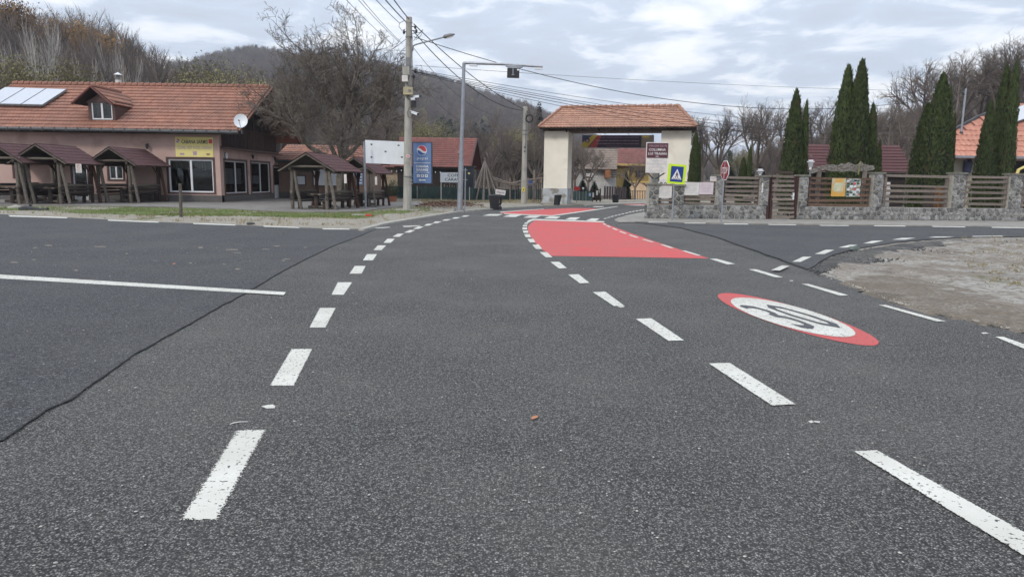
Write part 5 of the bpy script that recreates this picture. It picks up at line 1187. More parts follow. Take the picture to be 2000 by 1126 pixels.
for (a, b, z, lb) in ((W0, gx0, ZW, 'low rubble stone wall left of the slatted gate, ending at the road corner'), (gx1, WEND, ZW2, 'long low rubble stone wall right of the slatted gate')):
    t = thing('stone_wall', lb, 'stone wall', WP.P((a + b) / 2, 0, -.15), 0, 'stone wall along the side road')
    mb = MB(); mb.pbox(WP, a, b if b != WEND else uE, .03, z, -.32, 0); mb.build('mortar', M_mortar, t)
    rubble(t, WP, a + .01, .06, b, z - .01, 0, .185, rs_, .015)
    if a == W0:
        WL = Plane(WP.P(W0, 0).x, WP.P(W0, 0).y, -WP.N.x, -WP.N.y, -1)
        if WL.N.dot(WP.U) > 0: WL.N = -WL.N
        rubble(t, WL, .02, .06, .30, z, 0, .2, rs_)
# the stone pillars
pil = [(1268, 1287, 357.5, 'short stone pillar at the left corner, under the brown sign'), (1317, 1336.5, 360, 'stone pillar behind the yellow bordered crossing sign'),
       (1398, 1413, 340.5, 'stone pillar beside the stop sign'), (1484, 1501, 342, 'stone pillar just left of the slatted gate'), (1561, 1578, 341, 'stone pillar just right of the slatted gate'),
       (1705, 1724, 336, 'stone pillar right of the carved board and map posters'), (1860, 1884, 336.5, 'broad stone pillar in front of the salmon roofed house'), (1971, 1996, 338.5, 'rightmost stone pillar at the edge of the photo')]
PU = []
for x0, x1, ty, lb in pil:
    u0, _ = WP.at(x0, 385, .06); u1, _ = WP.at(x1, 385, .06); z1 = WP.at((x0 + x1) / 2, ty, .06)[1]; zb = ZW if x0 < 1500 else ZW2
    t = thing('stone_pillar', lb, 'stone pillar', WP.P((u0 + u1) / 2, zb, -.15), 0, 'stone pillars of the roadside wall'); PU.append((u0, u1))
    zb2 = zb - (.0 if x0 > 0 else 0)
    mb = MB(); mb.pbox(WP, u0, u1, zb, z1 - .07, -.34, .03); mb.build('mortar', M_mortar, t)
    mb = MB(); mb.pbox(WP, u0 - .05, u1 + .05, z1 - .07, z1, -.40, .09); mb.build('cap', M_cap, t)
    rubble(t, WP, u0 + .005, zb + .01, u1 - .005, z1 - .08, .03, .18, rs_, .018)
# slatted panels: (px left, px right, slat rows, label, material)
pan = [(1288, 1315, [362, 403], 'narrow fence panel holding a single notice beside the crossing sign', M_plank, 5),
       (1338, 1397, [358, 366, 374, 382, 389, 397], 'fence panel almost covered by two pale posters', M_plank, 0), (1415, 1482, [347, 356, 364, 373, 381.5, 390, 398], 'see through fence panel between the stop sign and the gate', M_plank, 0),
       (1580, 1699, [349, 358.8, 370, 381, 391.5, 400.5], 'brown slatted fence panel with two map posters under the carved board', M_plankr, 0), (1727, 1853, [344, 363.6, 373, 384, 394.5], 'wide grey fence panel with an open gap under its top rail', M_plank, 0),
       (1884, 1968, [346, 355.6, 366, 376.4, 387.5, 398.5], 'fence panel of six grey slats near the right edge', M_plank, 0), (1998, 2060, [346, 357, 368, 380, 392, 401], 'fence panel cut off by the right edge of the photo', M_plank, 0)]
for x0, x1, rows, lb, mt, mode in pan:
    xm = (x0 + x1) / 2; u0, u1 = WP.at(x0, 380)[0], WP.at(x1, 380)[0]
    zb = (ZW if x0 < 1500 else ZW2) + .02; zt = WP.at(xm, rows[0] - 3)[1]
    t = thing('fence_panel', lb, 'fence panel', WP.P((u0 + u1) / 2, zb, -.1), 0, 'wooden slatted fence panels on the stone wall')
    for (a, b) in ((u0, u0 + .12), (u1 - .12, u1)):
        mb = MB(); mb.pbox(WP, a, b, zb, zt, -.16, -.06); mb.build('upright', M_post if x0 < 1700 else M_plank, t)
    if mode == 5: ys = [362, 372, 382, 391, 399]
    else: ys = rows
    for i, y in enumerate(ys):
        z = WP.at(xm, y)[1]; s = rs_.uniform(-.02, .02); mb = MB()
        a, b = u0 + rs_.uniform(-.02, .03), u1 + rs_.uniform(-.03, .02); w = rs_.uniform(.045, .058)
        P = WP.P; mb.hexa([P(a, z - w + s, -.03), P(b, z - w - s, -.03), P(b, z - w - s, -.058), P(a, z - w + s, -.058), P(a, z + w + s, -.03), P(b, z + w - s, -.03), P(b, z + w - s, -.058), P(a, z + w + s, -.058)])
        mb.build('slat', mt, t)
# the gate
t = thing('slatted_gate', 'narrow brown gate of ten horizontal slats between maroon posts', 'gate', WP.P((gx0 + gx1) / 2, .05, -.05))
for x0, x1 in ((1497.5, 1503), (1505.5, 1510), (1548.5, 1552), (1553.5, 1557.5)):
    u0, u1 = WP.at(x0, 385)[0], WP.at(x1, 385)[0]; z1 = WP.at(x0, 343.5)[1]; mb = MB(); mb.pbox(WP, u0, u1, .05, z1, -.14, .0); mb.build('post', M_maroon, t)
for y in (344.5, 353.5, 362.6, 371.3, 380.2, 389, 397.6, 406.2, 414.6, 423.5):
    u0, u1 = WP.at(1508, y)[0], WP.at(1550, y)[0]; z = WP.at(1529, y)[1]; s = rs_.uniform(-.012, .012); mb = MB(); P = WP.P; w = .052
    mb.hexa([P(u0, z - w + s, .04), P(u1, z - w - s, .04), P(u1, z - w - s, .003), P(u0, z - w + s, .003), P(u0, z + w + s, .04), P(u1, z + w - s, .04), P(u1, z + w - s, .003), P(u0, z + w + s, .003)]); mb.build('slat', M_plank, t)
mb = MB(); u0, u1 = WP.at(1514, 340)[0], WP.at(1550, 340)[0]; z = WP.at(1530, 336)[1]; mb.pbox(WP, u0, u1, z - .06, z + .04, -.12, -.05); mb.pbox(WP, u0, u0 + .08, z - .3, z - .06, -.12, -.05); mb.pbox(WP, u1 - .08, u1, z - .3, z - .06, -.12, -.05); mb.build('lintel', M_post, t)
mb = MB(); u, z = WP.at(1548.5, 383); mb.pbox(WP, u - .03, u + .03, z - .14, z + .14, .0, .06); mb.tube([WP.P(u - .02, z, .06), WP.P(u - .02, z, .1), WP.P(u - .13, z, .1)], .015, 6); mb.build('handle', M_pvc, t)
# lamps on posts
def post_lamp(x, yb, yt, off, label, post_to=None):
    u, z0 = WP.at(x, yb, off); z1 = WP.at(x, yt, off)[1]; t = thing('post_lamp', label, 'lamp', WP.P(u, z0, off), 0, 'small white square lanterns above the fence'); h = z1 - z0
    mb = MB(); mb.tube([WP.P(u, z0, off), WP.P(u, z0 + h * .25, off)], .05, 8); mb.build('base', M_pvc, t)
    mb = MB(); P = WP.P; a, b = .05, .085; zz0, zz1 = z0 + h * .25, z0 + h * .82
    mb.hexa([P(u - a, zz0, off + a), P(u + a, zz0, off + a), P(u + a, zz0, off - a), P(u - a, zz0, off - a), P(u - b, zz1, off + b), P(u + b, zz1, off + b), P(u + b, zz1, off - b), P(u - b, zz1, off - b)]); mb.build('lamp_glass', mat('frosted lamp glass', (.42, .44, .45), (.34, .36, .37), rough=.2), t)
    mb = MB(); mb.pbox(WP, u - .11, u + .11, zz1, zz1 + .03, off - .11, off + .11); mb.pbox(WP, u - .05, u + .05, zz1 + .03, zz1 + .09, off - .1, off + .1); mb.build('lamp_cap', M_pvc, t)
    if post_to is not None:
        mb = MB(); mb.tube([WP.P(u, ZW2, off), WP.P(u, z0, off)], .035, 8); mb.build('post', M_steeld, t)
post_lamp(1484.5, 343, 332, -.15, 'small white lantern on the stone pillar left of the gate'); post_lamp(1582.5, 331, 313, -.3, 'small white lantern on a thin post beside the carved board', 1)
# carved board
t = thing('carved_board', 'grey carved driftwood name board on two posts above the fence', 'carved board', WP.P(WP.at(1645, 350)[0], ZW2, -.35))
for x in (1598, 1687):
    u, _ = WP.at(x, 360, -.35); z = WP.at(x, 332, -.35)[1]; mb = MB(); mb.pbox(WP, u - .08, u + .08, ZW2 - .5, z, -.40, -.30); mb.build('post', M_plank, t)
top = [(1582, 333), (1590, 329), (1601, 325), (1608, 328), (1615, 322), (1628, 321), (1636, 325), (1644, 319), (1652, 321), (1658, 317), (1664, 320), (1671, 323), (1677, 321), (1681, 315.5), (1686, 320), (1694, 322), (1705, 323), (1708, 330)]
bot = [(1704, 332), (1690, 334), (1680, 334), (1672, 337), (1660, 333), (1645, 336), (1632, 334), (1622, 335), (1612, 331), (1600, 334), (1591, 337), (1584, 339)]
mb = MB(); pp = [WP.at(x, y, -.30) for x, y in top + bot]; n = len(pp)
fr_ = [WP.P(u, z, -.27) for u, z in pp]; bk = [WP.P(u, z, -.35) for u, z in pp]
mb.add(fr_ + bk, [tuple(range(n)), tuple(range(2 * n - 1, n - 1, -1))] + [(i, n + i, n + (i + 1) % n, (i + 1) % n) for i in range(n)]); bo = mb.build('board', M_carved, t)
for k in range(16):                            # gouged relief strokes
    x = 1592 + k * 7; u, z = WP.at(x, 327 + 3 * sin(k * 1.7), -.27); mb = MB(); mb.tube([WP.P(u - .1, z - .04 + .05 * sin(k), -.268), WP.P(u, z + .04, -.262), WP.P(u + .1, z - .02, -.268)], [.01, .028, .01], 5); mb.build('carving', M_carved, bo)
mb = MB(); a = [WP.P(*WP.at(x, y, -.2), -.2) for x, y in ((1676, 341), (1677, 325), (1681, 315), (1682, 340))]; mb.bar(a[0], a[2], .05, .03); mb.build('spear', M_leafy, t)
# posters and boards on the fence
def paper(px, d, mt, label, cat='poster', group='paper notices and posters on the fence'):
    t, r = board('poster', WP, px, d, d + .012, mt, label, cat, group, 'sheet'); return t, r
t, r = paper((1285.5, 363, 1312, 386.5), .0, M_signw2, 'single pale notice on the narrow panel left of the crossing sign')
for k in range(6): txt(t, WP, r, ['CARTA', 'Piatra tare', 'drumul lung', 'vine luna', 'peste munte', 'si apa'][k], M_txtg, .5, .16 + .13 * k, .6, .05, .016)
t, r = paper((1336, 356, 1365, 381), .0, M_signw2, 'left pale poster, greenish, on the panel between the first pillars')
for k in range(6): txt(t, WP, r, 'Sarmizegetusa Regia', M_txtg, .5, .16 + .13 * k, .7, .05, .016)
t, r = paper((1365.5, 356, 1393, 379.5), .001, mat('pinkish paper', (.66, .58, .60), (.58, .50, .54)), 'right pale poster, pinkish, on the panel between the first pillars')
for k in range(6): txt(t, WP, r, 'Cetatile Dacice', M_txtp, .5, .16 + .13 * k, .7, .05, .016)
t, r = paper((1387, 344.5, 1400, 353.5), .0, M_signw2, 'small white plate with red lines left of the stone pillar')
for k in range(2): txt(t, WP, r, 'PRIVAT', M_txtr, .5, .32 + .32 * k, .7, .14, .016)
t, r = paper((1486, 357, 1489, 376), .06, M_signw2, 'narrow white strip fixed to the pillar left of the gate')
M_sand = flat('sandy print', (.45, .36, .22))
M_map1 = mat('orange map print', (.62, .33, .06), (.52, .44, .30), scale=2.6, rough=.6, thr=(.45, .6), c3=(.40, .50, .36), s3=4, t3=(.56, .66))
M_map2 = mat('leaflet collage print', (.50, .52, .52), (.16, .22, .20), scale=7, rough=.6, thr=(.42, .55), c3=(.50, .10, .07), s3=6, t3=(.60, .66))
t, r = paper((1624, 348, 1651, 383.5), .0, M_map1, 'orange and yellow map poster on the brown fence panel')
mb = MB(); mb.pbox(WP, r[0] + .1, r[2] - .12, r[1] + .2, r[3] - .18, .012, .016); mb.build('map_print', mat('cream map print', (.62, .60, .42), (.45, .48, .34), scale=5, c3=(.6, .35, .1), s3=3), t)
t, r = paper((1652, 349, 1680, 384), .0, M_map2, 'colourful picture poster right of the orange map')
k = 0
for i in range(4):
    for j in range(6):
        mb = MB(); a = r[0] + (r[2] - r[0]) * (.04 + .235 * i + rs_.uniform(-.01, .02)); b = a + (r[2] - r[0]) * rs_.uniform(.14, .21); z = r[1] + (r[3] - r[1]) * (.05 + .155 * j + rs_.uniform(-.01, .02))
        mb.pbox(WP, a, b, z, z + rs_.uniform(.05, .085), .013, .017); mb.build('picture', rs_.choice([M_shrub, M_logo_r, M_txtw, M_steeld, M_ever, M_sand, M_signw2, M_shrub]), t)
t, r = board('number_plate', WP, (1452, 384.5, 1474, 389.5), -.02, .005, M_plank, 'grey slat with small dark lettering low on the see through panel', 'plate'); txt(t, WP, r, 'ZID DE', M_txtb, .5, .5, .7, .7, .01)
# white table and bench legs glimpsed behind the fence
t = thing('garden_crate_stack', 'stack of whitewashed blocks behind the fence right of its pillar', 'blocks', WP.P(WP.at(1729, 380)[0], 0, -1))
for k in range(6):
    mb = MB(); u, _ = WP.at(1730, 380, -1); mb.pbox(WP, u - .18 + .03 * (k % 2), u + .2 - .03 * (k % 2), .05 + .27 * k, .30 + .27 * k, -1.3, -1); mb.build('block', M_signw2, t)
t = thing('garden_box', 'orange brown wooden box behind the wide fence panel', 'wooden box', WP.P(WP.at(1850, 380)[0], 0, -1.5))
u0, u1 = WP.at(1826, 380, -1.2)[0], WP.at(1872, 380, -1.2)[0]
for k in range(8):
    mb = MB(); a = u0 + (u1 - u0) * k / 8; mb.pbox(WP, a + .01, a + (u1 - u0) / 8 - .01, .05, WP.at(1850, 367, -1.2)[1], -1.25, -1.2); mb.build('board', mat('orange stained board', (.20, .10, .045), (.13, .065, .03), scale=4, rnd=.2), t)
mb = MB(); mb.pbox(WP, u0, u1, .05, WP.at(1850, 368, -1.2)[1], -1.9, -1.26); mb.build('body', M_log, t)

# ================================================================== TRAFFIC SIGNS
def face_box(mb, c, xd, w, h, t):             # upright plate facing n
    xd = Vector(xd).normalized(); n = Vector((xd.y, -xd.x, 0)); z = Vector((0, 0, 1)); c = Vector(c)
    P = lambda a, b, d: c + xd * a + z * b + n * d
    return mb.hexa([P(-w / 2, -h / 2, t), P(w / 2, -h / 2, t), P(w / 2, -h / 2, 0), P(-w / 2, -h / 2, 0), P(-w / 2, h / 2, t), P(w / 2, h / 2, t), P(w / 2, h / 2, 0), P(-w / 2, h / 2, 0)])
M_lime = flat('fluorescent lime', (.62, .86, .02), .4); M_blue = flat('sign blue', (.01, .045, .25), .4); M_sred = flat('sign red', (.27, .012, .02), .45)
# pedestrian crossing
B = gp(1312.5, 433); tp_ = at(1321, 340, B.y); t = thing('crossing_sign', 'pedestrian crossing sign with blue triangle panel and bright lime border', 'road sign', B)
mb = MB(); mb.tube([B, at(1316, 361, B.y), at(1320, 322, B.y)], .03, 8); mb.build('post', M_steel, t)
c = tp_ + Vector((0, -.05, 0)); xd = Vector((1, .10, 0)).normalized(); n = Vector((xd.y, -xd.x, 0)); w = .70; tilt = .06
def sp(a, b, d): return c + (xd + Vector((0, 0, -tilt))).normalized() * a + (Vector((0, 0, 1)) + xd * tilt).normalized() * b + n * d
def plate(pts, d0, d1, name, mt, par): 
    mb = MB(); k = len(pts); mb.add([sp(a, b, d1) for a, b in pts] + [sp(a, b, d0) for a, b in pts], [tuple(range(k)), tuple(range(2 * k - 1, k - 1, -1))] + [(i, k + i, k + (i + 1) % k, (i + 1) % k) for i in range(k)]); return mb.build(name, mt, par)
R_ = lambda x0, y0, x1, y1: [(x0, y0), (x1, y0), (x1, y1), (x0, y1)]
plate(R_(-w / 2, -w / 2 - .02, w / 2, w / 2 + .02), 0, .02, 'border_panel', M_lime, t); s_ = plate(R_(-.245, -.29, .245, .29), .02, .026, 'symbol_panel', M_blue, t)
plate([(-.20, -.20), (.20, -.20), (0, .20)], .026, .030, 'white_triangle', M_txtw, s_)
man = [[(-.018, .04), (.018, .04), (.018, .085), (-.018, .085)], [(-.03, -.05), (.028, -.05), (.022, .035), (-.018, .035)], [(-.03, -.05), (0, -.05), (-.045, -.14), (-.07, -.13)], [(.0, -.05), (.03, -.05), (.06, -.14), (.035, -.145)], [(.02, .03), (.07, -.03), (.06, -.045), (.01, 0)], [(-.018, .03), (-.055, -.02), (-.045, -.03), (-.008, 0)]]
for q in man: plate(q, .030, .033, 'walking_figure', M_txtb, s_)
for k in range(5):
    x = -.14 + k * .065; plate([(x, -.195), (x + .03, -.195), (x + .035 - x * .1, -.15), (x + .01 - x * .1, -.15)], .030, .0325, 'zebra_bar', M_txtb, s_)
# stop sign, seen from the side
B = gp(1408.5, 437); c = at(1419, 333, B.y); t = thing('stop_sign', 'red octagonal STOP sign turned towards the side road', 'road sign', B)
mb = MB(); mb.tube([B, at(1413.5, 352, B.y), at(1417, 318, B.y)], .03, 8); mb.build('post', M_steel, t)
yaw = radians(-83); xd = Vector((cos(yaw), sin(yaw), 0)); xd = Vector((cos(yaw), -sin(yaw), 0)) if False else xd
n = Vector((xd.y, -xd.x, 0)); tilt = .0; c = c + n * .05
oct_ = lambda r: [(r * cos(pi / 8 + k * pi / 4), r * sin(pi / 8 + k * pi / 4)) for k in range(8)]
tilt = 0
plate(oct_(.385), 0, .02, 'rim', M_txtw, t); plate(oct_(.355), .02, .023, 'face', M_sred, t)
text_part(t, 'STOP', M_txtw, sp(0, 0, .026), xd, (0, 0, 1), .52, .24, bold=.01)
# tourist signs
B = at(1280, 425, 29.4); B.z = 0
t = thing('tourist_sign', 'maroon tourist sign above a faded white panel on a stout post behind the corner', 'sign', B)
mb = MB(); D_ = 29.3; pb = at(1279.5, 345, D_); mb.tube([(pb.x - .02, D_ + .25, 0), (pb.x, D_ + .25, 2.9)], .17, 10); mb.build('post', M_polec, t)
PT = Plane(0, D_, cos(radians(-4)), sin(radians(-4)))
r = PT.rect(1263.5, 279.5, 1304.5, 308); mb = MB(); mb.pbox(PT, r[0], r[2], r[1], r[3], 0, .04); f = mb.build('maroon_panel', flat('maroon enamel', (.085, .022, .032)), t); mb = MB(); mb.pbox(PT, r[0] - .03, r[2] + .03, r[1] - .03, r[3] + .03, -.02, -.001); mb.build('rim', M_txtw, f)
txt(f, PT, r, 'IMAGINI DE PE', M_txtp, .52, .19, .86, .15, .045); txt(f, PT, r, 'COLUMNA', M_txtw, .49, .45, .80, .17, .045, bold=.01); txt(f, PT, r, 'LUI TRAIAN', M_txtw, .50, .72, .86, .17, .045, bold=.01)
u0, z0, u1, z1 = r; Hh = z1 - z0; poly_on(f, PT, [(.38, .92), (.5, .86), (.6, .92), (.5, .98)][::-1], M_txtp, .045)
r = PT.rect(1261, 309.5, 1302.5, 337.5); mb = MB(); mb.pbox(PT, r[0], r[2], r[1], r[3], 0, .04); f = mb.build('white_panel', M_signw2, t)
for k, s in enumerate(('CENTRUL', 'DE INFORMARE', 'TURISTICA', 'COSTESTI')): txt(f, PT, r, s, M_txtg, .5, .15 + .235 * k, (.55, .88, .7, .62)[k], .11, .045)
mb = MB()
for x in (1265, 1299): a = PT.P(*PT.at(x, 337, -.02), -.02); mb.tube([a, (pb.x, D_ + .2, PT.at(1280, 351)[1])], .03, 6)
mb.build('strut', M_steeld, t)
# speed sign behind it
B = at(1296, 395, 34); B.z = 0; t = thing('speed_sign', 'round 30 sign mostly hidden behind the crossing sign', 'road sign', B); c = at(1295.5, 361, 34); tilt = 0; xd = Vector((1, 0, 0)); n = Vector((0, -1, 0))
mb = MB(); mb.tube([B, c + Vector((0, .03, .2))], .03, 8); mb.build('post', M_steel, t)
circ = lambda r, k=20: [(r * cos(2 * pi * i / k), r * sin(2 * pi * i / k)) for i in range(k)]
plate(circ(.27), 0, .02, 'face', M_signw2, t); text_part(t, '30', M_txtb, sp(0, 0, .024), xd, (0, 0, 1), .34, .26)
# billboard, blue sign, coffee board
BLP = Plane(-6.9, 33.6, 1, .02); r = BLP.rect(713.5, 276, 790, 319.5)
t = thing('blank_billboard', 'blank white billboard with five dark rivet holes left of the concrete pole', 'billboard', BLP.P(r[0] + .03, 0, 0))
mb = MB(); P4 = [BLP.P(*BLP.at(713.5, 318.5), 0), BLP.P(*BLP.at(791, 321.5), 0), BLP.P(*BLP.at(791, 277), 0), BLP.P(*BLP.at(713.5, 273.5), 0)]; mb.slab([p + BLP.N * .05 for p in P4], .05); mb.build('panel', M_signw, t)
for x, y in ((725.5, 282), (778.5, 284), (753, 296), (725.5, 307), (785, 307)):
    q = BLP.P(*BLP.at(x, y, .05), .05); mb = MB(); mb.add([q + BLP.U * a + Vector((0, 0, b)) + BLP.N * .003 for a, b in ((-.06, .02), (-.03, -.03), (.03, -.035), (.06, .01), (.02, .035), (-.02, .03))], [(0, 1, 2, 3, 4, 5)]); mb.build('hole', M_txtb, t)
mb = MB(); b0 = gp(714.5, 411.5); a = BLP.P(*BLP.at(714.5, 320)); mb.bar((b0.x, b0.y, 0), (BLP.P(r[0] + .05, 0).x, b0.y + .02, a[2] + 1), .07, .07); mb.build('post', M_steel, t)
BP_ = Plane(-4.7, 33.9, 1, -.03); r = BP_.rect(807, 278.5, 842.5, 357.5)
t = thing('drink_sign', 'tall blue lightbox sign with round drink logo beside the concrete pole', 'sign', BP_.P((r[0] + r[2]) / 2, r[1], 0))
mb = MB(); mb.pbox(BP_, r[0], r[2], r[1], r[3], -.18, 0); mb.build('panel', mat('mid blue acrylic', (.13, .21, .40), (.11, .18, .35), scale=1.2, rough=.35), t)
mb = MB(); mb.pbox(BP_, r[0] - .03, r[0], r[1] - .03, r[3] + .03, -.2, .01); mb.pbox(BP_, r[2], r[2] + .03, r[1] - .03, r[3] + .03, -.2, .01); mb.pbox(BP_, r[0], r[2], r[3], r[3] + .03, -.2, .01); mb.pbox(BP_, r[0], r[2], r[1] - .05, r[1], -.2, .01); mb.build('casing', M_navy, t)
globe(t, BP_, r, .48, .19, .125, .004)
txt(t, BP_, r, 'pepsi', M_txtw, .50, .395, .58, .085, .006); txt(t, BP_, r, 'CABANA', M_txtw, .5, .585, .70, .06, .006, bold=.03); txt(t, BP_, r, 'SARMIS', M_txtw, .5, .67, .66, .06, .006, bold=.03); txt(t, BP_, r, 'TEL. 0722 314 881', M_txtw, .5, .735, .78, .028, .006)
u0, z0, u1, z1 = r; Hh = z1 - z0; Wd = u1 - u0
mb = MB(); mb.pbox(BP_, u0 + .06 * Wd, u0 + .94 * Wd, z1 - .505 * Hh, z1 - .495 * Hh, 0, .004); mb.build('rule', M_txtw, t)
for k in range(3):
    mb = MB(); a = u0 + (.20 + .22 * k) * Wd; mb.pbox(BP_, a, a + .16 * Wd, z1 - .85 * Hh, z1 - .785 * Hh, 0, .004); e = mb.build('icon', M_txtw, t)
    mb = MB(); mb.pbox(BP_, a + .05 * Wd, a + .11 * Wd, z1 - .83 * Hh, z1 - (.80 if k else .815) * Hh, .004, .007); mb.build('symbol', M_txtb, e)
poly_on(t, BP_, [(.28, .925), (.40, .895), (.40, .912), (.68, .912), (.68, .938), (.40, .938), (.40, .955)], M_txtw, .006, 'arrow')
mb = MB()
for z in (r[1] + .4, r[3] - .4): mb.bar(BP_.P(r[0], z, -.1), BP_.P(r[0] - .25, z, -.1), .05, .05)
mb.build('bracket', M_steeld, t)
CF = Plane(-6, 49, 1, .0); r = CF.rect(860, 336.8, 902, 356.2); t = thing('coffee_board', 'white board lettered COFF CARAV on a thin post, cut by the lamp mast', 'sign', CF.P(r[0] + .03, 0, 0))
mb = MB(); mb.pbox(CF, r[0], r[2], r[1], r[3], 0, .03); mb.build('board', M_signw, t); txt(t, CF, r, 'COFF', M_txtb, .60, .28, .52, .30, .035, bold=.01); txt(t, CF, r, 'CARAV', M_txtb, .56, .70, .70, .30, .035, bold=.01)
mb = MB(); mb.bar(CF.P(r[0] + .05, 0, -.03), CF.P(r[0] + .05, r[3], -.03), .08, .05); mb.bar(CF.P(r[2] - .05, 0, -.03), CF.P(r[2] - .05, r[3], -.03), .08, .05); mb.build('post', M_polec, t)
NP = Plane(-20, 31.6, 1, 0); r = NP.rect(148.5, 320, 159.5, 337.5); t = thing('parking_ban_board', 'white no parking notice hung in the main picnic shelter', 'notice', NP.P((r[0] + r[2]) / 2, r[1], 0))
mb = MB(); mb.pbox(NP, r[0], r[2], r[1], r[3], 0, .02); mb.build('sheet', M_signw2, t)
discpart(t, NP, r, .5, .30, .22, M_txtr, .022); discpart(t, NP, r, .5, .30, .17, M_signw2, .024); txt(t, NP, r, 'P', M_txtb, .5, .30, .28, .22, .026)
for k in range(4): txt(t, NP, r, ('PARCARE', 'REZERVATA', 'CLIENTI', 'CABANA')[k], (M_txtr, M_txtb)[k > 0], .5, .60 + .11 * k, .8, .06, .026)

# ================================================================== POLES, LAMPS, CABLES
def pole(b, tpx, tpy, r0, r1, label, name='utility_pole', mt=None, n=14):
    B = gp(*b); T = at(tpx, tpy, B.y); t = thing(name, label, 'utility pole', B, 0, 'concrete utility poles'); mb = MB(); mb.tube([B - Vector((0, 0, .1)), B.lerp(T, .5), T], [r0, (r0 + r1) / 2, r1], n); mb.build('shaft', mt or M_polec, t, smooth=False); return t, B, T
t, B1, T1 = pole((795.5, 412.5), 799, 34, .20, .135, 'tall round concrete utility pole with cameras and boxes beside the billboard')
D1 = B1.y
def p1(x, y, dy=0): return at(x, y, D1 + dy)
mb = MB(); mb.box((B1.x, B1.y, .03), (1.1, .7, .12)); mb.build('footing', M_kerb, t)
def bx(name, x0, y0, x1, y1, d, mt, dy=0):
    a = p1(x0, y1, dy - d / 2); b = p1(x1, y0, dy - d / 2); mb = MB(); mb.box(((a.x + b.x) / 2, D1 + dy, (a.z + b.z) / 2), (b.x - a.x, d, b.z - a.z)); return mb.build(name, mt, t)
bx('junction_box', 786, 130, 799, 146, .3, M_polec, -.2); bx('junction_box', 785, 147, 796, 159, .3, M_signw2, -.22); bx('cable_guard', 793, 112, 800, 130, .2, M_steeld, -.16)
M_cream = mat('yellowed meter box', (.46, .40, .25), (.38, .33, .22), scale=4)
q = bx('meter_box', 787.5, 170, 805.5, 184.5, .25, M_cream, -.25); a = p1(800, 177, -.39); mb = MB(); mb.box(a, (.12, .02, .1)); mb.build('meter_window', M_steeld, q)
bx('speaker_box', 803, 197, 813, 209.5, .22, M_blackp, -.1)
for y in (44, 73, 130, 186, 300, 345, 352, 358):
    P = p1(797 if y > 130 else 799, y); mb = MB(); rr_ = .142 + (y - 34) / 378 * .065; mb.tube([P - Vector((0, 0, .03)), P + Vector((0, 0, .03))], rr_ + .012, 12); mb.build('clamp', M_steeld if y % 2 else M_polec, t)
c = p1(797, 305, -.19); mb = MB(); mb.tube([c, c + Vector((0, -.02, 0))], .085, 14); q = mb.build('trail_mark', M_signw, t); mb = MB(); mb.box(c + Vector((0, -.023, 0)), (.13, .006, .035)); mb.box(c + Vector((0, -.0235, 0)), (.035, .006, .13)); mb.build('red_cross', M_logo_r, q)
def cctv(x, y, ex, ey, label):
    a = p1(x, y, -.15); b = p1(ex, ey, -.45); s = thing('security_camera', label, 'security camera', a, 0, 'white cameras on the concrete pole')
    mb = MB(); mb.tube([p1(799, y - 3, -.1), a + Vector((0, 0, .04)), a], .02, 6); mb.build('bracket', M_signw2, s); mb = MB(); mb.bar(a, b, .10, .10); mb.build('body', M_signw, s); mb = MB(); d = (b - a).normalized(); mb.bar(b, b + d * .03, .085, .085); mb.build('lens', M_blackp, s)
cctv(808, 189, 820, 188, 'upper right white camera on the concrete pole'); cctv(803, 193, 812, 193, 'second white camera just under the upper one'); cctv(805, 219, 816, 223, 'lowest white camera, under the black box on the concrete pole')
mb = MB()
def loop(pts, r_=.012): mb.tube([p1(x, y, -.2) for x, y in pts], r_, 5)
loop([(800, 146), (796, 160), (797, 168), (803, 168)]); loop([(799, 184), (796, 190), (799, 195), (804, 192)]); loop([(800, 209), (796, 219), (797, 228), (803, 231), (806, 222)]); loop([(806, 146), (808, 160), (806, 180)]); loop([(804, 60), (806, 80), (805, 110), (807, 150)])
loop([(791, 40), (781, 45), (779, 52), (785, 60), (792, 57)]); loop([(808, 80), (815, 70), (826, 60), (822, 70), (812, 78)]); loop([(805, 66), (820, 64), (826, 58)]); mb.build('loose_cable', M_cable, t)
for x, y in ((789, 63), (811, 53), (813, 61), (811, 139), (808, 150)):
    mb = MB(); P = p1(x, y, -.05); mb.tube([P - Vector((0, 0, .09)), P, P + Vector((0, 0, .09))], [.03, .07, .03], 6); mb.tube([P, p1(799, y - 2)], .02, 5); mb.build('insulator', M_blackp, t)
mb = MB(); mb.tube([p1(806, 100, -.1), p1(807, 90, -.15), p1(813, 87, -.2), p1(868, 72.5, -.3)], .035, 8); s = thing('street_lamp', 'grey lamp arm with flat head reaching right from the concrete pole', 'street lamp', p1(806, 100, -.1)); mb.build('arm', M_steel, s)
a, b = p1(866, 72.6, -.3), p1(888, 67, -.3); mb = MB(); d = (b - a); mb.add([], []); mb.tube([a - d * .02, a + d * .15, a + d * .6, b], [.05, .09, .085, .03], 8); o = mb.build('lamp_head', M_steeld, s)
mb = MB(); mb.bar(a + d * .3 - Vector((0, 0, .09)), a + d * .85 - Vector((0, 0, .07)), .12, .02); mb.build('lens', M_signw2, s)
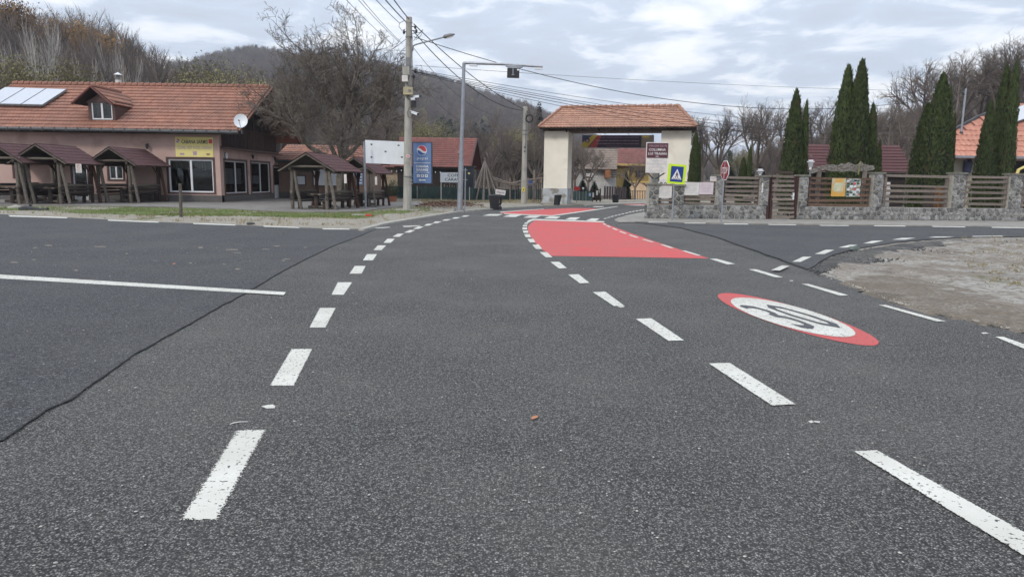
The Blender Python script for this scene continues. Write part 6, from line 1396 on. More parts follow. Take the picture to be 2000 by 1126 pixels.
# camera gantry
B2 = gp(897.5, 413.5); T2 = at(906.2, 123, B2.y); D2 = B2.y
t = thing('camera_gantry', 'galvanised mast with long arm carrying cameras over the road', 'gantry', B2)
mb = MB(); mb.tube([B2, B2.lerp(T2, .36)], [.135, .125], 12); mb.tube([B2.lerp(T2, .36), T2], [.10, .075], 12); mb.build('mast', M_steel, t)
mb = MB(); mb.box((B2.x, B2.y, .035), (.55, .55, .06)); mb.build('base_plate', M_steeld, t)
for a in (-1, 1):
    for b in (-1, 1): mb = MB(); mb.cyl((B2.x + a * .2, B2.y + b * .2, .06), .02, .02, .08, 6); mb.build('bolt', M_steeld, t)
A2 = at(1060, 130.5, D2 - .6); mb = MB(); mb.tube([at(905, 123, D2), at(985, 125.5, D2 - .3), A2], [.065, .06, .05], 8); mb.build('arm', M_steel, t)
def g2(x, y): return at(x, y, D2 - .6 * (x - 906) / 154)
for x0, x1, y in ((917, 932, 127.6), (1044, 1059, 134)):
    mb = MB(); mb.bar(g2(x0, y), g2(x1, y + .4), .14, .07); o = mb.build('detector', M_signw, t); mb = MB(); mb.bar(g2((x0 + x1) / 2 - 2, y - 1), g2((x0 + x1) / 2 - 2, y - 4), .05, .05); mb.build('clamp', M_steel, o)
mb = MB(); mb.bar(g2(988, 129), g2(1020, 131), .22, .06); mb.bar(g2(992, 132), g2(1016, 133.5), .2, .05); mb.build('bracket', M_steel, t)
mb = MB(); a = g2(990.5, 152); b = g2(1014.5, 134); mb.box(((a.x + b.x) / 2, a.y - .06, (a.z + b.z) / 2), (b.x - a.x, .32, b.z - a.z), M=Matrix.Rotation(radians(1.5), 3, 'Y')); o = mb.build('camera_box', M_blackp, t)
mb = MB(); c = g2(1002, 142) + Vector((0, -.24, 0)); mb.box(c, (.04, .03, .28)); mb.box(c - Vector((0, 0, .13)), (.12, .03, .04)); mb.build('antenna', M_steel, o); mb = MB(); c = g2(1012, 138) + Vector((0, -.235, 0)); mb.box(c, (.1, .01, .07)); mb.build('sticker', M_signw, o)
mb = MB(); c = at(899.8, 297, D2) ; mb.tube([c - Vector((0, 0, .05)), c + Vector((0, 0, .05))], .12, 10); mb.build('collar', M_steel, t)
# thin perforated post beside it
B = gp(908, 413.5); T = at(909, 328, B.y); t = thing('thin_marker_post', 'thin galvanised post with short cross bars right of the lamp mast', 'post', B); mb = MB(); mb.tube([B, T], .03, 6); mb.build('pipe', M_steel, t)
for y in (332, 351): mb = MB(); c = at(908.8, y, B.y); mb.box(c, (.2, .04, .03)); mb.build('cross_bar', M_steel, t)
# second pole with a coil
t, B3, T3 = pole((1023, 398.5), 1026, 208, .19, .14, 'second concrete pole with a black cable coil left of the gateway', mt=M_polec); D3 = B3.y
mb = MB(); c = at(1034, 231.5, D3 - .2); Rr = .21
mb.tube([c + Vector((cos(2 * pi * k / 24) * Rr, .03 * (k % 2), sin(2 * pi * k / 24) * Rr * 1.05)) for k in range(26)], .045, 6, cap=False); mb.build('cable_coil', M_cable, t)
mb = MB()
for x in (1032, 1038): mb.tube([at(x, 226, D3 - .2), at(1028, 216, D3 - .1)], .015, 5)
mb.tube([at(1027, 220, D3 - .16), at(1028, 250, D3 - .18), at(1026, 290, D3 - .2)], .012, 5); mb.build('loose_cable', M_cable, t)
for y in (287.5, 295.5): mb = MB(); c = at(1024.8, y, D3 - .2); mb.tube([c + Vector((0, .05, 0)), c - Vector((0, .03, 0))], .05, 8); mb.build('camera_eye', M_blackp, t)
mb = MB(); c = at(1022.5, 370, D3 - .20); mb.box(c, (.19, .03, .28)); o = mb.build('warning_plate', flat('warning yellow', (.62, .52, .08)), t); mb = MB(); mb.add([c + Vector((-.05, -.02, -.04)), c + Vector((.05, -.02, -.04)), c + Vector((0, -.02, .06))], [(0, 1, 2)]); mb.build('symbol', M_txtb, o)
for y in (255, 263): mb = MB(); c = at(1025, y, D3); mb.tube([c - Vector((0, 0, .03)), c + Vector((0, 0, .03))], .18, 10); mb.build('clamp', M_steeld, t)
# cables
def cable(A, B, sag, r, label, mt=None, n=26, grp='overhead cables'):
    A = Vector(A); B = Vector(B); mb = MB(); mb.tube([A.lerp(B, k / n) - Vector((0, 0, 4 * sag * (k / n) * (1 - k / n))) for k in range(n + 1)], r, 5)
    o = mb.build('overhead_cable', mt or M_cable, None, off=A); tag(o, label, 'cable', grp)
K = Vector((-3.8, -5, 0))
cable(p1(799, 38, -.2), (-3.6, -5, 8.9), .9, .022, 'thick cable from the concrete pole top leaving the photo furthest right')
cable(p1(793, 43, -.2), (-4.6, -5, 9.0), .9, .022, 'thick twisted cable left of the topmost one above the concrete pole')
cable(p1(781, 46, -.2), (-5.0, -5, 9.0), .9, .014, 'thinner grey cable arriving at the loop left of the pole top', M_cableg)
for i, (x, y, x2) in enumerate(((745, 65, -6.1), (757, 60, -5.6), (764, 64, -5.3))):
    cable(at(x + 22, y + 22, 44), (x2, -5, 9.3), .8, .013, ('leftmost thin wire passing over the walnut tree', 'middle thin wire passing over the walnut tree', 'thin wire over the walnut tree nearest the pole')[i], M_cableg, grp='thin wires over the walnut tree')
cable(p1(808, 47, -.1), at(1024, 214, D3), .35, .022, 'upper thick cable sweeping from the pole top down to the second pole'); cable(p1(808, 62, -.1), at(1022, 216, D3), .75, .022, 'lower thick cable sweeping from the first pole to the second pole')
cable(p1(812, 150, 0), at(1021, 228, D3), 1.55, .012, 'slack cable hanging lowest between the two concrete poles', M_cableg); cable(p1(808, 94, 0), at(1022, 220, D3), 1.2, .012, 'thin grey wire dipping between the two concrete poles', M_cableg)
cable(p1(808, 72, -.1), SERV, 1.9, .016, 'long single cable from the pole to the mast on the salmon roof')
FAR = lambda x, y, D=70: at(x, y, D)
cable(p1(811, 128), FAR(2150, 176, 60), .5, .009, 'faint high wire running level to the right edge', M_cableg)
for i, (y, sg, ye, r_) in enumerate(((136, 1.3, 232, .012), (138, 1.6, 238, .012), (140, 1.7, 243, .014), (141, 1.95, 247, .014), (143, 2.2, 252, .011))):
    cable(p1(812, y), FAR(2150, ye - 22, 75), sg + .9, r_, ('uppermost', 'second', 'third', 'fourth', 'lowest')[i] + ' cable of the bundle passing over the gateway roof', M_cable if i > 1 else M_cableg, grp='cable bundle passing over the gateway')
cable(at(1029, 212, D3), at(1085, 262, 80), .2, .012, 'short wire running from the second pole behind the gateway'); cable(p1(797, 73), at(690, 125, 46), .3, .012, 'short service wire from the pole into the walnut crown')
P_ = at(1793, 232, 62)

# ================================================================== BINS AND SMALL THINGS
B = gp(966, 409.5); t = thing('wheelie_bin', 'black wheelie bin with a paper sign beside the road left of the gateway', 'bin', B, radians(12)); 
def lb(vs, fs, name, mt, par): mb = MB(); mb.add(vs, fs); return mb.build(name, mt, par, off=Vector((0, 0, 0)))
H6 = [(0, 3, 2, 1), (4, 5, 6, 7), (0, 1, 5, 4), (1, 2, 6, 5), (2, 3, 7, 6), (3, 0, 4, 7)]
lb([(-.20, -.2, .06), (.16, -.2, .06), (.16, .2, .06), (-.20, .2, .06), (-.25, -.25, .70), (.22, -.25, .70), (.22, .25, .70), (-.25, .25, .70)], H6, 'body', M_blackp, t)
lb([(-.33, -.27, .70), (.26, -.27, .70), (.26, .27, .70), (-.33, .27, .70), (-.30, -.25, .75), (.24, -.25, .78), (.24, .25, .78), (-.30, .25, .75)], H6, 'lid', M_blackp, t)
for s in (-1, 1): mb = MB(); mb.tube([(.24, s * .17, .10), (.24, s * .24, .10)], .1, 12); mb.build('wheel', M_blackp, t, off=Vector((0, 0, 0)))
mb = MB(); mb.tube([(.2, -.22, .66), (.34, -.22, .62), (.34, .22, .62), (.2, .22, .66)], .02, 6); mb.tube([(.2, 0, .66), (.33, 0, .55), (.30, 0, .3), (.18, 0, .25)], .06, 6); mb.build('handle', M_blackp, t, off=Vector((0, 0, 0)))
PP = Plane(0, B.y + .1, 1, 0); c4 = [(968, 369), (988, 372), (986.5, 381.5), (967.5, 379)]
t2 = thing('paper_sign', 'crumpled white hand lettered sign standing behind the wheelie bin', 'paper sign', PP.P(PP.at(977, 380)[0], 0))
q = [PP.P(*PP.at(x, y)) for x, y in c4]; mb = MB(); mb.slab([q[3], q[2], q[1], q[0]], .015); mb.build('sheet', M_signw2, t2)
ce = sum(q, Vector()) / 4; text_part(t2, 'Cafenea 50m', M_txtb, ce + Vector((0, -.012, 0)), (q[1] - q[0]), (0, 0, 1), .38, .09, shear=.3)
mb = MB(); mb.bar((ce.x, B.y + .13, 0), (ce.x, B.y + .13, ce.z), .04, .03); mb.build('stake', M_plank, t2)
def basket(x, y, w, h, label, lean=0):
    B = gp(x, y); t = thing('litter_bin', label, 'litter bin', B, 0, 'small black slatted litter bins'); n = 12
    for k in range(n):
        a = 2 * pi * k / n; p0 = B + Vector((cos(a) * w * .42, sin(a) * w * .42, .04)); p1_ = B + Vector((cos(a) * w * .5 + lean, sin(a) * w * .5, h)); mb = MB(); mb.bar(p0, p1_, w * .22, .02, (cos(a), sin(a), 0)); mb.build('slat', M_blackp, t)
    mb = MB(); mb.tube([B + Vector((0, 0, .05)), B + Vector((lean * .9, 0, h * .93))], [w * .36, w * .42], 12); mb.build('liner', M_blackp, t)
    mb = MB(); mb.tube([B + Vector((lean, 0, h)), B + Vector((lean, 0, h + .04))], w * .53, 12); mb.build('rim', M_blackp, t)
basket(1087, 401.5, .42, .62, 'leaning black slatted bin at the foot of the left gateway pillar', .08); basket(1202, 396.5, .46, .56, 'black litter bin in front of the brown plank fence')
# shade net fence
base = [(726, 388), (745, 386.5), (800, 388), (860, 390.5), (920, 393), (990, 391.5), (1062, 390)]; topf = [(726, 364), (745, 363.5), (800, 364), (860, 364), (880, 366), (910, 366.5), (960, 368.5), (1000, 370), (1062, 369)]
BD = [gp(x, y) for x, y in base]
t = thing('shade_net_fence', 'low fence covered in dark green shade net behind the terrace', 'fence', BD[3]); mb = MB(); prev = None; pts = []
for k in range(1, len(base)):
    for s in range(14 if k > 1 else 6):
        n_s = 14 if k > 1 else 6
        x = base[k - 1][0] + (base[k][0] - base[k - 1][0]) * s / n_s; b = BD[k - 1].lerp(BD[k], s / n_s); z = at(x, lerp_tab(topf, x), b.y).z + .03 * sin(x * .35); pts.append((b + Vector((0, .08 * sin(x * .21), 0)), z))
for j, (b, z) in enumerate(pts): mb.v += [Vector((b.x, b.y, .02)), Vector((b.x, b.y + .05 * sin(j * 1.3), z * .5)), Vector((b.x, b.y, z))]
for j in range(len(pts) - 1): mb.f += [(3 * j, 3 * j + 3, 3 * j + 4, 3 * j + 1), (3 * j + 1, 3 * j + 4, 3 * j + 5, 3 * j + 2)]; mb.uv += [None, None]
mb.build('net', M_net, t)
for x in (770, 815, 917, 955, 1006, 1045):
    yb = lerp_tab(base, x); b = gp(x, yb + .3); z = at(x, lerp_tab(topf, x) - 1.5, b.y).z; mb = MB(); mb.bar(b, (b.x, b.y, z), .07, .07); mb.build('post', M_polec if x == 917 else M_steeld, t)
for i, x in enumerate(range(925, 1062, 3)):   # rustic pale stakes showing above the net
    pass
t = thing('stake_fence', 'pale wooden stake fence standing behind the green net', 'fence', at(985, 385, 54) * Vector((1, 1, 0)) if False else Vector((at(985, 385, 54).x, 54, 0)))
for i in range(40):
    x = 868 + i * 4.9; b = at(x, 388, 54); z = at(x, 360 + 2 * sin(i * 2.1), 54).z; mb = MB(); mb.bar((b.x, 54, 0), (b.x + .02 * sin(i), 54, z), .09, .03); mb.build('stake', M_plank, t)
# teepee of poles
Dt = 51.5; ap_ = at(947, 313, Dt); t = thing('pole_teepee', 'teepee frame of bare wooden poles behind the green net', 'teepee frame', (ap_.x, Dt, 0))
for i, (x, y) in enumerate(((921, 366), (927, 372), (931, 374), (944, 372), (957, 370), (965, 371), (972, 372), (977, 371), (947, 374))):
    dy = (-1.1, .6, -1.3, -1.4, -1.1, .5, -1, .9, 1.4)[i]; b = at(x, 384, Dt + dy); x_b = ap_.x + (b.x - ap_.x) * 1.1; e = Vector((x_b, Dt + dy, 0)); d = (ap_ - e); mb = MB(); mb.tube([e, ap_ + d * .05], [.07 if i != 3 else .1, .045], 6); mb.build('pole', M_plank if i % 3 else M_carved, t)
t = thing('pole_railing', 'rustic rail of bent branches between teepee and gateway', 'railing', (at(1010, 380, 53).x, 53, 0))
for a, b, c in (((935, 350), (962, 346), (995, 358)), ((960, 349), (985, 357), (1010, 358)), ((1000, 358), (1025, 352), (1060, 348)), ((993, 361), (1010, 361), (1058, 360))):
    mb = MB(); mb.tube([at(*a, 53), at(*b, 53), at(*c, 53)], .07, 6); mb.build('rail', M_plank, t)
for x in (962, 996, 1030, 1043, 1057): mb = MB(); b = at(x, 390, 53); mb.tube([(b.x, 53, 0), at(x + .5, 347 if x != 1043 else 332, 53)], .07, 6); mb.build('upright', M_plank, t)
t = thing('blue_barrel', 'small blue barrel behind the rail left of the gateway', 'barrel', (at(1033, 380, 56).x, 56, 0)); mb = MB(); b = at(1033, 360, 56); mb.cyl((b.x, 56, 1.05), .28, .28, .45, 12); mb.build('drum', flat('barrel blue', (.04, .08, .25)), t); mb = MB(); mb.cyl((b.x, 56, 0), .3, .3, 1.04, 8); mb.build('stand', M_log, t)
# dark metal mesh panels left of the gateway and wooden posts
t = thing('mesh_gate', 'black metal mesh gate touching the left gateway pillar', 'gate', (at(1050, 390, 50).x, 50, 0))
for x in (1043, 1047, 1052, 1056, 1060): mb = MB(); b = at(x, 390, 50); mb.bar((b.x, 50, 0), at(x, 357, 50), .05, .05); mb.build('bar', M_blackp, t)
for y in (358, 372, 388): mb = MB(); mb.bar(at(1043, y, 50), at(1060, y, 50), .04, .04); mb.build('rail', M_blackp, t)
# things through the gateway
G = Plane(0, 60, cos(radians(-6)), sin(radians(-6)))
t = thing('plank_fence', 'dark brown vertical plank fence seen through the gateway', 'fence', G.P(G.at(1200, 380)[0], 0))
for i in range(9):
    a, b = G.at(1179 + i * 5, 378)[0], G.at(1179 + (i + 1) * 5, 378)[0]; z = G.at(1200, 363.5 + .2 * i)[1]; mb = MB(); mb.pbox(G, a + .01, b - .03, .05, z, -.03 if i % 2 else 0, .03); mb.build('plank', mat('plum brown sheet', (.045, .032, .036), (.035, .025, .028), scale=3), t)
mb = MB(); mb.tube([G.P(G.at(1183, 375)[0], 1.0, .06), G.P(G.at(1183, 375)[0], 1.35, .06)], .03, 6); mb.build('handle', M_steel, t)
t = thing('rust_railing', 'thin rust red railing in front of the sand heap', 'railing', (at(1243, 385, 62).x, 62, 0))
for i in range(9): x = 1226 + i * 4.8; mb = MB(); b = at(x, 390, 62); mb.bar((b.x, 62, 0), at(x, 372, 62), .04, .04); mb.build('bar', M_tile_red if False else M_maroon, t)
mb = MB(); mb.bar(at(1225, 373, 62), at(1266, 373.5, 62), .04, .05); mb.build('rail', M_maroon, t)
mb = MB(); c = at(1246, 388, 66); n = 22
for j in range(9):
    for k in range(n):
        a = 2 * pi * k / n; r_ = 1.75 * (1 - j / 9); mb.v.append(Vector((c.x + cos(a) * r_, 66 + sin(a) * r_, 1.35 * sin(pi / 2 * j / 9) * (1 + .2 * noise.noise(Vector((cos(a) * 2, sin(a) * 2, j)))))))
for j in range(8):
    for k in range(n): mb.f.append((j * n + k, j * n + (k + 1) % n, (j + 1) * n + (k + 1) % n, (j + 1) * n + k)); mb.uv.append(None)
mb.f.append(tuple(8 * n + k for k in range(n))); mb.uv.append(None)
single('sand_heap', mb, mat('orange sand', (.42, .29, .17), (.34, .23, .13), scale=3, bump=.4), 'heap of orange sand in front of the yellow house', 'sand heap')
c = at(1127, 368, 50); t = thing('red_oval_sign', 'red oval sign on a thin post just inside the gateway', 'sign', (c.x, 50, 0)); mb = MB(); mb.add([c + Vector((cos(2 * pi * k / 20) * .24, -.02, sin(2 * pi * k / 20) * .14)) for k in range(20)] + [c + Vector((cos(2 * pi * k / 20) * .24, .02, sin(2 * pi * k / 20) * .14)) for k in range(20)], [tuple(range(20)), tuple(range(39, 19, -1))] + [(i, 20 + i, 20 + (i + 1) % 20, (i + 1) % 20) for i in range(20)]); mb.build('face', flat('bright red enamel', (.55, .03, .03)), t)
mb = MB(); mb.tube([(c.x, 50.05, 0), (c.x, 50.05, c.z)], .03, 6); mb.build('post', M_steeld, t)
c = at(1139, 368, 50); mb = MB(); mb.tube([(c.x, 50, 0), (c.x, 50, c.z - .08)], .02, 5); t = thing('garden_globe_light', 'tiny white ball light right of the red oval sign', 'lamp', (c.x, 50, 0)); mb.build('stem', M_steeld, t)
mb = MB(); mb.tube([c + Vector((0, 0, z)) for z in (-.08, -.05, 0, .05, .08)], [.02, .07, .08, .07, .02], 8); mb.build('globe', M_signw, t)
NB = Plane(0, 52, 1, 0); t = thing('notice_stand', 'rust coloured timber stand with two paper notices inside the gateway', 'notice stand', NB.P(NB.at(1162, 380)[0], 0))
for x, y in ((1158, 368), (1166, 372), (1173, 368)): u, z = NB.at(x, y); mb = MB(); mb.pbox(NB, u - .04, u + .04, 0, z, -.08, 0); mb.build('post', M_logr, t)
for y in (371, 385): u0, z = NB.at(1158, y); u1, _ = NB.at(1173, y); mb = MB(); mb.pbox(NB, u0, u1, z - .03, z + .03, 0, .03); mb.build('rail', M_logr, t)
for q, mt in (((1157, 376, 1160, 385), M_signw2), ((1164, 372, 1168, 381), M_signw2), ((1150, 377, 1154, 383), flat('pale blue print', (.3, .38, .6)))): r = NB.rect(*q); mb = MB(); mb.pbox(NB, r[0], r[2], r[1], r[3], .03, .05); mb.build('notice', mt, t)
t = thing('net_fence', 'dark netted fence behind the red oval sign inside the gateway', 'fence', (at(1138, 388, 54).x, 54, 0)); q = Plane(0, 54, 1, 0); r = q.rect(1118, 374, 1156, 394); mb = MB(); mb.pbox(q, r[0], r[2], .0, r[3], -.02, 0); mb.build('net', M_net, t)
mb = MB(); [mb.pbox(q, r[0] + k * .5, r[0] + k * .5 + .05, 0, r[3] + .08, .0, .04) for k in range(4)]; mb.build('post', M_steeld, t)
t = thing('direction_signs', 'stack of pale direction boards on a post before the white house', 'sign', (at(1154, 390, 62).x, 62, 0)); q = Plane(0, 62, 1, 0)
for k, (x0, x1) in enumerate(((1145, 1162), (1145, 1152), (1153, 1168), (1145, 1160))): r = q.rect(x0, 339 + k * 3.1 - (k == 2) * 2, x1, 341.4 + k * 3.1 - (k == 2) * 2); mb = MB(); mb.pbox(q, r[0], r[2], r[1], r[3], 0, .03); mb.build('board', M_signw2, t)
mb = MB(); a = at(1157, 345, 62.1); mb.tube([(a.x, 62.1, 0), (a.x, 62.1, at(1157, 337, 62).z)], .05, 6); mb.build('post', M_polec, t)
# litter and odds and ends
B = gp(353.5, 427.5); t = thing('wooden_marker_post', 'lone short wooden post in the grass verge before the shop window', 'post', B); T = at(351.8, 358.5, B.y); mb = MB(); mb.tube([B, B.lerp(T, .5) + Vector((.01, 0, 0)), T], [.06, .055, .055], 7); mb.build('stake', M_logg, t); mb = MB(); mb.tube([T - Vector((0, 0, .12)), T - Vector((0, 0, .10))], .062, 7); mb.build('band', M_log, t)
c = gp(720, 424); mb = MB(); mb.box(c + Vector((0, 0, .075)), (.24, .11, .08), .15); single('red_brick', mb, flat('bright red plastic', (.62, .05, .035)), 'bright red block lying on the sandy verge', 'block')
c = gp(703, 423); mb = MB(); mb.box(c + Vector((.0, .2, .06)), (.7, .4, .05), .1); single('concrete_slab', mb, M_kerb, 'pale broken slab lying behind the red block', 'slab')
P = gp(60, 413); mb = MB(); mb.tube([P + Vector((-.45, 0, .08)), P + Vector((-.2, .05, .12)), P + Vector((.1, -.05, .1)), P + Vector((.5, .0, .07))], [.09, .12, .1, .06], 7); mb.tube([P + Vector((-.1, .1, .1)), P + Vector((-.05, .1, .28))], .05, 6); mb.tube([P + Vector((.1, .2, .05)), P + Vector((.6, .15, .09))], .07, 6); single('black_bundle', mb, M_blackp, 'black rubber bundle dropped on the verge at the far left', 'rubber bundle')
P = gp(32, 409); mb = MB(); mb.tube([P + Vector((-.35, 0, .06)), P + Vector((0, 0, .1)), P + Vector((.4, 0, .04))], [.05, .1, .03], 7); single('pale_log', mb, M_kerb, 'pale barkless log lying behind the black bundle', 'log')
for x, y, w, lbl in ((495, 439.8, .45, 'flat grey rubble lump on the verge edge, middle of the bay'), (345, 430.5, .3, 'small pale stone beside the wooden marker post'), (752, 423, .5, 'pale stone slab at the foot of the billboard verge'), (1066, 398.5, .9, 'low pile of pale stones left of the gateway pillar')):
    P = gp(x, y); mb = MB()
    for k in range(5 if w > .5 else 2):
        q = P + Vector((rs_.uniform(-.5, .5) * w, rs_.uniform(-.2, .2) * w, .04)); s = w * rs_.uniform(.15, .25); mb.tube([q - Vector((s, 0, 0)), q - Vector((s * .5, 0, -.02)), q + Vector((s * .6, .02, .02)), q + Vector((s, 0, 0))], [s * .2, s * .5, s * .45, s * .15], 6)
    single('stone', mb, M_kerb if w != .45 else M_plinth, lbl, 'stone', 'loose stones on the verges')
# manhole cover on the gravel seen as dull plate
P = gp(1668, 488, .03); mb = MB(); mb.box(P + Vector((0, 0, .05)), (.16, .12, .07), .5); mb.box(P + Vector((.1, .05, .03)), (.1, .08, .05), 1.2); single('green_stone', mb, mat('green grey stone', (.20, .25, .22), (.14, .18, .16)), 'greenish stone on the tar edge of the gravel corner', 'stone')

# ================================================================== PICNIC SHELTERS
rw = random.Random(4)
def log(mb, a, b, r, n=8):
    a = Vector(a); b = Vector(b); k = 4; pts = [a.lerp(b, i / k) + Vector((rw.uniform(-.012, .012), rw.uniform(-.012, .012), 0)) for i in range(k + 1)]
    mb.tube(pts, [r * rw.uniform(.92, 1.1) for _ in pts], n)
def make_shelter(label, w=1.35, L=2.9, eave=1.98, apex=2.80):
    t = thing('picnic_shelter', label, 'picnic shelter', (0, 0, 0), 0, 'timber picnic shelters on the terrace'); O = Vector((0, 0, 0))
    def part(name, mt, f, par=None): mb = MB(); f(mb); return mb.build(name, mt, par or t, off=O)
    ws = w * .62
    for i, (x, y) in enumerate(((-ws, .15), (ws, .15), (-ws, L - .25), (ws, L - .25))):
        mt = M_logg if y < 1 else M_logr
        part('post', mt, lambda mb: log(mb, (x, y, .08), (x, y, eave + .12), .085)); sgn = 1 if x > 0 else 1
        part('slanted_post', mt, lambda mb: log(mb, (x + .42 * (1 if y < 1 or x > 0 else -.6), y - .02, .08), (x + .1, y + .02, eave + .02), .075))
        part('brace', mt, lambda mb: log(mb, (x, y + (.05 if y < 1 else -.05), eave - .42), (x, y + (.55 if y < 1 else -.55), eave + .05), .045, 6))
    for s in (-1, 1): part('plate_beam', M_log, lambda mb: log(mb, (s * ws, -.05, eave + .1), (s * ws, L, eave + .1), .07))
    for y in (.12, L - .2):
        part('tie_beam', M_logg if y < 1 else M_log, lambda mb: log(mb, (-w * .8, y, eave + .22), (w * .8, y, eave + .22), .055))
    for y in (-.08, L + .02):
        for s in (-1, 1): part('barge_board', M_logg, lambda mb: mb.bar((s * w, y, eave - .02), (0, y, apex + .0), .05, .12, (0, 1, 0)))
    for s in (-1, 1):
        q = [(0, -.12, apex + .05), (s * (w + .05), -.12, eave), (s * (w + .05), L + .06, eave), (0, L + .06, apex + .05)]
        if s > 0: q = q[::-1]
        q = [Vector(p) for p in q]
        nn = (q[1] - q[0]).cross(q[2] - q[0]).normalized()
        if nn.z < 0: q = q[::-1]
        part('roof_panel', M_log, lambda mb: mb.slab([p - Vector((0, 0, .012)) for p in q], .04))
        a, b = Vector((s * (w + .07), 0, eave - .015)), Vector((0, 0, apex + .055)); rows = 6
        for k in range(rows):                  # overlapping courses of shingle
            lo, hi = a.lerp(b, k / rows), a.lerp(b, (k + 1.08) / rows); up = Vector((0, 0, .035)); mb = MB(); m_n = 9; jag_ = []
            f0 = [Vector((lo.x, -.14 + (L + .22) * i / m_n, lo.z + .035 + (.008 if (i + k) % 2 else 0))) for i in range(m_n + 1)]; f1 = [Vector((hi.x, p.y, hi.z + .02)) for p in f0]; f2 = [p - up for p in f0]
            mb.add(f0 + f1 + f2, [(i, i + 1, m_n + 2 + i, m_n + 1 + i) for i in range(m_n)] + [(2 * m_n + 2 + i, 2 * m_n + 3 + i, i + 1, i) for i in range(m_n)]); mb.build('shingle_course', M_shingle, t, off=O)
    # benches: seat planks and stacked log backrests along both sides
    for s in (-1, 1):
        for k in range(3): part('backrest_log', M_logg if k == 2 else M_log, lambda mb: log(mb, (s * (ws + .02), .05, .62 + k * .17), (s * (ws + .02), L - .2, .62 + k * .17), .075))
        part('bench_seat', M_log, lambda mb: mb.box((s * (ws - .24), L / 2 - .05, .50), (.34, L - .5, .06)))
        for y in (.35, L - .55): part('bench_leg', M_log, lambda mb: log(mb, (s * (ws - .24), y, .08), (s * (ws - .24), y, .48), .09))
    return t
def make_table(label):
    t = thing('picnic_table', label, 'picnic table', (0, 0, 0), 0, 'log picnic tables in the shelters'); O = Vector((0, 0, 0))
    for k in range(4): mb = MB(); mb.box((-.27 + .18 * k, 0, .83), (.165, 1.9, .07)); mb.build('table_plank', M_logg if k % 2 else M_log, t, off=O)
    for y in (-.7, .7): mb = MB(); mb.tube([(0, y, .08), (0, y, .8)], .12, 8); mb.build('trestle', M_log, t, off=O); mb = MB(); mb.tube([(-.4, y, .2), (.4, y, .2)], .06, 7); mb.build('foot_rail', M_logg, t, off=O)
    return t
sh = [(gp(70, 403).x, 33.3, -.13, 'big picnic shelter with no parking notice, front left of the guest house', 'log table inside the big left shelter with the notice'),
      (gp(-42, 404).x, 33.0, -.10, 'picnic shelter cut off by the left edge of the photo', 'log table in the shelter cut by the left edge'),
      (at(62, 397, 37.0).x, 37.4, .05, 'picnic shelter hidden behind the big left one', 'log table in the hidden rear shelter'),
      (at(229, 398, 36.3).x, 36.0, -.08, 'picnic shelter between the notice shelter and the shop window', 'log table in the shelter left of the shop window'),
      (at(604, 412, 31.8).x, 31.7, -.20, 'picnic shelter in front of the annex notice boards', 'log table in the shelter before the annex'),
      (at(693, 407, 35.3).x, 35.4, -.15, 'smaller picnic shelter under the walnut tree left of the billboard', 'log table under the small shelter by the billboard')]
s0 = make_shelter(sh[0][3]); t0 = make_table(sh[0][4])
for i, (x, y, rz, l1, l2) in enumerate(sh):
    sc = (1, 1, 1) if i < 4 else ((1.0, .95, .90) if i == 4 else (.82, .85, .88))
    if i == 0: s, tb = s0, t0; s.location = (x, y, 0); tb.location = (x, y + 1.4, 0)
    else: s = dup(s0, (x, y, 0), rz, l1); tb = dup(t0, (x - sin(rz) * 1.4, y + 1.4, 0), rz, l2); s.scale = sc; tb.scale = (sc[0], .95 * sc[1], sc[2])
for i, (x, y, lbx) in enumerate(((655.5, 349, 'small white tag hanging on the post of the shelter before the annex'), (734.5, 353, 'small white tag on the right post of the small shelter'))):
    c = at(x + 19 if i == 0 else x, y, 31.5 if i == 0 else 35.2); mb = MB(); mb.box(c, (.11, .02, .40), 0); single('hanging_tag', mb, M_signw2, lbx, 'tag', 'white tags on the shelter posts')
# plant pot
P = gp(766, 396.5); P.z = .0; t = thing('potted_shrub', 'dark leafy shrub in an orange clay pot on the terrace corner', 'potted plant', P)
mb = MB(); mb.tube([P + Vector((0, 0, z)) for z in (.09, .1, .36, .42, .43)], [.2, .24, .30, .33, .26], 14); mb.build('pot', mat('terracotta', (.34, .13, .07), (.26, .10, .06)), t)
mb = MB(); mb2 = MB()
for k in range(34):
    a = rw.uniform(0, 6.28); h = rw.uniform(.7, 1.5); sp_ = rw.uniform(.1, .52); tip = P + Vector((cos(a) * sp_, sin(a) * sp_, h)); mb2.tube([P + Vector((0, 0, .4)), (P + tip) / 2 + Vector((0, 0, .2)), tip], [.012, .01, .006], 3, cap=False)
    for j in range(38):
        f = rw.uniform(.3, 1.02); q = P.lerp(tip, f) + Vector((rw.gauss(0, .07), rw.gauss(0, .07), rw.gauss(.05, .05))); d = Vector((rw.gauss(0, 1), rw.gauss(0, 1), rw.gauss(.5, .6))).normalized(); s = d.orthogonal().normalized() * .018; l = .09
        mb.add([q - s, q + d * l * .5 + s * .3 - s * 1.3, q + d * l, q + d * l * .5 + s], [(0, 1, 2, 3)])
mb2.build('stems', M_bark, t); mb.build('foliage', M_shrub, t)
# string lights on the beige building
t = thing('string_lights', 'string of white bulbs across the beige building', 'string lights', at(800, 336, 57)); mb = MB(); q = [at(746 + i * 9.5, 333 + 4 * ((i - 6) / 6) ** 2 - 2 + (i % 2), 57) for i in range(17)]; mb.tube(q, .012, 4); mb.build('wire', M_cable, t)
for p in q[::1]: mb = MB(); mb.tube([p, p - Vector((0, 0, .05)), p - Vector((0, 0, .12))], [.02, .05, .02], 6); mb.build('bulb', M_signw, t)

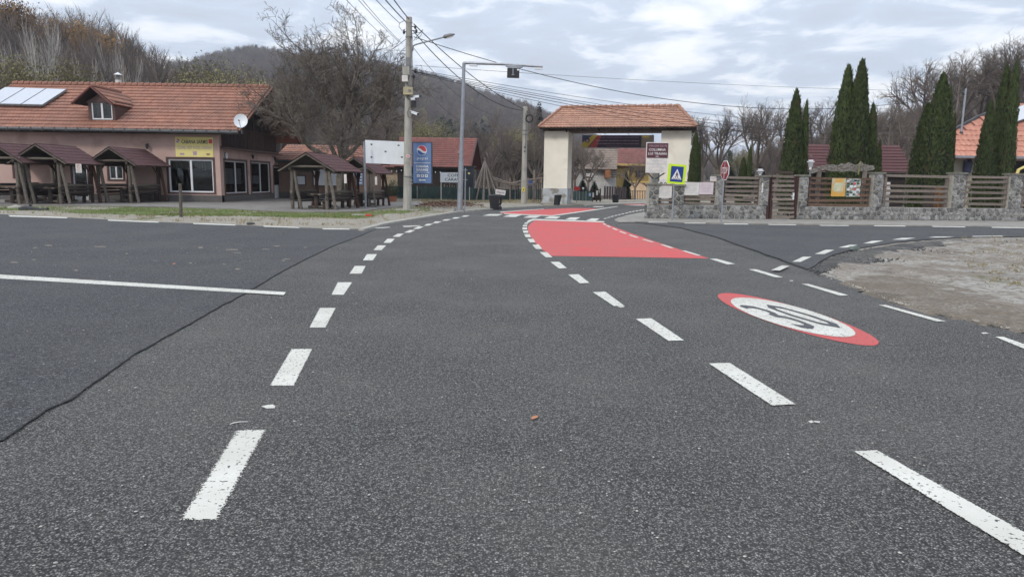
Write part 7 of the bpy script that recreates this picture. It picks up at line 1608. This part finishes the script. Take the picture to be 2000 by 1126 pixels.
# ================================================================== VEGETATION
def rndv(r, k): return Vector((r.gauss(0, k), r.gauss(0, k), r.gauss(0, k)))
class Bare:
    """recursive bare tree; spec per level: (children, length factor, angle, segments, sides)"""
    def __init__(s, seed, minr=.004): s.minr = minr; s.r = random.Random(seed); s.mb = MB(); s.tips = []
    def grow(s, p, d, L, rad, lvl, spec, up=.1, wob=.12, env=None):
        ch, lf, ang, seg, sides = spec[lvl]; r = s.r; pts = [p]; rads = [rad]; q = p.copy(); dirs = []
        endr = rad * (.35 if lvl + 1 < len(spec) else .25)
        for i in range(seg):
            d = (d + rndv(r, wob) + Vector((0, 0, up))).normalized(); q = q + d * (L / seg); pts.append(q.copy()); rads.append(rad + (endr - rad) * (i + 1) / seg); dirs.append(d.copy())
        s.mb.tube(pts, rads, sides, cap=False)
        if lvl + 1 >= len(spec): s.tips.append((pts[-1], d)); return
        for k in range(ch):
            f = (.28 if lvl else .5) + (1 - (.28 if lvl else .5)) * (k + r.random() * .9) / ch; f = min(f, 1)
            i = min(int(f * seg), seg - 1); b = pts[i].lerp(pts[i + 1], f * seg - i); bd = dirs[i]
            ax = bd.orthogonal().normalized(); az = r.random() * 2 * pi; ax = (Matrix.Rotation(az, 3, bd) @ ax)
            nd_ = (Matrix.Rotation(ang * r.uniform(.6, 1.3), 3, ax) @ bd).normalized()
            l2 = L * lf * r.uniform(.65, 1.2) * (1.15 - .45 * f)
            s.grow(b, nd_, l2, max(s.minr, (rad + (endr - rad) * f) * .62), lvl + 1, spec, up, wob * 1.15, env)
# ---- the walnut in front of the annex
def walnut():
    D = 42.0; B = at(668, 390, D); B.z = 0; b = Bare(3, .011); r = b.r
    t = thing('walnut_tree', 'huge bare walnut tree with drooping twigs between guest house and annex', 'tree', B)
    mb = MB(); F = B + Vector((.1, 0, 2.5)); mb.tube([B, B + Vector((.02, 0, .4)), B + Vector((-.05, 0, 1.3)), F], [.42, .31, .27, .30], 10); mb.build('trunk', M_bark, t)
    spec = [(12, .55, .85, 7, 7), (9, .52, .85, 5, 5), (7, .52, .8, 4, 3), (3, .6, .7, 3, 3), (0, 0, 0, 2, 3)]
    limbs = [((-1, .1, .65), 4.6, .17), ((-.75, -.4, .9), 4.6, .15), ((-.2, .3, 1.25), 5.8, .17), ((.12, -.2, 1.4), 5.8, .16), ((.55, .2, 1.2), 5.0, .15), ((.95, -.1, .75), 4.5, .14), ((.5, .6, .8), 4.2, .12), ((-.4, .8, .6), 4.6, .12), ((-1.1, -.5, .28), 4.5, .12), ((.2, -.8, .5), 3.6, .11)]
    for d, L, rad in limbs: b.grow(F + Vector((0, 0, r.uniform(-.3, .2))), Vector(d).normalized(), L * 1.12, rad, 0, spec, .045, .14)
    b.mb.build('branches', M_bark, t)
walnut()
# ---- trees one can tell apart
SP_ROUND = [(13, .48, .75, 6, 5), (7, .5, .75, 4, 3), (5, .5, .7, 3, 3), (3, .5, .6, 2, 3)]
SP_TALL = [(26, .30, .6, 8, 5), (6, .45, .6, 3, 3), (4, .5, .6, 2, 3)]
def bare_mesh(seed, kind, mt, name):
    b = Bare(seed, .02 if kind == 'birch' else .008)
    if kind == 'round':
        b.mb.tube([(0, 0, -.3), (0, 0, 1.2), (.1, 0, 2.4)], [.26, .2, .18], 6, cap=False)
        for k in range(6): a = k * 1.05 + b.r.random(); b.grow(Vector((.1, 0, 2.3)), Vector((cos(a) * .75, sin(a) * .75, 1)).normalized(), 4.3, .13, 0, SP_ROUND, .05, .12)
    elif kind == 'tall': b.grow(Vector((0, 0, -.5)), Vector((0, 0, 1)), 11.5, .16, 0, SP_TALL, .12, .06)
    elif kind == 'birch':
        for s_ in (-1, 1): b.grow(Vector((0, 0, -.5)), Vector((.10 * s_, 0, 1)).normalized(), 13, .17, 0, [(22, .34, .38, 8, 6), (5, .42, .5, 3, 3), (4, .5, .6, 2, 3)], .06, .04)
    return b
protos = {}
for nme, seed, kind, mt in (('round', 2, 'round', M_bark2), ('round2', 9, 'round', M_bark3), ('round3', 14, 'round', M_bark2), ('tall', 5, 'tall', M_bark2), ('tall2', 6, 'tall', M_bark3), ('birch', 7, 'birch', M_birch)):
    b = bare_mesh(seed, kind, mt, nme); protos[nme] = (b.mb.mesh('branches', mt), b.tips, mt, max(v.z for v in b.mb.v))
trunk_mb = MB(); trunk_mb.tube([(0, 0, -.4), (0, 0, .9)], [.17, .14], 7); trunk_mesh = {m: trunk_mb.mesh('trunk', m) for m in (M_bark2, M_bark3, M_birch)}
rt_ = random.Random(31)
def leaf_mesh(tips, n, size, mt, seed, spread=.5):
    r = random.Random(seed); mb = MB()
    for k in range(n):
        p, d = r.choice(tips); c = p + rndv(r, spread); s = size * r.uniform(.6, 1.3); a = rndv(r, 1).normalized(); b_ = a.orthogonal().normalized() * s * .6; a = a * s
        mb.add([c - a, c + b_, c + a, c - b_], [(0, 1, 2, 3)])
    return mb.mesh('crown', mt)
leafcache = {}
def tree(kind, x, ytop, D, label, group, name='bare_tree', leaves=None, wide=1.0, ground=None):
    me, tips, mt, hh = protos[kind]; P = at(x, 300, D); z0 = terrain(P.x, D) if ground is None else ground; zt = at(x, ytop, D).z; s = (zt - z0) / hh
    t = thing(name, label, 'tree', (P.x, D, z0), rt_.random() * 6, group); t.scale = (s * wide, s * wide, s)
    for m_, n_ in ((me, 'branches'), (trunk_mesh[mt], 'trunk')):
        o = bpy.data.objects.new(n_, m_); COL.objects.link(o); o.parent = t
    if leaves:
        key = (kind, leaves[0].name, leaves[1])
        if key not in leafcache: leafcache[key] = leaf_mesh(tips, leaves[1], leaves[2], leaves[0], 3, leaves[3] if len(leaves) > 3 else .5)
        o = bpy.data.objects.new('crown', leafcache[key]); COL.objects.link(o); o.parent = t
gB = 'pale birches on the left hillside'
for i, (x, y, D) in enumerate(((86, 18, 68), (99, 40, 66), (41, 72, 70), (225, 66, 72), (178, 95, 66), (263, 92, 68), (126, 30, 82))):
    tree('birch', x, y, D, ('tallest pale forked birch above the dormer side of the roof', 'pale birch standing close right of the tallest one', 'slim pale birch near the left edge above the solar panels', 'pale birch rising just left of the chimney flue', 'short pale birch behind the dormer', 'pale birch right of the chimney flue', 'pale birch reaching the skyline behind the forked one')[i], gB, 'birch_tree', wide=.62)
for i, (x, y, D) in enumerate(((18, 118, 56), (58, 112, 57), (128, 118, 58), (170, 132, 57))):
    tree('round', x, y, D, ('yellowing leafy tree at the far left above the solar panels', 'yellow leafed tree second from the left over the roof ridge', 'pale yellow leafy tree left of the dormer peak', 'sparse yellow leafy tree just right of the dormer peak')[i], 'yellow leafed trees behind the guest house', 'leafy_tree', (M_leafy, 2600, .09, .35), .8)
for i, (x, y, D, n) in enumerate(((395, 128, 72, 900), (432, 120, 76, 1500), (470, 136, 70, 1400), (505, 146, 66, 900), (845, 226, 82, 1400), (815, 240, 80, 1100), (880, 255, 84, 900), (1000, 250, 82, 1500), (1450, 292, 78, 1500))):
    tree('round' if i % 2 else 'round3', x, y, D, ('green leafy tree where the left wood meets the saddle', 'tallest yellow green tree above the right end of the roof', 'broad yellow green tree above the roof end', 'yellow green tree behind the walnut crown', 'yellow green tree above the blue sign', 'small green tree right behind the pole, over the billboard', 'pale green tree above the barn ridge', 'thin yellowish tree left of the second pole', 'low olive tree behind the stop sign')[i], 'yellow green trees across the valley floor', 'leafy_tree', (M_leafy, n * 2, .085, .5), .85)
for i, (x, y, D) in enumerate(((155, 38, 120), (185, 55, 122), (205, 62, 118), (30, 0, 118), (60, 12, 124))):
    tree('round2', x, y, D, ('rusty leafed tree on the left skyline, leftmost of the tight group', 'rusty leafed tree on the left skyline, top of the group', 'rusty leafed tree on the left skyline, right of the group', 'yellow brown tree at the top left corner', 'brown leafed tree just right of the top left corner')[i], 'rusty trees on the left skyline', 'autumn_tree', (M_leafo, 2200, .13, .6), .8)
bt = [(1372, 222, 84, 'round2', 'low bare tree right behind the gateway roof corner'), (1405, 212, 80, 'round', 'bare tree between the gateway and the stop sign'), (1482, 180, 74, 'round3', 'wide bare tree left of the pair of thujas'), (1510, 190, 82, 'round2', 'bare tree half hidden behind the left thuja pair'), (1600, 186, 84, 'round', 'bare tree between the thuja pair and the tallest thujas'),
      (1700, 182, 86, 'round3', 'bare tree just right of the tallest thujas'), (1745, 176, 92, 'tall', 'slender bare tree on the right slope over the maroon shed'), (1850, 92, 88, 'round', 'large bare tree on the right skyline above the service mast'), (1800, 118, 95, 'round2', 'bare tree on the right skyline over the thick thuja'), (1905, 70, 90, 'round3', 'tallest bare tree on the right skyline'), (1965, 66, 84, 'round', 'bare tree on the skyline above the right edge thujas'), (2010, 60, 80, 'round2', 'bare tree cut by the right photo edge'),
      (960, 232, 72, 'round2', 'grey bare tree behind the teepee frame'), (1005, 262, 66, 'round', 'bare tree close left of the second pole'), (1048, 255, 64, 'round3', 'bare tree squeezed between second pole and gateway'), (905, 238, 76, 'tall', 'tall bare tree behind the barn gable'), (1150, 280, 62, 'round', 'bare tree before the white house through the gateway'), (1125, 272, 66, 'round2', 'bare tree beside the inner face of the left gateway pillar'), (1243, 300, 60, 'round3', 'small bare tree before the yellow house'),
      (560, 128, 84, 'round2', 'bare tree left behind the walnut crown'), (700, 170, 88, 'round', 'bare tree right behind the walnut crown'), (770, 190, 84, 'round3', 'bare tree just left of the concrete pole'), (305, 84, 84, 'tall2', 'tall bare tree on the left skyline over the roof middle'), (240, 52, 90, 'tall', 'tall bare tree on the left skyline above the chimney flue'), (1725, 205, 70, 'round', 'bare tree low behind the maroon shed right end')]
for x, y, D, k, lb_ in bt: tree(k, x, y, D, lb_, 'bare trees around the village', wide=1.0 if 'round' in k else .8)
# small conifers seen through the gateway
def conifer_mesh(seed, n, h, r0, size):
    r = random.Random(seed); mb = MB()
    for k in range(n):
        z = h * (1 - sqrt(r.random())) ; rr_ = r0 * (1 - z / h) * r.uniform(.75, 1.1) + .05; a = r.random() * 6.28; c = Vector((cos(a) * rr_, sin(a) * rr_, z)); d = Vector((cos(a), sin(a), r.uniform(-.5, .1))).normalized() * size; s = Vector((-sin(a), cos(a), r.uniform(-.3, .3))) * size * .6
        mb.add([c - s, c - d * .2, c + s, c + d], [(0, 1, 2, 3)])
    return mb.mesh('crown', M_ever)
con = conifer_mesh(1, 3500, 4, 1.0, .16)
ctr = MB(); ctr.tube([(0, 0, -.2), (0, 0, 3.2)], [.09, .03], 6); ctrm = ctr.mesh('trunk', M_bark)
core = MB(); core.tube([(0, 0, .1), (0, 0, 1.2), (0, 0, 2.6), (0, 0, 3.7)], [.7, .6, .28, .03], 9); corem = core.mesh('dark_core', M_core)  # solid dark core added inside the conifer to block the view through
for i, (x, y, D, yb, wd) in enumerate(((1137, 348, 57, 392, 1.5), (1160, 352, 56, 392, 1.4), (1222, 333, 61, 390, .75), (1206, 362, 63, 390, 1.3), (1418, 318, 75, 380, 1.8), (1051, 194, 120, 330, .5), (1480, 322, 84, 380, 2.0))):
    P = at(x, yb, D); z0 = terrain(P.x, D); h = at(x, y, D).z - z0
    t = thing('conifer', ('bushy dark conifer behind the red oval sign', 'dark conifer behind the direction boards', 'pointed conifer between the white and yellow houses', 'low round conifer over the plank fence', 'dark spruce behind the stop sign', 'far spruce tip right of the cable coil', 'dark fir left of the lantern pillar')[i], 'conifer', (P.x, D, z0), i, 'dark conifers in the village'); t.scale = (h / 4 * wd, h / 4 * wd, h / 4)
    for m_, n_ in ((con, 'crown'), (ctrm, 'trunk'), (corem, 'dark_core')): o = bpy.data.objects.new(n_, m_); COL.objects.link(o); o.parent = t
# ---- the columnar thujas behind the wall
def thuja_mesh(seed, n=7000, h=6.0, r0=.8):
    r = random.Random(seed); mb = MB(); off = [(r.uniform(-.12, .12), r.uniform(-.12, .12)) for _ in range(9)]
    def prof(z): f = z / h; return r0 * max(0, 1 - f ** 2.1) ** .72 * (.82 + .18 * min(1, f * 6))
    for k in range(n):
        z = h * r.random() ** .9; a = r.random() * 2 * pi
        lump = 1 + .30 * noise.noise(Vector((cos(a) * 2.2, sin(a) * 2.2, z * 1.3 + seed * 7))) + .20 * noise.noise(Vector((cos(a) * 6, sin(a) * 6, z * 4.5 + seed)))
        rr_ = prof(z) * lump * r.uniform(.86, 1.03); c = Vector((cos(a) * rr_, sin(a) * rr_, z))
        d = Vector((cos(a) * r.uniform(.1, .7), sin(a) * r.uniform(.1, .7), r.uniform(.6, 1.2))).normalized() * r.uniform(.08, .17) * (1.7 if r.random() < .12 else 1); s = Vector((-sin(a) + r.gauss(0, .5), cos(a) + r.gauss(0, .5), r.gauss(0, .2))).normalized() * r.uniform(.03, .06)
        mb.add([c, c + d * .5 + s, c + d, c + d * .5 - s], [(0, 1, 2, 3)])
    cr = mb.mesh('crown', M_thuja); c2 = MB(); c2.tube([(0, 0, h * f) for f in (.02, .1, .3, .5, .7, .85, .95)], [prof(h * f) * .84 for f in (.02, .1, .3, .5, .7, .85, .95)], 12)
    return cr, c2.mesh('dark_core', M_core)  # closed dark core, added so nothing shows through the thuja crown
TH = [thuja_mesh(s) for s in (1, 2, 3)]
thj = [(1352, 262, 27, 35.5, 'thuja with a thin twin tip against the right gateway pillar'), (1361, 279, 13, 35.6, 'slim lower thuja fused to the right side of the gateway thuja'), (1459, 285, 15, 38, 'narrow small thuja behind the see through panel'), (1447, 309, 25, 36.5, 'short broad thuja behind the see through panel'),
       (1540, 178, 46, 34.5, 'tall thuja left of the gate lintel, higher of the pair'), (1561, 199, 24, 34.8, 'lower thuja of the pair just left of the carved board'), (1636, 132, 54, 34.6, 'second tallest thuja, left half of the giant clump'), (1661, 121, 56, 34.2, 'tallest thuja, right half of the giant clump'), (1689, 206, 34, 34.8, 'mid height thuja on the right shoulder of the giant clump'), (1708, 275, 18, 35, 'smallest thuja beside the pillar right of the map posters'),
       (1793, 205, 52, 35.2, 'leaning left shoulder thuja of the thick clump'), (1817, 147, 60, 34.2, 'main thick thuja behind the wide fence panel'), (1833, 175, 32, 34.8, 'right shoulder thuja of the thick clump'), (1847, 224, 17, 36, 'thin dark thuja before the end of the salmon roof'), (1914, 200, 40, 34.0, 'pointed shorter thuja before the salmon roof'), (1936, 131, 40, 34.9, 'left tip of the twin thuja near the right edge'), (1954, 123, 34, 34.4, 'right tip of the twin thuja near the right edge')]
for i, (x, y, wpx, D, lb_) in enumerate(thj):
    P = at(x, 400, D); zt = at(x, y, D).z; s = zt / 6.0; sw = (wpx / FOC * D / 2) / .86
    t = thing('thuja_tree', lb_, 'thuja', (P.x, D, 0), i * 1.3, 'columnar thujas behind the stone wall'); t.scale = (sw, sw, s * 1.0)
    cr, c2 = TH[i % 3]
    for m_, n_ in ((cr, 'crown'), (ctrm, 'trunk'), (c2, 'dark_core')): o = bpy.data.objects.new(n_, m_); COL.objects.link(o); o.parent = t
# ---- woods that read as one mass
def low_tree(seed, mt, n=46, h=9.0):
    r = random.Random(seed); mb = MB(); mb.tube([(0, 0, -1), (0, 0, h * .55), (.1, 0, h)], [.17, .11, .02], 3, cap=False)
    for k in range(n):
        z = h * r.uniform(.25, .92); a = r.random() * 6.28; L = (h - z) * .35 + r.uniform(.7, 1.9); d = Vector((cos(a), sin(a), r.uniform(.5, 1.5))).normalized(); p = Vector((0, 0, z)); q = p + d * L * .5 + rndv(r, .1); e = q + (d + rndv(r, .3) + Vector((0, 0, .2))).normalized() * L * .6
        mb.tube([p, q, e], [.055, .03, .012], 3, cap=False)
        for j in range(3): e2 = q + (d + rndv(r, .6)).normalized() * L * .5; mb.tube([q.lerp(e, r.random()), e2], [.022, .01], 3, cap=False)
    return mb.mesh('tree', mt)
def ever_tree(seed):
    r = random.Random(seed); mb = MB()
    for k in range(240):
        z = 9 * (1 - sqrt(r.random())) + .6; rr_ = 2.0 * (1 - z / 10); a = r.random() * 6.28; c = Vector((cos(a) * rr_, sin(a) * rr_, z)); s = Vector((-sin(a), cos(a), 0)) * .5; d = Vector((cos(a), sin(a), -.5)) * .5
        mb.add([c - s - d, c + s - d, c + d + s * .4, c + d - s * .4], [(0, 1, 2, 3)])
    return mb.mesh('tree', M_ever)
def leaf_low(seed, mt):
    me = low_tree(seed, mt); r = random.Random(seed); mb = MB()
    for k in range(420):
        a = rndv(r, 1).normalized(); c = Vector((a.x * 2, a.y * 2, 5.8 + a.z * 3)) * 1.0; d = rndv(r, 1).normalized() * .22; s = d.orthogonal().normalized() * .15; mb.add([c - d, c + s, c + d, c - s], [(0, 1, 2, 3)])
    return mb.mesh('tree', mt)
def instanced(name, pts, meshes, weights, label, smin=.75, smax=1.25, seed=0):
    """one mass of trees: points on the slope, a tree mesh on each (geometry nodes)"""
    r = random.Random(seed)
    me = bpy.data.meshes.new(name); me.from_pydata([tuple(p) for p in pts], [], [])
    ia = me.attributes.new('kind', 'INT', 'POINT'); ia.data.foreach_set('value', [r.choices(range(len(meshes)), weights)[0] for _ in pts])
    o = bpy.data.objects.new(name, me); COL.objects.link(o); o['kind'] = 'stuff'
    ng = bpy.data.node_groups.new(name, 'GeometryNodeTree'); ng.interface.new_socket('Geometry', in_out='INPUT', socket_type='NodeSocketGeometry'); ng.interface.new_socket('Geometry', in_out='OUTPUT', socket_type='NodeSocketGeometry')
    N = ng.nodes; L = ng.links; gi = N.new('NodeGroupInput'); go = N.new('NodeGroupOutput'); j = N.new('GeometryNodeJoinGeometry')
    at_ = N.new('GeometryNodeInputNamedAttribute'); at_.data_type = 'INT'; at_.inputs[0].default_value = 'kind'
    rs = N.new('FunctionNodeRandomValue'); rs.data_type = 'FLOAT'; rs.inputs[2].default_value = smin; rs.inputs[3].default_value = smax; rs.inputs['Seed'].default_value = seed
    rr_ = N.new('FunctionNodeRandomValue'); rr_.data_type = 'FLOAT_VECTOR'; rr_.inputs[0].default_value = (-.07, -.07, 0); rr_.inputs[1].default_value = (.07, .07, 6.28)
    for i, m_ in enumerate(meshes):
        po = bpy.data.objects.new(m_.name, m_)
        oi = N.new('GeometryNodeObjectInfo'); oi.inputs[0].default_value = po; cmp_ = N.new('FunctionNodeCompare'); cmp_.data_type = 'INT'; cmp_.operation = 'EQUAL'; L.new(at_.outputs[0], cmp_.inputs[2]); cmp_.inputs[3].default_value = i
        ip = N.new('GeometryNodeInstanceOnPoints'); L.new(gi.outputs[0], ip.inputs['Points']); L.new(cmp_.outputs[0], ip.inputs['Selection']); L.new(oi.outputs['Geometry'], ip.inputs['Instance']); L.new(rs.outputs[1], ip.inputs['Scale']); L.new(rr_.outputs[0], ip.inputs['Rotation']); L.new(ip.outputs[0], j.inputs[0])
    L.new(j.outputs[0], go.inputs[0]); md = o.modifiers.new('scatter', 'NODES'); md.node_group = ng
    return o
def scatter(u0, u1, y0, y1, n, seed, cond=None):
    r = random.Random(seed); out = []
    for k in range(n):
        y = sqrt(r.uniform(y0 * y0, y1 * y1)); u = r.uniform(u0, u1); x = (u - 1000) / FOC * y
        if cond and not cond(u, y): continue
        out.append((x, y, terrain(x, y) - .2))
    return out
near = [protos['tall'][0], protos['tall2'][0], protos['round2'][0], protos['round'][0], low_tree(3, M_bark2, 70, 10)]
hillmask = lambda lim: (lambda u, y: terrain((u - 1000) / FOC * y, y) > lim)
instanced('left_hill_wood', scatter(-700, 600, 64, 165, 2300, 5, lambda u, y: terrain((u - 1000) / FOC * y, y) > .8), near, [4, 4, 2, 2, 2], '', .55, .98, 1)
instanced('right_hill_wood', scatter(1480, 2900, 68, 165, 1500, 6, lambda u, y: terrain((u - 1000) / FOC * y, y) > 1.5), near, [2, 2, 4, 4, 2], '', .45, .72, 2)
instanced('valley_wood', scatter(420, 1120, 72, 190, 620, 7, lambda u, y: not (640 < u < 1300 and y < 80)), near, [2, 2, 4, 4, 2], '', .55, .95, 3)
far = [low_tree(11, M_bark3), low_tree(12, M_bark3), low_tree(13, M_bark2), ever_tree(4), leaf_low(5, M_leafy)]
def far_pts(seed):
    P = scatter(340, 1300, 190, 640, 9000, seed)
    return P
instanced('far_hill_wood', far_pts(8), far, [6, 6, 5, .25, .5], '', .8, 1.3, 4)
instanced('far_spruce_wood', scatter(560, 640, 300, 560, 160, 9) + scatter(860, 960, 215, 300, 120, 10), [far[3]], [1], '', .8, 1.4, 5)
instanced('low_valley_wood', scatter(1130, 1760, 200, 430, 900, 12), far, [6, 6, 5, 1.2, 1], '', .7, 1.15, 6)

# ---- the air: light haze over the valley
mb = MB(); mb.box((0, 0, (ZTOP + 19) / 2 - .55), (3030, 3030, ZTOP + 20.1)); hz = mb.build('haze', None if False else bpy.data.materials.new('haze air')); hz['kind'] = 'stuff'
hm = hz.data.materials[0]; hm.use_nodes = True; hn = hm.node_tree; hn.nodes.clear(); ho = hn.nodes.new('ShaderNodeOutputMaterial'); hv = hn.nodes.new('ShaderNodeVolumePrincipled')
hv.inputs['Color'].default_value = (.86, .90, 1, 1); hv.inputs['Density'].default_value = .00038; hv.inputs['Anisotropy'].default_value = .2; hn.links.new(hv.outputs[0], ho.inputs['Volume'])
